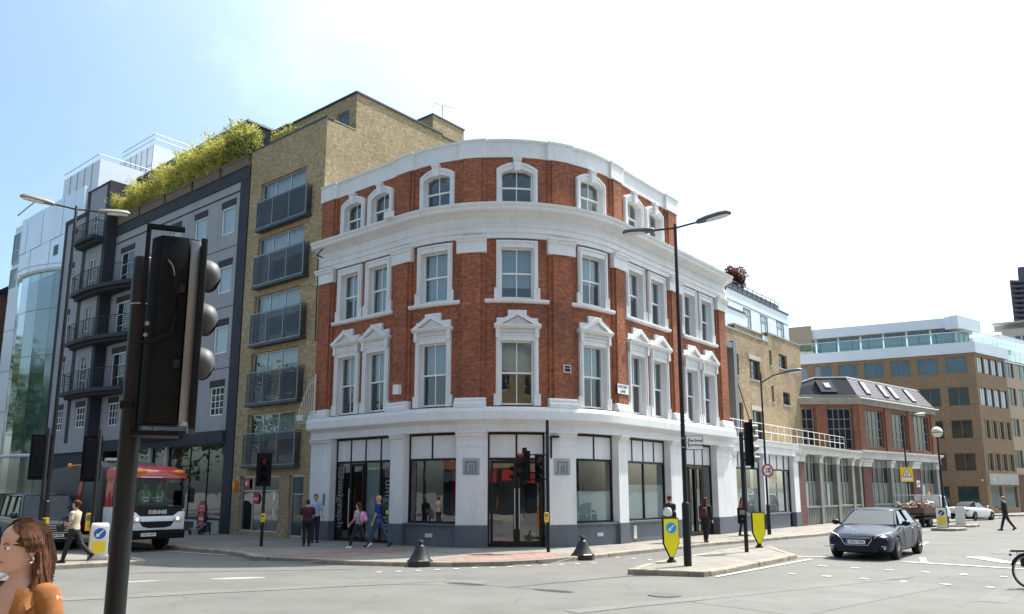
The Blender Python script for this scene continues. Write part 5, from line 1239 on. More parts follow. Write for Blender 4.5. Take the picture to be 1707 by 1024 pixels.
# next building along
FN = Fac(FR.pt(6.5, -.4, 0), DR)
nb = thing('sand_stone_building', 'sand coloured building with green glass top floor at the right edge', 'building', FN.pt(4, 0, G0))
hn = [(.3, 2.6, z, z + 1.7) for z in (4.2, 7.2, 10.2, 12.9)] + [(3.2, 6.5, z, z + 1.7) for z in (4.2, 7.2, 10.2, 12.9)]
mb = MB(); FN.wall(mb, 0, 14, 3.6, 14.4, hn, 0, .2); wp(mb, 'wall', 'sand', nb)
for a, b, z0, z1 in hn: glazing(FN, nb, a, b, z0, z1, -.08, 'window', 'greencol', 'darkglass', 3, 1)
mb = MB(); FN.box(mb, 0, 14, -.4, .1, .1, 3.6); wp(mb, 'dark_base', 'purplebrick', nb)
mb = MB()
for i in range(8): m2 = MB(); FN.box(m2, .1 + 1.2 * i, 1.25 + 1.2 * i, -.2, -.15, 14.5, 16.2); wp(m2, 'top_pane', 'screen', nb)
FN.box(mb, 0, 14, -3, .1, 16.2, 17.0); FN.box(mb, 0, 14, -3, .05, 14.38, 14.5); wp(mb, 'roof_band', 'cladwhite', nb)
mb = MB(); FN.wall(mb, 0, 14, 14.4, 16.2, (), -1.5); wp(mb, 'top_wall', 'innerpale', nb)
# cream building further back and the concrete tower
DV = Vector((.837, -.547)); FCR = Fac((95.9, 150.0), DV); FTW = Fac((268.0, 400.0), DV)
cr = thing('cream_building', 'cream building with a thin canopy roof far back at the right edge', 'building', (106, 152, 0))
mb = MB(); FCR.box(mb, 0, 24, -14, 0, 0, 33.2); wp(mb, 'wall', 'cream', cr)
mb = MB(); FCR.box(mb, -1.4, 25, -3, .8, 34.3, 34.5); FCR.box(mb, -1.2, 25, -2.5, -2.3, 33.2, 34.3); wp(mb, 'canopy', 'offwhite', cr)
mb = MB(); FCR.box(mb, -9, 0, -8, -.5, 0, 30.6); wp(mb, 'lower_wing', 'cladwhite', cr)
for z in (31.4, 32.1): mb = MB(); FCR.box(mb, -9, 0, -.6, -.5, z, z + .12); wp(mb, 'rail', 'steel', cr)
for x in (2.2, 3.4):
    m2 = MB(); FCR.box(m2, x, x + .8, .0, .08, 30.2, 31.7); wp(m2, 'window', 'blueglass', cr)
mb = MB(); FCR.box(mb, -.1, 24, 0, .15, 29.4, 29.7); wp(mb, 'string_course', 'stone', cr)
tw = thing('concrete_tower', 'tall dark concrete tower with upswept balcony edges on the far skyline', 'building', (280, 400, 0))
mb = MB(); FTW.box(mb, 0, 34, -22, 0, 0, 119); FTW.box(mb, 4.5, 34, -20, .5, 119, 125); FTW.box(mb, 5.5, 7.5, 0, 1.4, 0, 117); wp(mb, 'shaft', 'tower', tw)
for k in range(24):
    z = 50 + 2.62 * k; mb = MB()
    mb.loft([[FTW.pt(s_, d_, z + zz) for s_, d_, zz in q] for q in ([(-4.2, -9, 1.1), (-4.2, 2.2, 1.1), (-4.2, 2.2, 1.9), (-4.2, -9, 1.9)], [(-1.0, -9, .1), (-1.0, 2.8, .1), (-1.0, 2.8, 1.15), (-1.0, -9, 1.15)], [(4.5, -9, 0), (4.5, 1.2, 0), (4.5, 1.2, 1.0), (4.5, -9, 1.0)])]); wp(mb, 'balcony', 'tower', tw)
# ------------------------------------------------------------------ out of view: street trees, and terraces added to cut skylight and feed reflections
def opposite(label, P, D, wd, hgt, storeys, wall, shop):
    f = Fac(P, D); t = thing('added_terrace', label, 'building', f.pt(wd / 2, 0, 0)); n = int(wd / 3)
    hs = [(1 + 3 * i, 2.3 + 3 * i, 4.6 + 3.2 * k, 6.5 + 3.2 * k) for i in range(n) for k in range(storeys)]
    mb = MB(); f.wall(mb, 0, wd, 4, hgt, hs, 0, .2); f.box(mb, 0, wd, -8, -.5, hgt - .6, hgt - .3); f.box(mb, -.02, 0, -8, 0, 0, hgt); f.box(mb, wd, wd + .02, -8, 0, 0, hgt); wp(mb, 'wall', wall, t)
    for h in hs: glazing(f, t, h[0], h[1], h[2], h[3], -.1, 'window', 'whitewood', 'darkglass', 2, 2, panes='one')
    mb = MB(); f.box(mb, 0, wd, -.3, .2, .1, 4.0); wp(mb, 'shop_front', 'darkglass', t)
    mb = MB(); f.box(mb, 0, wd, .2, .8, 2.9, 3.8); wp(mb, 'awning', shop, t)
    mb = MB(); f.box(mb, -.1, wd + .1, -.4, .3, hgt, hgt + .35); wp(mb, 'cornice', 'stone', t)
opposite('long stock brick terrace with red awnings added out of view behind the photographer', (24, -14), (-1, .0), 36, 15.5, 3, 'stock', 'redsign')
opposite('dark brick terrace added out of view on the right behind the photographer', (46, 10), (-.64, -.77), 26, 14, 3, 'purplebrick', 'plinth')
opposite('red brick terrace added out of view on the left behind the photographer', (-14, -13), (-.85, .53), 26, 16, 3, 'workbrick', 'anth')
tn = 0
for (x, y, h, lab) in ((-40, 22, 13, 'nearest broad street tree on the far side of the left street'), (-52, 36, 14, 'second broad street tree on the far side of the left street'), (-66, 50, 15, 'farthest broad street tree on the far side of the left street'), (-49, 56, 16, 'tall street tree beside the far glass bay on the left street'), (-60, 60, 17, 'tallest street tree at the end of the left street'), (-47, 46, 13, 'street tree nearest the panel-clad building on the left street'), (-19, -4, 12, 'broad street tree behind the photographer to the left')):
    t = thing('street_tree', lab, 'tree', (x, y, 0), group='street trees outside the frame')
    mb = MB(); mb.tube([(0, 0, 0), (.1, 0, h * .3), (.2, .1, h * .6)], [.32, .24, .1], 8)
    for k in range(7):
        a = k * 2.4; mb.tube([(.1, 0, h * (.3 + .04 * k)), (math.cos(a) * h * .2, math.sin(a) * h * .2, h * (.5 + .05 * k))], [.12, .03], 5)
    mb.build('trunk', 'bark', t)
    lf = MB(); cl = [Vector((R_.gauss(0, h * .17), R_.gauss(0, h * .17), h * .66 + R_.gauss(0, h * .13))) for _ in range(26)]
    for c in cl: leaves(lf, 120, lambda: c + Vector((R_.gauss(0, .75), R_.gauss(0, .75), R_.gauss(0, .6))), 0, .38, .16)
    lf.build('crown', 'leaf', t)['kind'] = 'stuff'
# ------------------------------------------------------------------ street furniture
def lamp_head(parent, o, d, ln=.85, m='heads', up=.0):
    d = Vector(d).normalized(); sd = Vector((-d.y, d.x, 0)); o = Vector(o)
    rings = []
    for t, wd, hh in ((0, .05, .05), (.06, .1, .085), (.3, .15, .11), (.65, .17, .12), (.9, .15, .1), (1.0, .06, .03)):
        c = o + d * ln * t + Vector((0, 0, up * t))
        rings.append([c + sd * wd * math.cos(a) + Vector((0, 0, max(-.035, hh * math.sin(a)))) for a in [k * 2 * math.pi / 12 for k in range(12)]])
    mb = MB(); mb.loft(rings); h = mb.build('lamp_head', m, parent, smooth=True)
    mb = MB(); mb.sphere(o + d * ln * .62 + Vector((0, 0, up * .6 - .03)), .1, 12, 6, (1, 1, .3))
    rings = [[o + d * ln * t + Vector((0, 0, up * t - .037)) + sd * wd * math.cos(a) + Vector((0, 0, min(0, .05 * math.sin(a)))) for a in [k * 2 * math.pi / 10 for k in range(10)]] for t, wd in ((.3, .06), (.42, .12), (.75, .13), (.93, .07))]
    mb = MB(); mb.loft(rings); mb.build('lens', 'lamp', h, smooth=True)
    return h
def lamp_post(label, loc, H, dirs, arm=.62, hl=.98, m='heads', base=1.65, r=.06, up=.1, group=None, rise=0):
    t = thing('street_lamp', label, 'street lamp', loc, group=group)
    mb = MB(); mb.lathe([(r * 1.75, 0), (r * 1.75, base - .08), (r * 1.6, base - .03), (r * 1.05, base)], 14); mb.build('base', 'black', t, smooth=True)
    mb = MB(); mb.lathe([(r * 1.05, base - .01), (r * .95, H * .6), (r * .72, H + .06), (r * .5, H + .08)], 12); mb.build('pole', 'black', t, smooth=True)
    for d in dirs:
        d = Vector((*d, 0)).normalized()
        mb = MB(); mb.tube([Vector((0, 0, H - .05 - rise)), d * arm * .55 + Vector((0, 0, H - .02 - rise * .2)), d * (arm + .03) + Vector((0, 0, H))], .028, 6); a = mb.build('arm', 'black', t)
        lamp_head(a, d * arm + Vector((0, 0, H)), d, hl, m, up)
    return t
lamp_post('double-headed black street lamp on the right island, blue-grey lamp heads', (4.61, 21.12, G0), 9.3, [(.84, -.54), (-.84, .54)])
lamp_post('double-headed street lamp on the left island, pale lamp heads before the grey building', (-14.4, 24.6, G0), 11.15, [(-.85, -.53), (.85, .53)], m='palehead')
lamp_post('slim single-arm street lamp carrying the round speed limit sign', (11.61, 36.1, G0), 7.3, [(.83, -.56)], arm=1.05, hl=.85, base=1.35, r=.05, up=.05, rise=.35)
lamp_post('slim single-arm street lamp behind the yellow warning sign at the workshop', (24.24, 48.5, G0), 6.6, [(.97, .23)], arm=.9, hl=.8, base=1.3, r=.05, m='palehead')
gl = thing('globe_lamp', 'black lamp post topped with a round pale globe beside the far islands', 'street lamp', (23.17, 42.69, G0))
mb = MB(); mb.lathe([(.14, 0), (.14, 1.0), (.07, 1.15), (.055, 2.5), (.045, 4.75), (.09, 4.8), (.09, 4.86)], 12); mb.build('pole', 'black', gl, smooth=True)
mb = MB(); mb.sphere((0, 0, 5.1), .29, 16, 10); gb_ = mb.build('globe', 'globe', gl, smooth=True)
mb = MB(); mb.tube([(.3 * math.cos(a), .3 * math.sin(a), 5.08) for a in [k * 2 * math.pi / 16 for k in range(17)]], .018, 5, caps=False); mb.build('globe_band', 'black', gl)

def visor(mb, o, f, r=.11, ln=.2, thick=.008):
    """peaked cowl along direction f"""
    f = Vector(f).normalized(); sd = Vector((-f.y, f.x, 0)); up = Vector((0, 0, 1)); o = Vector(o); n = 10
    for rr in (r, r - thick):
        rings = []
        for t, k, lo in ((0, 1, -1.1), (.5, 1.0, -.55), (1, .86, .05)):
            a0 = lo
            rings.append([o + f * ln * t + (sd * math.cos(a) + up * math.sin(a)) * rr * k for a in [a0 + (math.pi - 2 * a0) * i / n for i in range(n + 1)]])
        mb.loft(rings, caps=False, closed=False)
def sig_head(parent, o, f, n=3, pitch=.3, w_=.3, dp=.18, board=True, lit=None, vis='blackmatt'):
    """head centred at o (bottom z), facing f"""
    f = Vector((*f, 0)).normalized(); sd = Vector((-f.y, f.x, 0)); o = Vector(o); H = pitch * n + .06
    Mx = Matrix((( sd.x, -f.x, 0), (sd.y, -f.y, 0), (0, 0, 1))).to_4x4()
    mb = MB(); mb.box(o + f * -dp / 2 + Vector((0, 0, H / 2)), (w_, dp, H), Mx); h = mb.build('signal_head', 'blackmatt', parent, bevel=.02)
    if board:
        mb = MB(); mb.box(o + f * -.02 + Vector((0, 0, H / 2)), (w_ + .22, .02, H + .2), Mx); mb.build('backing_board', 'blackmatt', h)
    for k in range(n):
        c = o + Vector((0, 0, .03 + pitch * (n - k - .5))) + f * .005
        mb = MB(); visor(mb, c, f, pitch * .38); mb.build('visor', vis, h, smooth=True)
        mb = MB(); q = [c + f * .012 + (sd * math.cos(a) + Vector((0, 0, math.sin(a)))) * pitch * .33 for a in [j * 2 * math.pi / 14 for j in range(14)]]; mb.ext(q, f * .01)
        mb.build('lens', 'redlens' if (k == 0) else ('amber' if k == 1 and lit else 'blackmatt'), h)
    return h
def pole(t, H, r=.057): 
    mb = MB(); mb.lathe([(r, 0), (r, H - .03), (r * .7, H)], 12); return mb.build('pole', 'black', t, smooth=True)
def pushbox(t, o, m='yellow', f=(0, -1), size=(.14, .12, .3)):
    f = Vector((*f, 0)).normalized(); Mx = Matrix(((-f.y, -f.x, 0), (f.x, -f.y, 0), (0, 0, 1))).to_4x4()
    mb = MB(); mb.box(o, size, Mx); b = mb.build('push_button_box', m, t, bevel=.012)
    mb = MB(); mb.sphere(Vector(o) + f * (size[1] / 2) - Vector((0, 0, size[2] * .2)), .025, 8, 5); mb.build('button', 'steel', b)
    mb = MB(); mb.box(Vector(o) + f * (size[1] / 2 + .004) + Vector((0, 0, size[2] * .22)), (size[0] * .7, .008, size[2] * .3), Mx); mb.build('display', 'steel', b)
t = thing('traffic_signal', 'traffic signal at the corner door, red visor turned left, yellow button box', 'traffic signal', (1.17, 25.84, G0), group='traffic signals')
pole(t, 4.25); sig_head(t, (-.78, .05, 2.25), (-.97, -.25), 3, .31); sig_head(t, (-.28, -.12, 2.2), (-.15, -1), 3, .28, board=False); pushbox(t, (-.06, -.11, 1.1))
for z in (3.1, 2.3): mb = MB(); mb.tube([(0, 0, z), (-.35, 0, z + .02), (-.6, 0, z)], .025, 6); mb.build('bracket', 'black', t)
mb = MB(); visor(mb, (-.785, .05, 2.25 + .03 + .31 * 2.5), (-.97, -.25, 0), .12, .24); mb.build('red_visor', 'redlens', t, smooth=True)
t = thing('traffic_signal', 'traffic signal before the camera shop with dark lenses and a yellow button box', 'traffic signal', (-8.89, 28.44, G0), group='traffic signals')
pole(t, 3.2); sig_head(t, (-.02, -.1, 2.2), (.2, -1), 3, .31); pushbox(t, (.05, -.12, 1.0))
t = thing('traffic_signal', 'black traffic signal on the right island seen from the side, visors facing right', 'traffic signal', (7.55, 25.84, G0), group='traffic signals')
pole(t, 3.85, .065); sig_head(t, (.36, .02, 2.75), (.97, -.1), 4, .34, w_=.34, dp=.22, vis='palehead'); pushbox(t, (-.13, -.08, 1.15), 'blackmatt', size=(.24, .16, .5))
for z in (2.9, 3.6): mb = MB(); mb.bb(0, .2, -.04, .04, z, z + .06); mb.build('bracket', 'black', t)
t = thing('traffic_signal', 'left one of the two traffic signals on the left island, dark board turned away', 'traffic signal', (-13.25, 22.4, G0), group='traffic signals')
pole(t, 3.72); sig_head(t, (-.24, .1, 2.35), (-.3, 1), 3, .34); pushbox(t, (.1, .1, 1.05))
t = thing('traffic_signal', 'right one of the two traffic signals on the left island, beside the white bollard', 'traffic signal', (-12.14, 23.1, G0), group='traffic signals')
pole(t, 3.75); sig_head(t, (-.24, .1, 2.3), (-.3, 1), 3, .36); pushbox(t, (-.12, .08, 1.05), size=(.2, .12, .5))

# the near signal, right beside the photographer: local +X is the way its visors face
fs = thing('traffic_signal', 'large black traffic signal close to the camera, grey cowled visors facing right', 'traffic signal', (-1.715, 4.16, .26), rad(21.7), group='traffic signals')
mb = MB(); mb.lathe([(.052, 0), (.052, 2.75), (.054, 2.8), (.056, 2.95), (.056, 3.06), (.05, 3.07)], 20, (-.296, .161, 0)); mb.build('pole', 'black', fs, smooth=True)
mb = MB(); mb.lathe([(.053, 2.795), (.0555, 2.8), (.053, 2.81)], 20, (-.296, .161, 0)); mb.lathe([(.053, .98), (.0545, 1.0), (.053, 1.02)], 20, (-.296, .161, 0)); mb.build('pole_band', 'steel', fs)
mb = MB(); mb.prism([(-.25, -.05), (-.2, -.125), (-.06, -.125), (-.06, .125), (-.2, .125), (-.25, .05)], 2.13, 3.13); hd = mb.build('signal_head', 'blackmatt', fs, bevel=.008)
mb = MB(); mb.bb(-.055, -.006, -.123, .123, 2.14, 3.115); mb.build('door_frame', 'steel', hd, bevel=.006)
mb = MB(); mb.bb(-.004, .028, -.24, .24, 2.1, 3.1); bd = mb.build('backing_board', 'blackmatt', hd, bevel=.004)
for k in range(3):
    z = 2.47 + .245 * k
    mb = MB(); n = 14
    for rr in (.09, .085):
        rings = []
        for tt, kk, lo in ((0, 1, -1.35), (.25, 1.0, -1.2), (.5, .96, -.95), (.75, .86, -.6), (.93, .62, -.2), (1, .3, .1)):
            rings.append([Vector((.028 + .076 * tt, math.cos(a) * rr * kk, z + math.sin(a) * rr * kk - .015 * tt)) for a in [lo + (math.pi - 2 * lo) * i / n for i in range(n + 1)]])
        mb.loft(rings, caps=False, closed=False)
    mb.build('visor', 'visor', hd, smooth=True)
    mb = MB(); mb.lathe([(.08, 0), (.08, .01)], 16); o = mb.build('lens', ['blackmatt', 'blackmatt', 'redlens'][k], hd); o.rotation_euler = (0, rad(90), 0); o.location = (.03, 0, z)
for z in (2.42, 2.82): mb = MB(); mb.bb(-.1, -.07, -.14, -.124, z, z + .045); mb.build('hinge', 'black', hd)
for q in ((-.275, -.255, -.14, -.09, 2.1, 3.16), (-.275, -.09, -.14, -.1, 3.16, 3.18), (-.33, -.26, -.14, -.1, 2.2, 2.24), (-.275, -.05, -.12, .12, 2.07, 2.095)):
    mb = MB(); mb.bb(*q); mb.build('bracket', 'blackmatt', fs)
mb = MB(); mb.tube([(-.17, -.13, 3.0), (-.14, -.16, 2.95), (-.105, -.17, 2.8), (-.1, -.165, 2.7), (-.12, -.155, 2.6), (-.2, -.155, 2.55), (-.28, -.13, 2.54)], .011, 8); mb.build('cable', 'blackmatt', fs, smooth=True)
for c, r in (((-.235, -.15, 2.64), .013), ((-.24, -.15, 2.58), .012)): mb = MB(); mb.sphere(c, r); mb.build('bolt', 'steel', fs)

# bollards and small signs
def ktag(parent, o, f, r, m1='blue', hole=True):
    """blue disc with a white arrow pointing down-left"""
    f = Vector((*f, 0)).normalized(); sd = Vector((-f.y, f.x, 0)); o = Vector(o)
    P = lambda x, z, e=0: o + sd * x * r + Vector((0, 0, z * r)) + f * e
    mb = MB(); mb.ext([P(math.cos(a) * 1.1, math.sin(a) * 1.1) for a in [k * 2 * math.pi / 24 for k in range(24)]], f * .004); ds = mb.build('sign_rim', 'signwhite', parent)
    mb = MB(); mb.ext([P(math.cos(a), math.sin(a), .0042) for a in [k * 2 * math.pi / 24 for k in range(24)]], f * .004); mb.build('sign_disc', m1, ds)
    mb = MB(); mb.ext([P(x, z, .0085) for x, z in ((-.62, -.62), (.08, -.5), (-.12, -.28), (.62, .46), (.46, .62), (-.28, -.12), (-.5, .08))], f * .004); mb.build('arrow', 'signwhite', ds)
t = thing('keep_left_bollard', 'white and yellow keep-left bollard on the left island with blue arrow disc', 'bollard', (-11.85, 23.0, G0), rad(30))
mb = MB(); mb.prism([(-.26, -.17), (.26, -.17), (.26, .17), (-.26, .17)], 0, .14); mb.build('base', 'concrete', t, bevel=.02)
mb = MB(); mb.loft([[Vector((x * k, y * k, z)) for x, y in ((-.24, -.15), (.24, -.15), (.24, .15), (-.24, .15))] for z, k in ((.14, 1), (.9, .97), (1.0, .93), (1.03, .8))]); mb.build('body', 'bollard', t, bevel=.02)
mb = MB(); mb.bb(-.17, .17, -.158, -.148, .2, .52); mb.build('front_panel', 'yellow', t)
mb = MB(); mb.bb(-.25, -.235, -.1, .11, .2, .85); mb.build('side_panel', 'yellow', t)
ktag(t, (0, -.152, .74), (0, -1), .155)
def flexsign(label, loc, rz, disc_):
    t = thing('keep_left_marker', label, 'bollard', loc, rz, 'yellow pointed island markers')
    out = [(-.23, 1.2), (.23, 1.2), (.23, .5), (.05, .12), (-.05, .12), (-.23, .5)]
    mb = MB(); mb.ext([(x, -.05, z) for x, z in out], (0, .1, 0)); mb.build('shell', 'blackmatt', t, bevel=.01)
    mb = MB(); mb.ext([(x * .9, -.0505, .66 + (z - .66) * .95) for x, z in out], (0, -.008, 0)); mb.build('yellow_face', 'hiyellow', t)
    mb = MB(); mb.ext([(x * .9, .0505, .66 + (z - .66) * .95) for x, z in out], (0, .008, 0)); mb.build('back_face', 'amber', t)
    mb = MB(); mb.lathe([(.14, 0), (.12, .05), (.06, .1), (.045, .14)], 14); mb.sphere((0, 0, .1), .075, 10, 6); mb.build('rubber_base', 'tyre', t, smooth=True)
    if disc_: ktag(t, (0, -.0586, .93), (0, -1), .15, 'cyan')
flexsign('yellow pointed marker with a blue arrow disc at the front of the right island', (4.4, 22.2, G0), rad(8), True)
flexsign('plain yellow pointed marker beside the signal on the right island', (8.6, 27.9, G0), rad(4), False)
for loc, lab in (((22.75, 42.25, G0), 'far white keep-left bollard with yellow panel beside the globe lamp'), ((26.2, 46.6, G0), 'far blank white bollard behind the globe lamp')):
    t = thing('keep_left_bollard', lab, 'bollard', loc, rad(-25))
    mb = MB(); mb.loft([[Vector((x * k, y * k, z)) for x, y in ((-.24, -.14), (.24, -.14), (.24, .14), (-.24, .14))] for z, k in ((0, 1.06), (.12, 1.06), (.13, 1), (.98, .97), (1.05, .85))]); mb.build('body', 'bollard', t)
    if 'yellow' in lab:
        mb = MB(); mb.bb(-.18, .18, -.152, -.14, .2, .58); mb.build('front_panel', 'yellow', t); ktag(t, (0, -.148, .8), (0, -1), .14, 'signblack')
def bell(label, loc):
    t = thing('bell_bollard', label, 'bollard', loc, group='cast iron bell bollards on the kerb')
    mb = MB(); mb.lathe([(.36, -.13), (.36, .04), (.33, .06)], 8); mb.build('foot', 'bell', t)
    mb = MB(); mb.lathe([(.32, .05), (.27, .12), (.2, .24), (.155, .36), (.13, .43), (.09, .455), (.065, .47), (.06, .49), (.085, .52), (.09, .55), (.07, .585), (.03, .6)], 18); mb.build('bell', 'bell', t, smooth=True)
bell('bell-shaped iron bollard on the kerb left of the corner crossing', (-2.55, 22.32, G0)); bell('bell-shaped iron bollard on the kerb right of the corner crossing', (2.15, 24.45, G0))

# round speed limit sign
t = thing('speed_limit_sign', 'round red-rimmed sign reading 20 on the slim lamp post', 'sign', (11.61, 36.0, 2.98), rad(18))
def rdisc(parent, nm, m, r, y, th=.012, dx=0):
    mb = MB(); mb.ext([(dx + math.cos(a) * r, y, math.sin(a) * r) for a in [k * 2 * math.pi / 28 for k in range(28)]], (0, -th, 0)); return mb.build(nm, m, parent)
rdisc(t, 'backing_plate', 'steel', .31, -.07); rdisc(t, 'red_ring', 'red', .3, -.083, .004); rdisc(t, 'white_disc', 'signwhite', .215, -.088, .004)
text('20', .3, 'signblack', t, frame4((0, -.094, 0), (1, 0, 0), (0, 0, 1)), bold=.004)
t2 = thing('speed_limit_sign', 'second round sign of the pair, seen edge-on behind the 20 sign', 'sign', (11.75, 36.2, 2.98), rad(75))
rdisc(t2, 'backing_plate', 'steel', .31, -.07); rdisc(t2, 'red_ring', 'red', .3, -.083, .004); rdisc(t2, 'white_disc', 'signwhite', .215, -.088, .004)
mb = MB(); mb.bb(-.04, .04, -.07, .05, -.2, .2); mb.build('clamp', 'steel', t)
mb = MB(); mb.bb(.06, .2, -.06, -.05, -.6, -.38); mb.build('parking_plate', 'signwhite', t)
# direction sign
t = thing('direction_sign', 'white sign reading Gee Street Courthouse with left chevron on the lamp post', 'sign', (4.61, 21.12, 3.33), rad(8))
mb = MB(); mb.bb(.04, .52, -.09, -.07, -.19, .19); p = mb.build('sign_plate', 'signblack', t)
mb = MB(); mb.bb(.055, .505, -.094, -.0905, -.175, .175); mb.build('sign_face', 'signwhite', p)
text('Gee Street', .088, 'signblack', p, frame4((.305, -.096, .06), (1, 0, 0), (0, 0, 1)), bold=.0015); text('Courthouse', .088, 'signblack', p, frame4((.305, -.096, -.06), (1, 0, 0), (0, 0, 1)), bold=.0015)
mb = MB(); mb.ext([(.085, -.094, 0), (.12, -.094, .13), (.14, -.094, .13), (.105, -.094, 0), (.14, -.094, -.13), (.12, -.094, -.13)], (0, -.003, 0)); mb.build('chevron', 'signblack', p)
mb = MB(); mb.bb(-.06, .3, -.07, .0, .1, .14); mb.bb(-.06, .3, -.07, .0, -.14, -.1); mb.build('clamp', 'steel', t)
# street name plate on the brick
t = thing('street_name_plate', 'small white street name plate reading Golden Lane on the red brick pilaster', 'sign', F.pt(9.08, .16, 5.93))
mb = MB(); F.box(mb, 8.66, 9.5, .155, .17, 5.72, 6.14); p = wp(mb, 'plate_border', 'signblack', t)
mb = MB(); F.box(mb, 8.68, 9.48, .17, .175, 5.74, 6.12); mb.build('plate_face', 'signwhite', p)
for s, z in (('GOLDEN', 6.02), ('LANE', 5.84)):
    Mx = F.mat4(9.05, .177, z); text(s, .16, 'signblack', p, Mx, bold=.002)
# yellow warning sign
t = thing('warning_sign', 'square yellow warning sign with a white triangle on the far lamp post', 'sign', (24.1, 48.3, 3.05), rad(-8))
mb = MB(); mb.bb(-.36, .36, -.1, -.08, -.44, .44); p = mb.build('yellow_plate', 'yellow', t)
def tri(k, y, nm, m): mb = MB(); mb.ext([(-.3 * k, y, .07 - .19 * k), (.3 * k, y, .07 - .19 * k), (0, y, .07 + .33 * k)], (0, -.003, 0)); mb.build(nm, m, p)
tri(1, -.1005, 'triangle_border', 'red'); tri(.82, -.104, 'triangle_face', 'signwhite')
mb = MB()
for x in (-.06, .05): mb.box((x, -.1085, .02), (.04, .003, .14)); mb.sphere((x, -.1085, .12), .026, 8, 5, (1, .15, 1))
mb.build('walking_figures', 'signblack', p)
mb = MB(); mb.bb(-.28, .28, -.104, -.101, -.36, -.2); mb.build('text_strip', 'signwhite', p)
mb = MB(); mb.bb(-.05, .15, -.08, .2, -.1, .0); mb.build('clamp', 'steel', t)
# parking plate on the arcade pier
t = thing('parking_plate', 'small white parking plate on the purple brick arcade pier', 'sign', FC.pt(8.9, .05, 2.6))
mb = MB(); FC.box(mb, 8.6, 9.15, .035, .05, 2.35, 2.85); wp(mb, 'plate', 'signwhite', t); mb = MB(); FC.box(mb, 8.7, 9.05, .05, .055, 2.5, 2.7); wp(mb, 'print', 'greyletter', t)
# red display stand and sack truck by the camera shop
t = thing('display_stand', 'red rounded advertising stand with round sign, beside the hotel shop window', 'sign', F.pt(-12.35, 1.0, G0), rad(-45))
def rr(w0, h0, h1, n=8): return [(-w0, h0), (w0, h0)] + [(w0 * math.cos(a), h1 + w0 * .8 * math.sin(a)) for a in [math.pi * k / n for k in range(n + 1)]]
mb = MB(); mb.ext([(x, 0, z) for x, z in rr(.42, .1, 1.15)], (0, .08, 0)); mb.build('board', 'blackcloth', t)
mb = MB(); mb.ext([(x, -.002, z) for x, z in ((-.38, 1.0), (.38, 1.0), (.36, 1.28), (.2, 1.45), (-.2, 1.45), (-.36, 1.28))], (0, -.01, 0)); hp = mb.build('header_panel', 'redsign', t)
text('THE LEICA', .12, 'signwhite', hp, frame4((0, -.016, 1.24), (1, 0, 0), (0, 0, 1))); text('experience', .09, 'signwhite', hp, frame4((0, -.016, 1.1), (1, 0, 0), (0, 0, 1)))
mb = MB(); mb.ext([(math.cos(a) * .3, -.002, .72 + math.sin(a) * .3) for a in [k * math.pi / 12 for k in range(24)]], (0, -.01, 0)); rp_ = mb.build('round_panel', 'redsign', t)
text('Leica', .22, 'signwhite', rp_, frame4((0, -.016, .72), (1, 0, 0), (0, 0, 1)), bold=.004)
mb = MB()
for x in (-.36, .36): mb.tube([(x, .3, 0), (x, .06, 1.0)], .02, 5); mb.tube([(x, -.05, 0), (x, .03, 1.0)], .02, 5)
mb.build('frame', 'black', t)
t = thing('sack_truck', 'pale metal sack truck lying tilted in front of the red stand', 'sack truck', F.pt(-11.9, 1.35, G0), rad(-45))
mb = MB()
for y in (-.16, .16): mb.tube([(-.45, y, .16), (.35, y, .5)], .02, 6)
for k in range(4): q = k / 3; mb.tube([(-.45 + .8 * q, -.16, .16 + .34 * q), (-.45 + .8 * q, .16, .16 + .34 * q)], .016, 6)
mb.build('frame', 'alu', t)
for y in (-.22, .22):
    mb = MB(); mb.tube([(-.42, y, .12), (-.42, y + .05, .12)], .12, 12); mb.build('wheel', 'tyre', t)
mb = MB(); mb.box((-.52, 0, .2), (.02, .34, .22)); mb.build('toe_plate', 'alu', t)
# ------------------------------------------------------------------ vehicles (local: front looks along -Y, X to the viewer's right)
def heading(hx, hy): return math.atan2(hx, -hy)
def wheel(parent, x, y, r, wd, nm='wheel', hub='rim'):
    o = MB(); prof = [(r * .66, -wd / 2), (r * .93, -wd / 2), (r, -wd * .3), (r, wd * .3), (r * .93, wd / 2), (r * .66, wd / 2)]
    o.loft([[Vector((x + z, y + q * math.cos(k * math.pi / 12), r + q * math.sin(k * math.pi / 12))) for k in range(24)] for q, z in prof]); w_ = o.build(nm, 'tyre', parent, smooth=True)
    sx = 1 if x > 0 else -1; rim = MB(); n = 5
    rim.loft([[Vector((x + sx * z, y + q * math.cos(k * math.pi / 12), r + q * math.sin(k * math.pi / 12))) for k in range(24)] for q, z in ((r * .68, wd * .3), (r * .68, wd * .47), (r * .6, wd * .47), (r * .58, wd * .3))])
    for k in range(n):
        a = k * 2 * math.pi / n
        for e in (-.13, .13): rim.tube([(x + sx * wd * .44, y + r * .1 * math.cos(a), r + r * .1 * math.sin(a)), (x + sx * wd * .42, y + r * .62 * math.cos(a + e), r + r * .62 * math.sin(a + e))], r * .06, 5)
    rim.sphere((x + sx * wd * .42, y, r), r * .14, 8, 5); rim.build('rim', hub, w_, smooth=True)
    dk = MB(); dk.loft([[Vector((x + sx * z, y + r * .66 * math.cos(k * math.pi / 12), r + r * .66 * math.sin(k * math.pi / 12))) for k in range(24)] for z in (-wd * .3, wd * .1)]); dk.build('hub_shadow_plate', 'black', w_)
    return w_
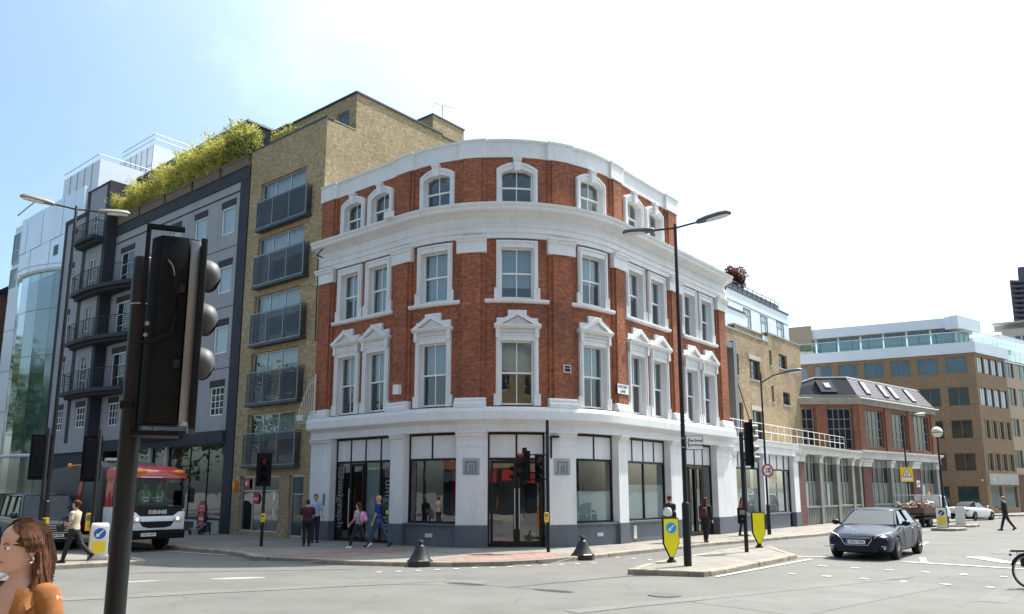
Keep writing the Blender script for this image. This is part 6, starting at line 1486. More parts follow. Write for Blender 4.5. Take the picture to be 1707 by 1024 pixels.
def car_shell(parent, st, m, name='body', arches=(), ar=.36, W=.9):
    """st: stations (y, half width, bottom z, waist z, top z, top half width); lofted, smoothed, wheel arches cut"""
    mb = MB(); rings = []
    for y, hw, zb, zw, zt, tw in st:
        half = [(0, zb), (hw * .82, zb), (hw * .96, zb + .07), (hw, zb + (zw - zb) * .45), (hw * .99, zw - .05), (hw * .95, zw), (tw, zt), (tw * .5, zt + .025), (0, zt + .03)]
        rings.append([Vector((x, y, z)) for x, z in half] + [Vector((-x, y, z)) for x, z in half[-2:0:-1]])
    mb.loft(rings); me = mb.data(name)
    t = bpy.data.objects.new('t', me); C.objects.link(t)
    q = t.modifiers.new('s', 'SUBSURF'); q.levels = 2; q.render_levels = 2
    cut = MB()
    for y in arches:
        for sx in (-1, 1): cut.tube([(sx * (W - .28), y, ar * .92), (sx * (W + .3), y, ar * .92)], ar, 20)
    cm = None
    if arches:
        cme = cut.data('c'); import bmesh as _b
        bm = _b.new(); bm.from_mesh(cme); _b.ops.recalc_face_normals(bm, faces=bm.faces); bm.to_mesh(cme); bm.free()
        cm = bpy.data.objects.new('c', cme); C.objects.link(cm); bq = t.modifiers.new('b', 'BOOLEAN'); bq.operation = 'DIFFERENCE'; bq.object = cm; bq.solver = 'EXACT'
    import bmesh as _b
    bm = _b.new(); bm.from_mesh(me); _b.ops.recalc_face_normals(bm, faces=bm.faces); bm.to_mesh(me); bm.free()
    dg = bpy.context.evaluated_depsgraph_get(); dg.update(); m2 = bpy.data.meshes.new_from_object(t.evaluated_get(dg)); m2.name = name
    bpy.data.objects.remove(t)
    if cm: bpy.data.objects.remove(cm)
    return link(name, m2, m, parent, True)
def quadplate(parent, nm, m, pts, th=.012):
    P = [Vector(p) for p in pts]; n = (P[1] - P[0]).cross(P[2] - P[0]).normalized(); mb = MB(); mb.ext(P, n * th); return mb.build(nm, m, parent)
def plate(parent, s, o, fx=(1, 0, 0), w_=.52, blue=True, tilt=0):
    o = Vector(o); fx = Vector(fx); nrm = fx.cross(Vector((0, 0, 1)))
    Mx = Matrix(((fx.x, nrm.x, 0), (fx.y, nrm.y, 0), (0, 0, 1))).to_4x4()
    mb = MB(); mb.box(o, (w_, .012, .112), Mx); p = mb.build('number_plate', 'plate', parent)
    if blue: mb = MB(); mb.box(o - fx * (w_ / 2 - .025) + nrm * .0065, (.045, .003, .1), Mx); mb.build('plate_band', 'blue', p)
    text(s, .088, 'signblack', p, frame4(o + nrm * .008 + fx * (.025 if blue else 0), fx, (0, 0, 1)), ext=.001, bold=.002, spacing=1.02); return p

# dark blue saloon coming towards the camera
car = thing('saloon_car', 'dark blue saloon car driving towards the camera at the right stop line', 'car', (11.95, 26.2, 0), heading(-.62, -.785))
cs = [(-2.3, .62, .3, .62, .66, .4), (-2.2, .80, .2, .64, .72, .6), (-1.9, .89, .17, .72, .80, .66), (-1.35, .915, .17, .84, .90, .68), (-.75, .92, .17, .93, .985, .72), (0, .92, .17, .95, .99, .74), (.9, .92, .17, .97, 1.0, .74), (1.7, .9, .18, .98, 1.04, .7), (2.15, .86, .24, .97, 1.04, .66), (2.32, .78, .36, .9, .98, .58), (2.4, .66, .45, .8, .84, .5)]
body = car_shell(car, cs, 'navy', arches=(-1.4, 1.41), ar=.365, W=.9)
# cabin
yb_, zr_ = [(-.92, .98), (-.2, 1.37), (.15, 1.43), (.95, 1.42), (1.45, 1.28), (1.95, 1.04)], 0
roofst = [(-.22, .575, 1.37), (.1, .6, 1.43), (.6, .6, 1.445), (1.05, .585, 1.41), (1.4, .56, 1.32)]
mb = MB(); mb.loft([[Vector((x * hw, y, z + dz)) for x, dz in ((-1, -.035), (-.92, .0), (-.5, .03), (0, .04), (.5, .03), (.92, 0), (1, -.035), (.5, -.06), (-.5, -.06))] for y, hw, z in roofst]); mb.build('roof', 'navy', car, sub=2)
quadplate(car, 'windscreen', 'carglass', [(-.72, -.98, .97), (.72, -.98, .97), (.565, -.2, 1.37), (-.565, -.2, 1.37)])
quadplate(car, 'rear_screen', 'carglass', [(.62, 2.0, 1.03), (-.62, 2.0, 1.03), (-.54, 1.4, 1.31), (.54, 1.4, 1.31)])
for sx in (-1, 1):
    for y0, y1, a, b in ((-.62, .42, -.02, .4), (.52, 1.42, .5, 1.15)):
        pts = [(sx * .8, y0, .985), (sx * .8, y1, .985), (sx * .59, b, 1.39), (sx * .595, a, 1.385)]
        quadplate(car, 'side_window', 'carglass', pts if sx < 0 else pts[::-1])
    mb = MB(); mb.tube([(sx * .765, -.98, .965), (sx * .585, -.2, 1.39)], .035, 6); mb.tube([(sx * .59, -.2, 1.39), (sx * .6, .5, 1.425), (sx * .57, 1.4, 1.325)], .03, 6); mb.tube([(sx * .57, 1.4, 1.325), (sx * .66, 2.05, 1.02)], .04, 6); mb.tube([(sx * .81, .47, .97), (sx * .6, .45, 1.41)], .03, 6); mb.build('pillar', 'navy', car)
    wheel(car, sx * .80, -1.4, .33, .22); wheel(car, sx * .80, 1.41, .33, .22)
    # headlight, fog lamp, mirror, handles
    mb = MB(); mb.loft([[Vector((sx * x, y, z)) for x, y, z in q] for q in ([(.46, -2.285, .62), (.52, -2.275, .7), (.86, -1.9, .79), (.875, -1.86, .66), (.78, -2.16, .6)], [(.44, -2.21, .62), (.5, -2.21, .7), (.84, -1.84, .8), (.86, -1.8, .66), (.76, -2.08, .6)])]); mb.build('headlight', 'lamp', car, smooth=False)
    mb = MB(); mb.sphere((sx * .66, -2.2, .36), .07, 10, 6, (1.2, .5, .9)); mb.build('fog_lamp', 'lamp', car, smooth=True)
    mb = MB(); mb.box((sx * .62, -2.245, .405), (.3, .02, .018)); mb.build('chrome_strip', 'chrome', car)
    mb = MB(); mb.sphere((sx * 1.0, -.72, 1.02), .11, 10, 7, (1.1, .7, .75)); mb.tube([(sx * .84, -.7, .97), (sx * .96, -.72, 1.0)], .03, 6); mb.build('door_mirror', 'navy', car, smooth=True)
    for y in (.25, 1.15): mb = MB(); mb.tube([(sx * .925, y, .86), (sx * .94, y + .08, .865), (sx * .925, y + .18, .87)], .018, 6); mb.build('door_handle', 'chrome', car)
    for y in (-.68, .47, 1.36): mb = MB(); mb.tube([(sx * .924, y, .3), (sx * .932, y, .6), (sx * .89, y, .955)], .006, 4); mb.build('door_gap', 'black', car)
g_ = [(-.42, .69), (.42, .69), (.4, .58), (.3, .43), (-.3, .43), (-.4, .58)]
mb = MB(); mb.ext([(x, -2.295 - .02 * (1 - abs(x)), z) for x, z in g_], (0, -.02, 0)); gr = mb.build('grille', 'black', car)
mb = MB(); mb.tube([(x * 1.01, -2.33, .565 + (z - .565) * 1.02) for x, z in g_ + g_[:1]], .012, 6, caps=False)
for z in (.625, .655): mb.tube([(-.38, -2.33, z), (.38, -2.33, z)], .007, 5)
mb.build('grille_frame', 'chrome', gr)
plate(car, 'LT61 TVN', (-.02, -2.345, .52))
mb = MB(); mb.sphere((.0, -2.26, .755), .05, 8, 6, (1, .3, 1)); mb.sphere((-.07, -2.27, .735), .035, 8, 6, (1.6, .3, .8)); mb.build('badge', 'chrome', car, smooth=True)
mb = MB(); mb.box((0, -2.26, .29), (1.1, .06, .1)); mb.build('lower_intake', 'black', car)
mb = MB(); mb.bb(-.6, .6, -.6, 1.5, .3, .8); mb.bb(-.62, -.14, .1, .25, .7, 1.2); mb.bb(.14, .62, .1, .25, .7, 1.2); mb.bb(-.7, .7, -.95, -.6, .8, .93); mb.build('cabin_trim', 'blackcloth', car)
mb = MB(); mb.sphere((.36, .02, 1.2), .1, 10, 7, (.85, 1, 1.15)); mb.ellrings([(.36, .05, .75, .2, .12), (.36, .07, .95, .22, .12), (.36, .08, 1.05, .15, .09)], 10); mb.build('driver', 'paleblue', car, smooth=True)

car.scale = (1.06, 1.06, 1.04)
# refuse lorry: low cab, white front, red roof visor
tr = thing('refuse_lorry', 'white and red refuse lorry with amber roof lights waiting beside the kerb', 'lorry', (-12.35, 27.75, 0), heading(.773, -.634))
hw = 1.0
def rbox(x0, x1, y0, y1, z0, z1, nm, m, par, bev=.05): mb = MB(); mb.bb(x0, x1, y0, y1, z0, z1); return mb.build(nm, m, par, bevel=bev)
rbox(-hw + .04, hw - .04, 1.72, 2.0, .5, 2.66, 'cab_back', 'redmetal', tr, .04); rbox(-hw + .06, hw - .06, 1.66, 1.715, .9, 2.6, 'cab_lining', 'blackcloth', tr, .01)
rbox(-hw + .04, hw - .04, .15, 1.7, .5, .95, 'cab_floor', 'blackcloth', tr, .02)
for sx in (-1, 1):
    for y0, y1, mm in ((.02, .16, 'anth'), (1.3, 1.7, 'redmetal')): rbox(min(sx * .9, sx * .985), max(sx * .9, sx * .985), y0, y1, 1.5, 2.56, 'cab_pillar', mm, tr, .01)
# front face pieces, leaning slightly
mb = MB(); mb.ext([(-hw, -.02, .72), (hw, -.02, .72), (hw, -.02, 1.35), (.78, -.02, 1.35), (.58, -.02, 1.2), (-.58, -.02, 1.2), (-.78, -.02, 1.35), (-hw, -.02, 1.35)], (0, .18, 0)); fp = mb.build('front_panel', 'whitepaint', tr, bevel=.03)
mb = MB(); mb.ext([(-.77, -.012, 1.36), (-.56, -.012, 1.21), (.56, -.012, 1.21), (.77, -.012, 1.36), (.95, -.012, 1.45), (.95, -.012, 1.52), (-.95, -.012, 1.52), (-.95, -.012, 1.45)], (0, .15, 0)); nb_ = mb.build('name_band', 'black', tr)
text('DENNIS', .17, 'alu', nb_, frame4((0, -.02, 1.33), (1, 0, 0), (0, 0, 1)), bold=.012, spacing=1.1)
mb = MB(); mb.ext([(x, -.03, z) for x, z in ((-.62, 1.02), (.62, 1.02), (.5, .85), (.3, .8), (-.3, .8), (-.5, .85))], (0, .03, 0)); gl_ = mb.build('grille', 'black', tr)
mb = MB()
for z in (.86, .91, .96): mb.box((0, -.033, z), (.9, .006, .018))
mb.build('grille_bar', 'blackmatt', gl_)
rbox(-hw - .02, hw + .02, -.08, .3, .42, .7, 'bumper', 'blackmatt', tr, .04)
plate(tr, 'VX57 UKW', (-.3, -.09, .58), blue=False)
for sx in (-1, 1):
    mb = MB(); mb.sphere((sx * .76, -.03, 1.1), .16, 14, 7, (1.25, .3, .75)); hl_ = mb.build('headlight', 'lamp', tr, smooth=True)
    mb = MB(); mb.sphere((sx * .72, -.07, 1.1), .055, 10, 6, (1, .4, 1)); mb.build('bulb', M.setdefault('litlamp', mat('lit_headlamp', (.9, .8, .5), .3, .02, emit=(1, .8, .4), estr=1.6)), hl_, smooth=True)
    mb = MB(); mb.bb(sx * .99, sx * 1.0, .2, 1.3, 1.55, 2.35) if sx > 0 else mb.bb(-1.0, -.99, .2, 1.3, 1.55, 2.35); mb.build('side_window', 'darkglass', tr)
    rbox(sx * hw - .02, sx * hw + .02, .12, 1.9, .72, 1.5, 'side_panel', 'whitepaint', tr, .01)
    mb = MB(); mb.box((sx * 1.15, -.12, 1.9), (.16, .1, .5)); mb.tube([(sx * .98, .05, 2.2), (sx * 1.15, -.1, 2.18)], .02, 5); mb.build('wing_mirror', 'black', tr)
    wheel(tr, sx * .86, 1.35, .45, .28, hub='steel'); wheel(tr, sx * .86, 5.4, .45, .3, hub='steel')
    mb = MB(); mb.sphere((sx * .68, .02, 2.72), .1, 12, 6, (2.4, .8, .8)); mb.build('amber_beacon', 'amber', tr, smooth=True)
mb = MB(); mb.ext([(-.97, .0, 1.53), (.97, .0, 1.53), (.95, .06, 2.5), (-.95, .06, 2.5)], (0, .015, 0)); mb.build('windscreen', 'cabglass', tr)
mb = MB(); rings = []
for y, z0, z1, k in ((-.02, 2.5, 2.6, .97), (.02, 2.5, 2.72, .99), (.2, 2.5, 2.85, 1), (.6, 2.5, 2.93, 1), (1.9, 2.5, 2.93, 1)): rings.append([Vector((x * hw * k, y, z)) for x, z in ((-1, z0), (-1, z1 - .12), (-.85, z1 - .03), (-.4, z1 + .02), (.4, z1 + .02), (.85, z1 - .03), (1, z1 - .12), (1, z0))])
mb.loft(rings); mb.build('roof_visor', 'redmetal', tr, smooth=True)
mb = MB(); mb.box((-.3, -.03, 2.53), (.75, .01, .03)); mb.build('visor_trim', 'whitepaint', tr)
rbox(-.9, .9, .2, .5, .9, 1.52, 'dashboard', 'blackcloth', tr, .02)
# hopper body with the slanted red arm
mb = MB(); mb.ext([(-1.02, 2.15, .9), (-1.02, 7.2, .9), (-1.02, 7.4, 2.3), (-1.02, 6.6, 2.9), (-1.02, 2.5, 3.12), (-1.02, 2.2, 2.9)], (2.04, 0, 0)); hp = mb.build('hopper', M.setdefault('hop', mat('hopper_grey', (.05, .055, .055), .6, .2)), tr, bevel=.03)
for sx in (-1, 1): mb = MB(); mb.ext([(sx * 1.06, 4.0, 1.0), (sx * 1.06, 4.25, 1.0), (sx * 1.06, 3.75, 3.15), (sx * 1.06, 3.5, 3.15)], (-sx * .12, 0, 0)); mb.build('lifting_arm', 'redmetal', hp)
rbox(-1.0, 1.0, 2.1, 7.2, .62, .9, 'chassis_rail', 'redmetal', tr, .02)
mb = MB(); mb.bb(-.95, .95, .1, 7, .5, .62); mb.build('chassis', 'black', tr)
mb = MB(); mb.tube([(-1.15, 4.6, 3.0), (-.6, 4.5, 3.06)], .02, 5); mb.sphere((-1.2, 4.6, 3.0), .09, 8, 6); mb.build('side_lamp', 'amber', tr)
mb = MB(); mb.box((-.6, 2.6, 3.2), (.3, .3, .1)); mb.box((-.1, 2.6, 3.18), (.4, .2, .08)); mb.build('roof_fitting', 'alu', tr)
text('ONYX', .32, 'steel', tr, frame4((-1.024, 3.0, 2.2), (0, -1, 0), (0, 0, 1)), bold=.012) if 0 else None

# black van at the far left
vn = thing('passenger_van', 'black passenger van with a chrome grille at the left behind the island', 'van', (-16.1, 28.0, 0), heading(.66, -.75))
vs_ = [(-.12, .72, .35, .72, .86, .55), (-.02, .9, .24, .82, .98, .72), (.3, .95, .2, .98, 1.08, .78), (.8, .96, .2, 1.1, 1.16, .8), (1.3, .965, .2, 1.12, 1.17, .82), (2.8, .965, .2, 1.12, 1.17, .82), (4.6, .96, .22, 1.12, 1.17, .8), (4.8, .9, .3, 1.1, 1.15, .76)]
car_shell(vn, vs_, 'vanblack', arches=(.85, 3.9), ar=.38, W=.95)
mb = MB(); mb.loft([[Vector((x * w_, y, z)) for x, z in ((-1, 1.86), (-.9, 1.95), (-.5, 1.985), (.5, 1.985), (.9, 1.95), (1, 1.86), (.9, 1.8), (-.9, 1.8))] for y, w_ in ((1.35, .7), (1.6, .76), (3, .8), (4.7, .77))]); mb.build('roof', 'vanblack', vn, sub=1)
quadplate(vn, 'windscreen', 'vanscreen', [(-.82, .72, 1.13), (.82, .72, 1.13), (.7, 1.4, 1.88), (-.7, 1.4, 1.88)])
for sx in (-1, 1):
    for y0, y1, a, b in ((1.0, 2.1, 1.6, 2.1), (2.2, 3.4, 2.2, 3.35), (3.5, 4.65, 3.45, 4.55)):
        pts = [(sx * .9, y0, 1.16), (sx * .9, y1, 1.16), (sx * .79, b, 1.84), (sx * .79, a, 1.84)]; quadplate(vn, 'side_window', 'darkglass', pts if sx < 0 else pts[::-1])
    for p_, q_ in [((sx * .87, .72, 1.13), (sx * .74, 1.4, 1.9))] + [((sx * .905, y, 1.12), (sx * .795, y, 1.88)) for y in (2.15, 3.45, 4.7)]: mb = MB(); mb.tube([p_, q_], .045, 6); mb.build('pillar', 'vanblack', vn)
    wheel(vn, sx * .84, .85, .34, .23); wheel(vn, sx * .84, 3.9, .34, .23)
    mb = MB(); mb.loft([[Vector((sx * x, y, z)) for x, y, z in q] for q in ([(.5, -.1, .72), (.52, -.09, .88), (.9, .14, .95), (.93, .16, .78)], [(.48, .0, .72), (.5, .0, .88), (.88, .22, .96), (.91, .24, .78)])]); mb.build('headlight', 'lamp', vn)
    mb = MB(); mb.sphere((sx * 1.08, .78, 1.22), .13, 10, 7, (1, .7, .95)); mb.build('door_mirror', 'vanblack', vn, smooth=True)
mb = MB()
for z in (.62, .7, .78, .86): mb.box((0, -.125, z), (.95, .02, .02))
mb.box((0, -.1, .42), (1.4, .03, .02)); mb.build('grille_bar', 'chrome', vn)
mb = MB(); mb.bb(-.8, .8, 1.3, 4.5, .5, 1.75); mb.bb(-.85, .85, .75, 1.3, .6, 1.1); mb.build('cabin_trim', 'blackcloth', vn)
plate(vn, 'LD09 VAE', (.1, -.135, .52), blue=False)

# white convertible parked in front of the office block
wc = thing('convertible_car', 'white convertible parked before the office block, tail lamp towards us', 'car', (33.0, 57.3, 0), heading(.80, .60))
st2 = [(-2.15, .6, .32, .56, .6, .4), (-2.0, .8, .2, .62, .7, .62), (-1.3, .88, .17, .76, .82, .68), (-.5, .9, .17, .84, .9, .72), (.5, .9, .17, .85, .9, .74), (1.4, .88, .18, .88, .95, .7), (2.0, .82, .26, .88, .95, .62), (2.2, .7, .4, .8, .86, .5)]
car_shell(wc, st2, 'whitepaint', arches=(-1.35, 1.35), ar=.35, W=.88)
quadplate(wc, 'windscreen', 'carglass', [(-.66, -.75, .9), (.66, -.75, .9), (.52, -.1, 1.27), (-.52, -.1, 1.27)])
mb = MB(); mb.loft([[Vector((x * w_, y, z + dz)) for x, dz in ((-1, -.06), (-.6, .0), (.6, .0), (1, -.06), (.6, -.1), (-.6, -.1))] for y, w_, z in ((-.12, .55, 1.3), (.5, .56, 1.34), (1.0, .54, 1.22), (1.45, .56, .98))]); mb.build('soft_top', 'blackcloth', wc, sub=1)
mb = MB(); mb.bb(-.6, .6, -.5, 1.1, .5, .92); mb.build('cabin_trim', 'blackcloth', wc)
for sx in (-1, 1):
    wheel(wc, sx * .78, -1.35, .32, .22); wheel(wc, sx * .78, 1.35, .32, .22)
    mb = MB(); mb.sphere((sx * .58, 2.1, .72), .1, 10, 6, (1.9, .5, .6)); mb.build('tail_lamp', 'redlens', wc, smooth=True)
    pts = [(sx * .74, -.4, .92), (sx * .74, .9, .92), (sx * .58, .6, 1.24), (sx * .58, -.05, 1.24)]; quadplate(wc, 'side_window', 'carglass', pts if sx < 0 else pts[::-1])
    mb = MB(); mb.sphere((sx * .95, -.55, .98), .09, 8, 6, (1, .7, .8)); mb.build('door_mirror', 'whitepaint', wc, smooth=True)
mb = MB(); mb.box((0, 2.2, .4), (1.2, .08, .22)); mb.build('rear_bumper', 'blackmatt', wc); plate(wc, 'KX11 RVO', (0, 2.24, .6), fx=(-1, 0, 0), blue=False)

# flatbed truck loaded with rubble
ft = thing('flatbed_truck', 'white flatbed truck loaded with rubble behind the dark blue saloon', 'truck', (25.9, 48.6, 0), heading(.76, .65))
mb = MB(); mb.ext([(-.85, -.1, .45), (-.85, -.16, .95), (-.85, .25, 1.3), (-.85, .55, 1.98), (-.85, 1.35, 2.02), (-.85, 1.4, .45)], (1.7, 0, 0)); mb.build('cab', 'whitepaint', ft, bevel=.06)
quadplate(ft, 'windscreen', 'darkglass', [(-.75, .24, 1.32), (.75, .24, 1.32), (.72, .53, 1.9), (-.72, .53, 1.9)])
for sx in (-1, 1):
    pts = [(sx * .86, .4, 1.3), (sx * .86, 1.2, 1.3), (sx * .86, 1.2, 1.88), (sx * .86, .62, 1.88)]; quadplate(ft, 'side_window', 'darkglass', pts if sx < 0 else pts[::-1])
    wheel(ft, sx * .75, .55, .34, .22, hub='steel'); wheel(ft, sx * .75, 3.2, .34, .22, hub='steel')
    mb = MB(); mb.bb(min(sx * .93, sx * .97), max(sx * .93, sx * .97), 1.5, 4.4, .9, 1.25); mb.build('drop_side', M.setdefault('rust', mat('rusty_side', (.14, .07, .05), .8, .3)), ft)
mb = MB(); mb.bb(-.97, .97, 1.48, 4.4, .78, .9); mb.bb(-.9, .9, .2, 4.3, .5, .62); mb.build('bed', 'black', ft)
mb = MB(); mb.bb(-.97, .97, 4.36, 4.42, .9, 1.25); mb.build('tailgate', M['rust'], ft)
mb = MB()
for x in (-.85, .85): mb.tube([(x, 1.5, .9), (x, 1.5, 2.0), (x, 4.3, 2.0), (x, 4.3, .9)], .035, 5)
mb.tube([(-.85, 4.3, 2.0), (.85, 4.3, 2.0)], .035, 5); mb.tube([(-.85, 1.5, 2.0), (.85, 1.5, 2.0)], .035, 5); mb.build('load_frame', 'steel', ft)
mb = MB(); mb.sphere((0, 1.0, 2.12), .1, 10, 6, (1, 1, 1.2)); mb.build('beacon', 'amber', ft)
for k in range(38):
    mb = MB(); c = Vector((R_.uniform(-.8, .8), R_.uniform(1.7, 4.2), 1.1 + R_.uniform(0, .45))); s = R_.uniform(.12, .26)
    mb.box(c, (s * R_.uniform(.6, 1.6), s * R_.uniform(.6, 1.8), s * R_.uniform(.4, 1)), Matrix.Rotation(R_.uniform(0, 3), 4, Vector((R_.uniform(-1, 1), R_.uniform(-1, 1), R_.uniform(-1, 1))))); o = mb.build('rubble_piece', ['rubble', 'sand', 'workbrick', 'offwhite'][k % 4], ft)

ft.scale = (.9, .9, .9)
# bicycle, rear wheel in view at the right edge
bk = thing('bicycle', 'dark bicycle with a rear rack, only its back half in view at the right edge', 'bicycle', (11.62, 17.25, 0), heading(.93, -.1))
def bwheel(y):
    mb = MB(); r = .345; mb.tube([(0, y + r * math.cos(a), r + .01 + r * math.sin(a)) for a in [k * 2 * math.pi / 36 for k in range(37)]], .019, 8, caps=False); w_ = mb.build('wheel', 'tyre', bk, smooth=True)
    mb = MB(); mb.tube([(0, y + .315 * math.cos(a), r + .01 + .315 * math.sin(a)) for a in [k * 2 * math.pi / 36 for k in range(37)]], .011, 6, caps=False); mb.build('rim', 'alu', w_, smooth=True)
    mb = MB()
    for k in range(24): a = k * 2 * math.pi / 24; mb.tube([((-1) ** k * .025, y, r + .01), (0, y + .31 * math.cos(a), r + .01 + .31 * math.sin(a))], .0018, 3)
    mb.build('spokes', 'steel', w_)['kind'] = 'stuff'
    mb = MB(); mb.tube([(-.05, y, r + .01), (.05, y, r + .01)], .03, 8); mb.build('hub', 'steel', w_)
bwheel(.52); bwheel(-.53)
mb = MB()
for a, b, r in (((0, .05, .28), (0, .2, .82), .016), ((0, .05, .28), (0, -.36, .72), .019), ((0, .18, .76), (0, -.34, .82), .016), ((0, -.33, .9), (0, -.37, .68), .018), ((.05, .52, .355), (.02, .06, .28), .01), ((-.05, .52, .355), (-.02, .06, .28), .01), ((.05, .52, .355), (.02, .18, .76), .009), ((-.05, .52, .355), (-.02, .18, .76), .009), ((.05, -.53, .355), (.04, -.38, .66), .012), ((-.05, -.53, .355), (-.04, -.38, .66), .012)): mb.tube([a, b], r, 8)
mb.build('frame', 'black', bk, smooth=True)
mb = MB(); mb.loft([[Vector((x * w_, y, .93 + dz)) for x, dz in ((-1, 0), (-.6, .035), (.6, .035), (1, 0), (0, -.03))] for y, w_ in ((.34, .075), (.22, .08), (.1, .04), (.02, .025))]); mb.tube([(0, .2, .8), (0, .22, .92)], .014, 8); mb.build('saddle', 'black', bk)
mb = MB(); mb.tube([(-.28, -.2, 1.02), (-.2, -.32, 1.03), (0, -.36, 1.0), (.2, -.32, 1.03), (.28, -.2, 1.02)], .014, 8); mb.tube([(0, -.33, .88), (0, -.36, 1.0)], .016, 8); mb.build('handlebar', 'black', bk)
mb = MB()
for x in (-.06, .06): mb.tube([(x, .3, .76), (x, .86, .77)], .009, 6); mb.tube([(x, .56, .36), (x, .72, .76)], .007, 6); mb.tube([(x, .54, .36), (x, .5, .76)], .007, 6)
for y in (.36, .5, .66, .85): mb.tube([(-.065, y, .765), (.065, y, .765)], .008, 6)
mb.bb(-.05, .05, .38, .84, .775, .80); mb.build('rack', 'black', bk)
mb = MB(); mb.lathe([(.095, -.004), (.095, .004)], 20); o = mb.build('chainring', 'black', bk); o.rotation_euler = (0, rad(90), 0); o.location = (.05, .05, .28)
mb = MB(); mb.tube([(.05, .05, .28), (.07, .08, .12), (.14, .08, .11)], .011, 6); mb.tube([(-.05, .05, .28), (-.07, .02, .44), (-.14, .02, .45)], .011, 6); mb.box((.12, .08, .11), (.09, .06, .02)); mb.box((-.12, .02, .45), (.09, .06, .02)); mb.build('crank', 'black', bk)
mb = MB(); mb.tube([(0, .52 + .375 * math.cos(a), .355 + .375 * math.sin(a)) for a in [rad(20 + 12 * k) for k in range(12)]], .022, 6); mb.build('mudguard', 'black', bk, smooth=True)
mb = MB(); mb.bb(.05, .17, .3, .62, .44, .72); mb.build('pannier_bag', 'blackcloth', bk, bevel=.03)
mb = MB(); mb.sphere((0, .88, .7), .03, 8, 6); mb.build('rear_reflector', 'redlens', bk)
# ------------------------------------------------------------------ people (local: facing +Y)
def rotx(v, a): return Vector((v[0], v[1] * math.cos(a) - v[2] * math.sin(a), v[1] * math.sin(a) + v[2] * math.cos(a)))
def head_rings(c, k, turn=0.0, n=20):
    """head surface with brow, nose, lips and chin; c = chin-level centre of the neck top"""
    prof = [(.0, .035, .045, .03), (.012, .05, .06, .02), (.035, .06, .082, .008), (.06, .066, .09, .004), (.085, .07, .094, .0), (.11, .073, .098, -.002), (.135, .076, .1, -.004), (.16, .077, .1, -.006), (.185, .073, .094, -.008), (.205, .062, .08, -.01), (.222, .042, .055, -.012), (.232, .015, .02, -.012)]
    rings = []
    for z, rx, ry, cy in prof:
        ring = []
        for i in range(n):
            a = 2 * math.pi * i / n + math.pi / 2; x, y = rx * math.cos(a), ry * math.sin(a) + cy
            fwd = math.sin(a)
            if fwd > .0:
                y += .018 * math.exp(-((x / .012) ** 2)) * math.exp(-((z - .088) / .02) ** 2) * 1.5        # nose
                y += .006 * math.exp(-((x / .012) ** 2)) * math.exp(-((z - .12) / .02) ** 2)
                y += .007 * math.exp(-((x / .022) ** 2)) * math.exp(-((z - .05) / .008) ** 2)              # lips
                y -= .008 * (math.exp(-(((x - .03) / .015) ** 2)) + math.exp(-(((x + .03) / .015) ** 2))) * math.exp(-((z - .115) / .013) ** 2)   # sockets
                y += .008 * math.exp(-((x / .03) ** 2)) * math.exp(-((z - .012) / .015) ** 2)              # chin
            ct, st = math.cos(turn), math.sin(turn)
            ring.append(Vector(c) + Vector((x * ct - y * st, x * st + y * ct, z)) * k)
        rings.append(ring)
    return rings
def hand_mesh(mb, wr, d, side, k, curl=.5):
    """palm, four curled fingers of different lengths and a thumb leaving the side of the palm"""
    wr = Vector(wr); d = Vector(d).normalized(); fw = Vector((0, 1, 0)); fw = (fw - d * fw.dot(d)).normalized(); inn = d.cross(fw) * side
    pl = .085 * k; mb.loft([[wr + d * t + fw * a * w_ + inn * b * .014 * k for a, b in ((-1, -1), (1, -1), (1, 1), (-1, 1))] for t, w_ in ((0, .022 * k), (pl * .5, .036 * k), (pl, .04 * k))])
    for i, ln in enumerate((.068, .078, .072, .056)):
        p = wr + d * pl * .95 + fw * (.03 - .02 * i) * k; q1 = p + (d * math.cos(curl * .5) + inn * math.sin(curl * .5)) * ln * .5 * k; q2 = q1 + (d * math.cos(curl * 1.3) + inn * math.sin(curl * 1.3)) * ln * .5 * k
        mb.tube([p, q1, q2], [.0095 * k, .0088 * k, .007 * k], 6)
    p = wr + d * pl * .25 + fw * .03 * k; q = p + (d * .6 + fw * .75 + inn * .3) * .035 * k; mb.tube([p, q, q + (d * .85 + fw * .25 + inn * .45) * .032 * k], [.012 * k, .0105 * k, .008 * k], 6)
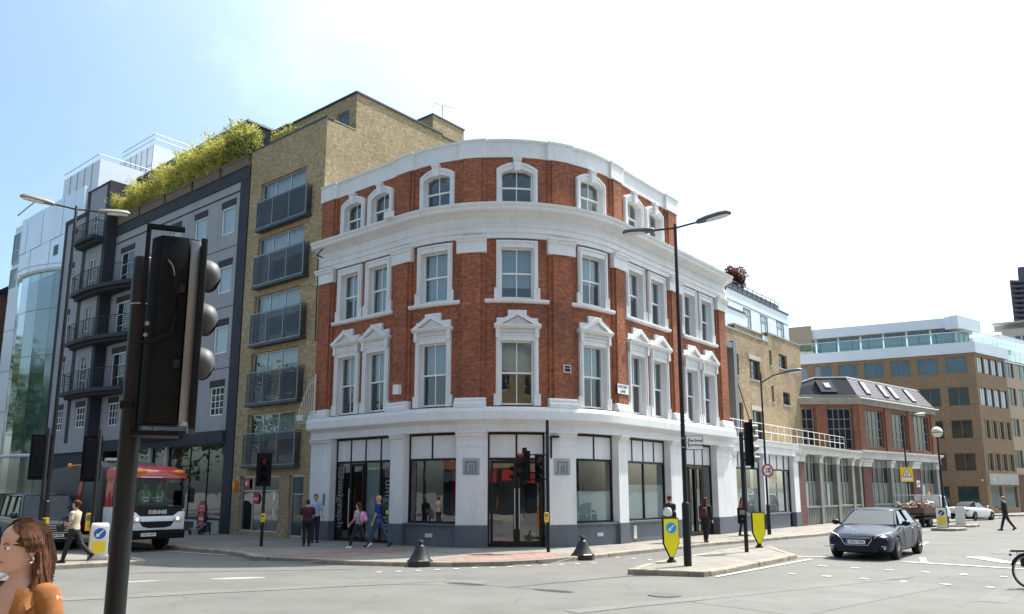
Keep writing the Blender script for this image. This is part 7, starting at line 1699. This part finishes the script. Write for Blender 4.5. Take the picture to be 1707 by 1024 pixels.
def person(label, loc, rz, H=1.75, legs=((.25, .1), (-.25, .35)), arms=((-.3, .4, .1), (.3, .5, .1)), lean=.03, build=1.0, top='navycloth', bottom='jeans', shoes='shoe', hair='hairbrown', style='short', sleeve='short', turn=0.0, group=None, vox=.02, coat=0, neck=1.475, name='person'):
    t = thing(name, label, 'person', loc, rz, group); k = H / 1.75; b = build
    J = {}
    hz = .92
    for s, (a, kn) in zip((-1, 1), legs):
        h = Vector((.09 * s * b, 0, hz)); kne = h + Vector((0, math.sin(a), -math.cos(a))) * .44; an = kne + Vector((0, math.sin(a - kn), -math.cos(a - kn))) * .41; J[s] = (h, kne, an, a - kn)
    low = min(J[s][2].z for s in J); dz = .085 - low
    up = lambda v: Vector((v[0], v[1] + (v[2] - hz) * math.sin(lean) if v[2] > hz else v[1], v[2] + dz))
    def T(v): return up(Vector(v)) * k
    body = MB(); 
    torso = [(.84, .13, .10), (.92, .16, .115), (1.0, .152, .108), (1.1, .138, .098), (1.22, .158, .112), (1.33, .175, .118), (1.41, .165, .10), (1.455, .10, .075), (1.49, .06, .06), (1.56, .055, .058)]
    def tr_(rings, ex=0, n=16): return [[T((rx * b * math.cos(q) + ex * math.cos(q), ry * b * math.sin(q) + ex * math.sin(q), z)) for q in [j * 2 * math.pi / n for j in range(n)]] for z, rx, ry in rings]
    body.loft(tr_(torso))
    A = {}
    for s, (a, el, out) in zip((-1, 1), arms):
        sh = Vector((.185 * s * b, 0, 1.40)); d1 = Vector((s * math.sin(out), math.sin(a) * math.cos(out), -math.cos(a) * math.cos(out))); e = sh + d1 * .29
        a2 = a + el; d2 = Vector((s * math.sin(out) * .3, math.sin(a2), -math.cos(a2))).normalized(); wr = e + d2 * .25; A[s] = (sh, e, wr, d2)
        body.capsule([T(sh + Vector((-s * .03, 0, .0))), T(sh), T(sh.lerp(e, .5)), T(e), T(e.lerp(wr, .4)), T(wr)], [.055 * k * b, .054 * k * b, .047 * k * b, .041 * k, .039 * k, .027 * k])
    for s in J:
        h, kn, an, fa = J[s]
        body.capsule([T(h), T(h.lerp(kn, .5)), T(kn), T(kn.lerp(an, .35)), T(an)], [.088 * k * b, .077 * k * b, .056 * k, .056 * k, .038 * k])
    nt_ = T((0, .012, 1.515)); hr = head_rings(nt_, 1.02 * k, turn); body.loft(hr)
    bo = body.build('body', 'skin', t, remesh=vox * .8 if vox < .015 else .014)
    if style != 'none':
        hb_ = MB(); hc = nt_
        ct, st = math.cos(turn), math.sin(turn)
        rot = lambda x, y, z: hc + Vector((x * ct - y * st, x * st + y * ct, z)) * k
        cap = []
        for z, rx, ry, cy in ((.10, .06, .06, -.048), (.13, .083, .088, -.022), (.16, .087, .1, -.014), (.19, .084, .1, -.014), (.215, .072, .088, -.014), (.235, .05, .062, -.014), (.248, .018, .02, -.014)):
            cap.append([rot(rx * math.cos(q), ry * math.sin(q) + cy, z) for q in [j * 2 * math.pi / 16 for j in range(16)]])
        hb_.loft(cap)
        if style == 'short': hb_.loft([[rot(rx * math.cos(q), ry * math.sin(q) - .045, z) for q in [j * 2 * math.pi / 12 for j in range(12)]] for z, rx, ry in ((.05, .05, .045), (.09, .068, .06), (.14, .08, .075))])
        if style in ('long', 'pony', 'bun'): hb_.loft([[rot(rx * math.cos(q), ry * math.sin(q) - .045, z) for q in [j * 2 * math.pi / 14 for j in range(14)]] for z, rx, ry in ((.03, .058, .05), (.08, .08, .07), (.14, .086, .085))])
        if style == 'long': hb_.loft([[rot(rx * math.cos(q), ry * math.sin(q) - .06 + (.0 if z > 0 else -.03), z) for q in [j * 2 * math.pi / 14 for j in range(14)]] for z, rx, ry in ((-.26, .05, .02), (-.2, .09, .032), (-.1, .1, .04), (.0, .092, .055), (.1, .085, .08))])
        if style == 'bun': hb_.sphere(rot(0, -.12, .14), .045 * k, 10, 7); hb_.sphere(rot(0, -.1, .17), .04 * k, 10, 7)
        hb_.build('hair', hair, t, smooth=True)
    # face details
    ct, st = math.cos(turn), math.sin(turn); fr = lambda x, y, z: nt_ + Vector((x * ct - y * st, x * st + y * ct, z)) * k
    for s in (-1, 1):
        m_ = MB(); m_.sphere(fr(s * .031, .0815, .115), .0115 * k, 10, 6, (1.15, 1, .62)); ey = m_.build('eye', 'whitewood', t, smooth=True)
        m_ = MB(); m_.sphere(fr(s * .031, .0905, .115), .0052 * k, 8, 5); m_.build('iris', 'eye', ey, smooth=True)
        m_ = MB(); m_.tube([fr(s * .014, .0955, .131), fr(s * .031, .094, .136), fr(s * .048, .083, .131)], [.0022 * k, .0032 * k, .0018 * k], 5); m_.build('eyebrow', hair, t)
        m_ = MB(); m_.sphere(fr(s * .077, -.005, .1), .026 * k, 8, 6, (.45, .7, 1.1)); m_.build('ear', 'skin', t, smooth=True)
    m_ = MB(); m_.sphere(fr(0, .094, .052), .02 * k, 8, 5, (1.1, .35, .4)); m_.build('mouth', 'lip', t, smooth=True)
    for s in (-1, 1):
        sh, e, wr, d2 = A[s]; m_ = MB(); hand_mesh(m_, T(wr), d2, s, k); m_.build('hand', 'skin', t, smooth=True)
    # clothes
    tp = MB(); lo = .60 if coat else .93
    rr_ = [(z, rx, ry) for z, rx, ry in torso if z >= .92 and z < min(1.47, neck)]
    if coat: rr_ = [(.62, .17, .13), (.78, .165, .13)] + rr_
    tp.loft(tr_(rr_ + ([(1.475, .075, .072)] if neck > 1.4 else [(neck, .174, .117)]), (.016 if not coat else .026) if neck > 1.4 else .006))
    for s in (-1, 1):
        sh, e, wr, d2 = A[s]; ex = .014 if not coat else .022
        if sleeve == 'short': tp.capsule([T(sh + Vector((-s * .04, 0, 0))), T(sh), T(sh.lerp(e, .62))], [(.058 + ex) * k * b, (.057 + ex) * k * b, (.054 + ex) * k * b])
        elif sleeve == 'long': tp.capsule([T(sh + Vector((-s * .04, 0, 0))), T(sh), T(sh.lerp(e, .5)), T(e), T(e.lerp(wr, .9))], [(.057 + ex) * k * b, (.056 + ex) * k * b, (.05 + ex) * k * b, (.044 + ex) * k, (.033 + ex) * k])
    tp.build('top', top, t, remesh=.015)
    tr2 = MB(); tr2.loft(tr_([(.8, .12, .1), (.86, .158, .118), (.93, .165, .12), (1.0, .155, .112)], .01))
    for s in J:
        h, kn, an, fa = J[s]; tr2.capsule([T(h), T(h.lerp(kn, .5)), T(kn), T(kn.lerp(an, .5)), T(kn.lerp(an, .93))], [.1 * k * b, .09 * k * b, .071 * k, .066 * k, .058 * k])
    tr2.build('trousers', bottom, t, remesh=.015)
    for s in J:
        h, kn, an, fa = J[s]; a = T(an); sw = min(0, fa) if an.z > low + .03 else 0
        f_ = rotx((0, 1, 0), sw * .9); dn = rotx((0, 0, -1), sw * .9)
        m_ = MB(); m_.loft([[a + f_ * y * k + dn * (.085 - z) * k + Vector((x * k, 0, 0)) for x, z in ((-w_, 0), (w_, 0), (w_, hh * .6), (w_ * .55, hh), (-w_ * .55, hh), (-w_, hh * .6))] for y, w_, hh in ((-.07, .028, .06), (-.04, .036, .1), (.03, .038, .1), (.1, .044, .065), (.16, .042, .05), (.195, .022, .03))])
        m_.build('shoe', shoes, t, smooth=True)
    t['_k'] = k
    return t, T
def strap_bag(t, nm, m, pts, sc, strap=None, sm=None):
    mb = MB(); mb.loft([[Vector((x * sx, y0 + y * sy, z)) for x, y in ((-1, -.6), (-.7, -1), (.7, -1), (1, -.6), (1, .6), (.7, 1), (-.7, 1), (-1, .6))] for z, y0, sx, sy in pts]); o = mb.build(nm, m, t, smooth=True, sub=1); return o
def backpack(t, T, m, y=-.2, z0=1.0, z1=1.42, w_=.15, d=.09, trim=None):
    c0, c1 = T((0, y, z0)), T((0, y, z1))
    o = strap_bag(t, 'backpack', m, [(c0.z, c0.y, w_ * .8, d * .8), (c0.z + .05, c0.y, w_, d), (c0.z + (c1.z - c0.z) * .6, c0.y, w_, d * .95), (c1.z - .05, c1.y, w_ * .85, d * .7), (c1.z, c1.y, w_ * .5, d * .4)], 1)
    m2 = MB(); m2.bb(-w_ * .7, w_ * .7, c0.y - d - .03, c0.y - d + .02, c0.z + .06, c0.z + (c1.z - c0.z) * .45); m2.build('front_pocket', trim or m, o, bevel=.02)
    m2 = MB()
    for s in (-1, 1): m2.tube([T((s * .09, y + .04, z1 - .03)), T((s * .1, -.02, 1.46)), T((s * .11, .12, 1.36)), T((s * .12, .13, 1.2)), T((s * .15, 0, 1.08)), T((s * .12, y + .05, z0 + .05))], .016, 6, flat=.5)
    m2.build('strap', trim or m, o)
    return o
PV = G0
# man in a maroon T-shirt, back to us, with a bag at his back
t, T = person('man in a maroon T-shirt and dark trousers, back turned, outside the yellow block door', (-7.32, 28.55, PV), rad(25), 1.62, ((.0, .02), (.06, .05)), ((.25, 1.1, .2), (.25, 1.1, .2)), build=1.12, top='maroon', bottom='blackcloth', hair='hairdark')
strap_bag(t, 'waist_bag', 'blackcloth', [(.80, -.19, .13, .05), (.84, -.2, .16, .07), (.96, -.2, .17, .07), (1.0, -.19, .14, .05)], 1)
person('bearded man in a pale blue shirt leaning by the white pier behind the maroon man', (-7.55, 30.6, PV), rad(200), 1.8, ((.02, .02), (.15, .1)), ((.2, .7, .12), (.15, .5, .12)), top='paleblue', bottom='darkjeans', hair='hairdark')
t, T = person('girl with long brown hair and a lilac backpack walking past the shop entrance', (-5.3, 27.6, PV), rad(70), 1.58, ((.42, .12), (-.4, .35)), ((.25, .5, .08), (-.2, .35, .08)), build=.92, top='greyteeshirt', bottom='darkjeans', shoes='shoewhite', style='long')
backpack(t, T, 'pinkbag', w_=.15, d=.09)
t, T = person('bald man in a blue T-shirt and jeans with a green backpack, walking', (-4.72, 28.3, PV), rad(78), 1.82, ((.38, .06), (-.4, .2)), ((.12, .25, .06), (-.15, .3, .06)), top='royal', bottom='jeans', shoes='shoe', style='none')
backpack(t, T, 'greenbag', z0=1.05, z1=1.5, w_=.15, d=.1, trim='lime')
mb = MB(); mb.box(T((0, .128, 1.28)), (.05, .012, .24)); mb.build('shirt_stripe', 'whitecloth', t)
t, T = person('person in dark clothes with a white bag on the shoulder, walking behind the arrow marker', (6.0, 30.3, PV), rad(-38), 1.78, ((.3, .1), (-.3, .3)), ((.15, .4, .1), (-.1, .3, .1)), top='navycloth', bottom='blackcloth', hair='hairbrown', sleeve='long')
o = strap_bag(t, 'shoulder_bag', 'whitecloth', [(.98, -.17, .1, .06), (1.04, -.18, .2, .08), (1.22, -.18, .18, .08), (1.34, -.16, .08, .05)], 1)
mb = MB(); mb.tube([T((-.14, -.1, 1.3)), T((-.1, 0, 1.47)), T((.1, .13, 1.2))], .018, 6); mb.build('strap', 'whitecloth', o)
t, T = person('woman with long fair-brown hair and a wine red backpack before the side entrance', (7.42, 30.6, PV), rad(-32), 1.68, ((.2, .1), (-.16, .2)), ((.1, .3, .12), (.1, .3, .12)), build=.97, top='blackcloth', bottom='blackcloth', hair='hairbrown', style='long', sleeve='long', coat=1)
backpack(t, T, 'wine', y=-.23, z0=.98, z1=1.38, w_=.15, d=.09)
t, T = person('man in a black suit looking at his phone while crossing at the far right', (26.3, 42.5, 0), rad(75), 1.8, ((.36, .08), (-.38, .2)), ((.25, 1.3, .06), (-.1, .3, .06)), lean=.06, top='blackcloth', bottom='blackcloth', hair='hairgrey', sleeve='long', coat=0)
mb = MB(); mb.tube([T((-.05, .12, 1.42)), T((-.01, .125, 1.3))], .012, 5); mb.tube([T((-.1, .02, 1.47)), T((0, -.075, 1.5)), T((.1, .02, 1.47))], .02, 6); mb.build('shirt_collar', 'whitecloth', t)
sh = T((-.19, .42, 1.2)); ph = thing('mobile_phone', 'mobile phone held in the hand of the man in the black suit', 'phone', (0, 0, 0))
mw = Matrix.Translation((26.3, 42.5, 0)) @ Matrix.Rotation(rad(75), 4, 'Z'); pw = mw @ T((-.19, .36, 1.17)); ph.location = pw
mb = MB(); mb.box((0, 0, 0), (.07, .012, .14)); mb.build('case', 'signblack', ph); mb = MB(); mb.box((0, -.007, 0), (.062, .002, .125)); mb.build('screen', 'darkglass', ph)
t, T = person('woman in a beige top and black trousers crossing the left island, hair tied up', (-12.05, 22.05, PV), rad(84), 1.7, ((.3, .05), (-.42, .45)), ((.1, 1.1, .1), (.2, .9, .1)), build=.9, top='beige', bottom='blackcloth', shoes='shoe', hair='hairbrown', style='bun')
hb2 = thing('handbag', 'small black handbag carried by the woman in the beige top', 'handbag', (-12.32, 21.82, PV + .86), rad(84))
strap_bag(hb2, 'bag_body', 'blackcloth', [(0, 0, .1, .05), (.04, 0, .14, .07), (.16, 0, .14, .07), (.2, 0, .1, .05)], 1)
mb = MB(); mb.tube([(-.09, 0, .18), (-.06, 0, .3), (.06, 0, .3), (.09, 0, .18)], .01, 6); mb.build('handle', 'blackcloth', hb2)
person('person in a red top mostly hidden behind the signal on the right island', (10.15, 35.1, PV), rad(-140), 1.62, ((.1, .05), (-.1, .12)), ((-.3, .9, .5), (.2, 1.0, .3)), top='redcloth', bottom='darkjeans', hair='hairbrown', style='long')
# two workers in the lorry cab
for dx_, lab in ((-.05, 'worker in a lime hi-vis vest seated mid-cab in the refuse lorry'), (.45, 'worker in a lime hi-vis vest with raised arm, near side of the lorry cab')):
    h = Vector((.773, -.634)); sd = Vector((.634, .773)); p = Vector((-12.35, 27.75)) - h * .95 + sd * dx_
    t, T = person(lab, (p.x, p.y, 1.02), heading(.773, -.634) + math.pi, 1.7, ((1.45, 1.4), (1.45, 1.4)), ((.5, .8, .1), (.3 if dx_ < 0 else 1.6, .9, .1)), top='hivis', bottom='darkjeans', hair='hairdark', sleeve='long')
    mb = MB(); n = 16
    for z in (1.08, 1.2):
        mb.loft([[T((.185 * math.cos(q), .145 * math.sin(q), zz)) for q in [j * 2 * math.pi / n for j in range(n)]] for zz in (z - .03, z + .03)], caps=False)
    for s in (-1, 1): mb.tube([T((s * .09, .14, 1.1)), T((s * .1, .14, 1.35)), T((s * .11, .03, 1.47))], .022, 6)
    mb.build('reflective_bands', M.setdefault('band', M['hivisband']), t)

# ------------------------------------------------------------------ the woman passing close to the camera
TW = -.28
t, T = person('woman with long brown hair in a tan suede jacket close to the camera, looking left', (-2.17, 3.6, .26), rad(162), 1.655, ((.2, .1), (-.2, .2)), ((.1, .3, .12), (-.1, .3, .12)), build=.95, top='navycloth', bottom='darkjeans', hair='hairbrown', style='none', sleeve='none', turn=TW, neck=1.27, vox=.0095, lean=.02)
k = t['_k']
nt_ = T((0, .012, 1.515)); ct, st = math.cos(TW), math.sin(TW)
hp_ = lambda x, y, z: nt_ + Vector((x * ct - y * st, x * st + y * ct, z)) * k
# hair: a cap drawn back over the ears and many locks falling behind the shoulder
hm = MB(); cap = []
for z, rx, ry, cy, th in ((-.03, .052, .045, -.062, .95), (.02, .06, .056, -.055, 1.25), (.06, .073, .074, -.04, 1.5), (.10, .0805, .089, -.024, 1.68), (.135, .0835, .1, -.012, 1.86), (.165, .084, .106, -.008, 2.1), (.19, .080, .1, -.009, 2.45), (.212, .069, .087, -.012, 2.8), (.23, .05, .064, -.013, 3.0), (.2415, .025, .03, -.013, 3.1), (.2445, .004, .005, -.013, 3.14)):
    cap.append([hp_(rx * math.cos(q), ry * math.sin(q) + cy, z) for q in [-math.pi / 2 - th + 2 * th * j / 27 for j in range(28)]])
hm.loft(cap, caps=False, closed=False); hm.build('hair_cap', 'hairbrown', t, smooth=True)
lk = MB()
for i in range(230):
    q = R_.uniform(-.15, math.pi + .15); a = -q
    x0, y0 = .083 * math.cos(a), -.02 + .085 * math.sin(a); z0 = R_.uniform(.02, .225); sc = math.sqrt(max(.1, 1 - ((z0 - .12) / .135) ** 2))
    p0 = hp_(x0 * sc * 1.04, y0 * sc * 1.04 - .008, z0); side = R_.uniform(-1, 1)
    p1 = hp_(x0 * 1.06 + R_.uniform(-.01, .01), y0 - .022 + R_.uniform(-.01, .01), min(z0 - .07, .05)); sx = 1 if x0 > 0 else -1
    fwd = R_.uniform(0, .055) if abs(x0) > .045 else 0
    p2 = hp_(x0 * 1.25 + R_.uniform(-.02, .02) + sx * .01, -.075 + fwd + R_.uniform(-.02, .02), -.10 + R_.uniform(-.03, .02)); p3 = hp_(x0 * 1.3 + sx * .02 + R_.uniform(-.04, .04), -.085 + fwd * 1.6 + R_.uniform(-.03, .03), -.25 + R_.uniform(-.10, .06))
    lk.tube([p0, p0.lerp(p1, .5) + Vector((0, 0, .004)), p1, p2, p3], [.005, .0085, .009, .008, .002], 5)
for i in range(70):                # strands combed back from the brow over the ear
    z0 = R_.uniform(.13, .235); s = R_.choice((-1, 1)); sc = math.sqrt(max(.05, 1 - ((z0 - .12) / .13) ** 2))
    pts = [hp_(s * .088 * sc * math.cos(b_), .012 + .1 * sc * math.sin(b_) - .025, z0 - .02 * (1 - math.sin(b_)) + .004) for b_ in (1.0, .6, .2, -.3, -.8)]
    lk.tube(pts, [.003, .006, .006, .006, .003], 5)
for i in range(620):               # strands from the parting down and back over the cap
    s = R_.choice((-1, 1)); f0 = R_.uniform(-1, 1); pts = []
    for j in range(8):
        u = j / 7; ang = .06 + u * 1.55; zz = .098 + .151 * math.cos(ang); rr_ = .0975 * math.sin(ang) ** .8
        az = math.pi / 2 - s * (.55 + .9 * u) - f0 * .5 * s if f0 > -.4 else math.pi / 2 - s * (1.5 + .7 * u) - f0 * .6 * s
        pts.append(hp_(rr_ * math.cos(az) * .98, -.013 + rr_ * 1.14 * math.sin(az), zz + .003) + Vector((R_.gauss(0, .0012), R_.gauss(0, .0012), R_.gauss(0, .0012))))
    lk.tube(pts, [.002, .004, .0048, .005, .005, .0048, .004, .002], 4)
for i in range(120):               # loose wavy ends over the shoulders and chest
    s = R_.choice((-1, 1, 1)); p = hp_(s * R_.uniform(.06, .085), -.045 + R_.uniform(-.03, .03), R_.uniform(.02, .09)); pts = [p]; ph_ = R_.uniform(0, 6)
    for j in range(1, 8):
        pts.append(hp_(s * (.085 + .012 * j) + .010 * math.sin(ph_ + j * 1.3) + R_.uniform(-.006, .006), -.05 + .021 * j + R_.uniform(-.01, .01), .05 - .055 * j))
    lk.tube(pts, [.005, .007, .0075, .0075, .007, .006, .004, .0015], 5)
lk.build('hair_locks', 'hairbrown', t, smooth=True)['kind'] = 'stuff'
# suede jacket, open at the front, with collar and lapels
jk = MB(); n = 28; rings = []
for z, rx, ry in ((.84, .18, .135), (.95, .185, .142), (1.08, .172, .132), (1.22, .178, .138), (1.32, .19, .142), (1.40, .184, .126), (1.45, .135, .098)):
    op = .75 if z > 1.2 else .85
    rings.append([T((rx * math.cos(q), ry * math.sin(q) - .004, z)) for q in [math.pi / 2 + op * (.42 + max(0, (z - 1.2)) * .9) + (2 * math.pi - 2 * op * (.42 + max(0, (z - 1.2)) * .9)) * j / (n - 1) for j in range(n)]])
jk.loft(rings, caps=False, closed=False); jk.loft([[p + (T((0, 0, 1.2)) - p) * .05 for p in r] for r in rings], caps=False, closed=False)
for s, (a, el, out) in zip((-1, 1), ((.1, .3, .12), (-.1, .3, .12))):
    shd = Vector((.185 * s * .95, 0, 1.40)); d1 = Vector((s * math.sin(out), math.sin(a) * math.cos(out), -math.cos(a) * math.cos(out))); e = shd + d1 * .29; a2 = a + el; wr = e + Vector((s * math.sin(out) * .3, math.sin(a2), -math.cos(a2))).normalized() * .25
    pts = [shd + Vector((-s * .07, 0, .02)), shd + Vector((-s * .02, 0, .012)), shd.lerp(e, .25), shd.lerp(e, .5), shd.lerp(e, .75), e, e.lerp(wr, .5), wr]
    rr2 = [.05, .061, .06, .059, .058, .056, .05, .044]
    fine, fr_ = [], []
    for i in range(len(pts) - 1):
        for u in range(4): fine.append(T(pts[i].lerp(pts[i + 1], u / 4)) + Vector((R_.uniform(-.002, .002), R_.uniform(-.002, .002), 0))); fr_.append((rr2[i] + (rr2[i + 1] - rr2[i]) * u / 4) * k + (.0035 * math.sin(i * 9 + u * 2.6) if i > 2 else 0))
    jk.capsule(fine, fr_, 14)
jk.build('jacket', 'suede', t, smooth=True)
cl_ = MB()
for s in (-1, 1):
    c0 = [T((s * .02, -.085, 1.505)), T((s * .085, -.05, 1.5)), T((s * .105, .02, 1.465)), T((s * .095, .09, 1.41)), T((s * .075, .128, 1.33)), T((s * .06, .142, 1.2))]
    c1 = [T((s * .02, -.118, 1.435)), T((s * .125, -.07, 1.43)), T((s * .165, .03, 1.405)), T((s * .16, .105, 1.36)), T((s * .15, .125, 1.29)), T((s * .075, .148, 1.18))]
    cl_.loft([[a, a.lerp(b_, .5) + Vector((0, 0, .012)), b_, a.lerp(b_, .5) - Vector((0, 0, .004))] for a, b_ in zip(c0, c1)])
cl_.build('collar', 'suede', t, smooth=True)
mb = MB(); mb.tube([T((.05, -.12, 1.47)), T((.125, -.02, 1.50)), T((.13, .1, 1.45)), T((.125, .172, 1.28)), T((.14, .18, 1.1)), T((.2, .12, .95))], .021 * k, 8, flat=.3); mb.build('bag_strap', 'offwhite', t, smooth=True)
for s in (-1, 1):
    mb = MB(); mb.tube([hp_(s * .083, .0 + .012 * math.cos(q), .06 + .014 * math.sin(q)) for q in [j * math.pi / 5 for j in range(9)]], .0045, 6); mb.build('earring', 'chrome', t, smooth=True)
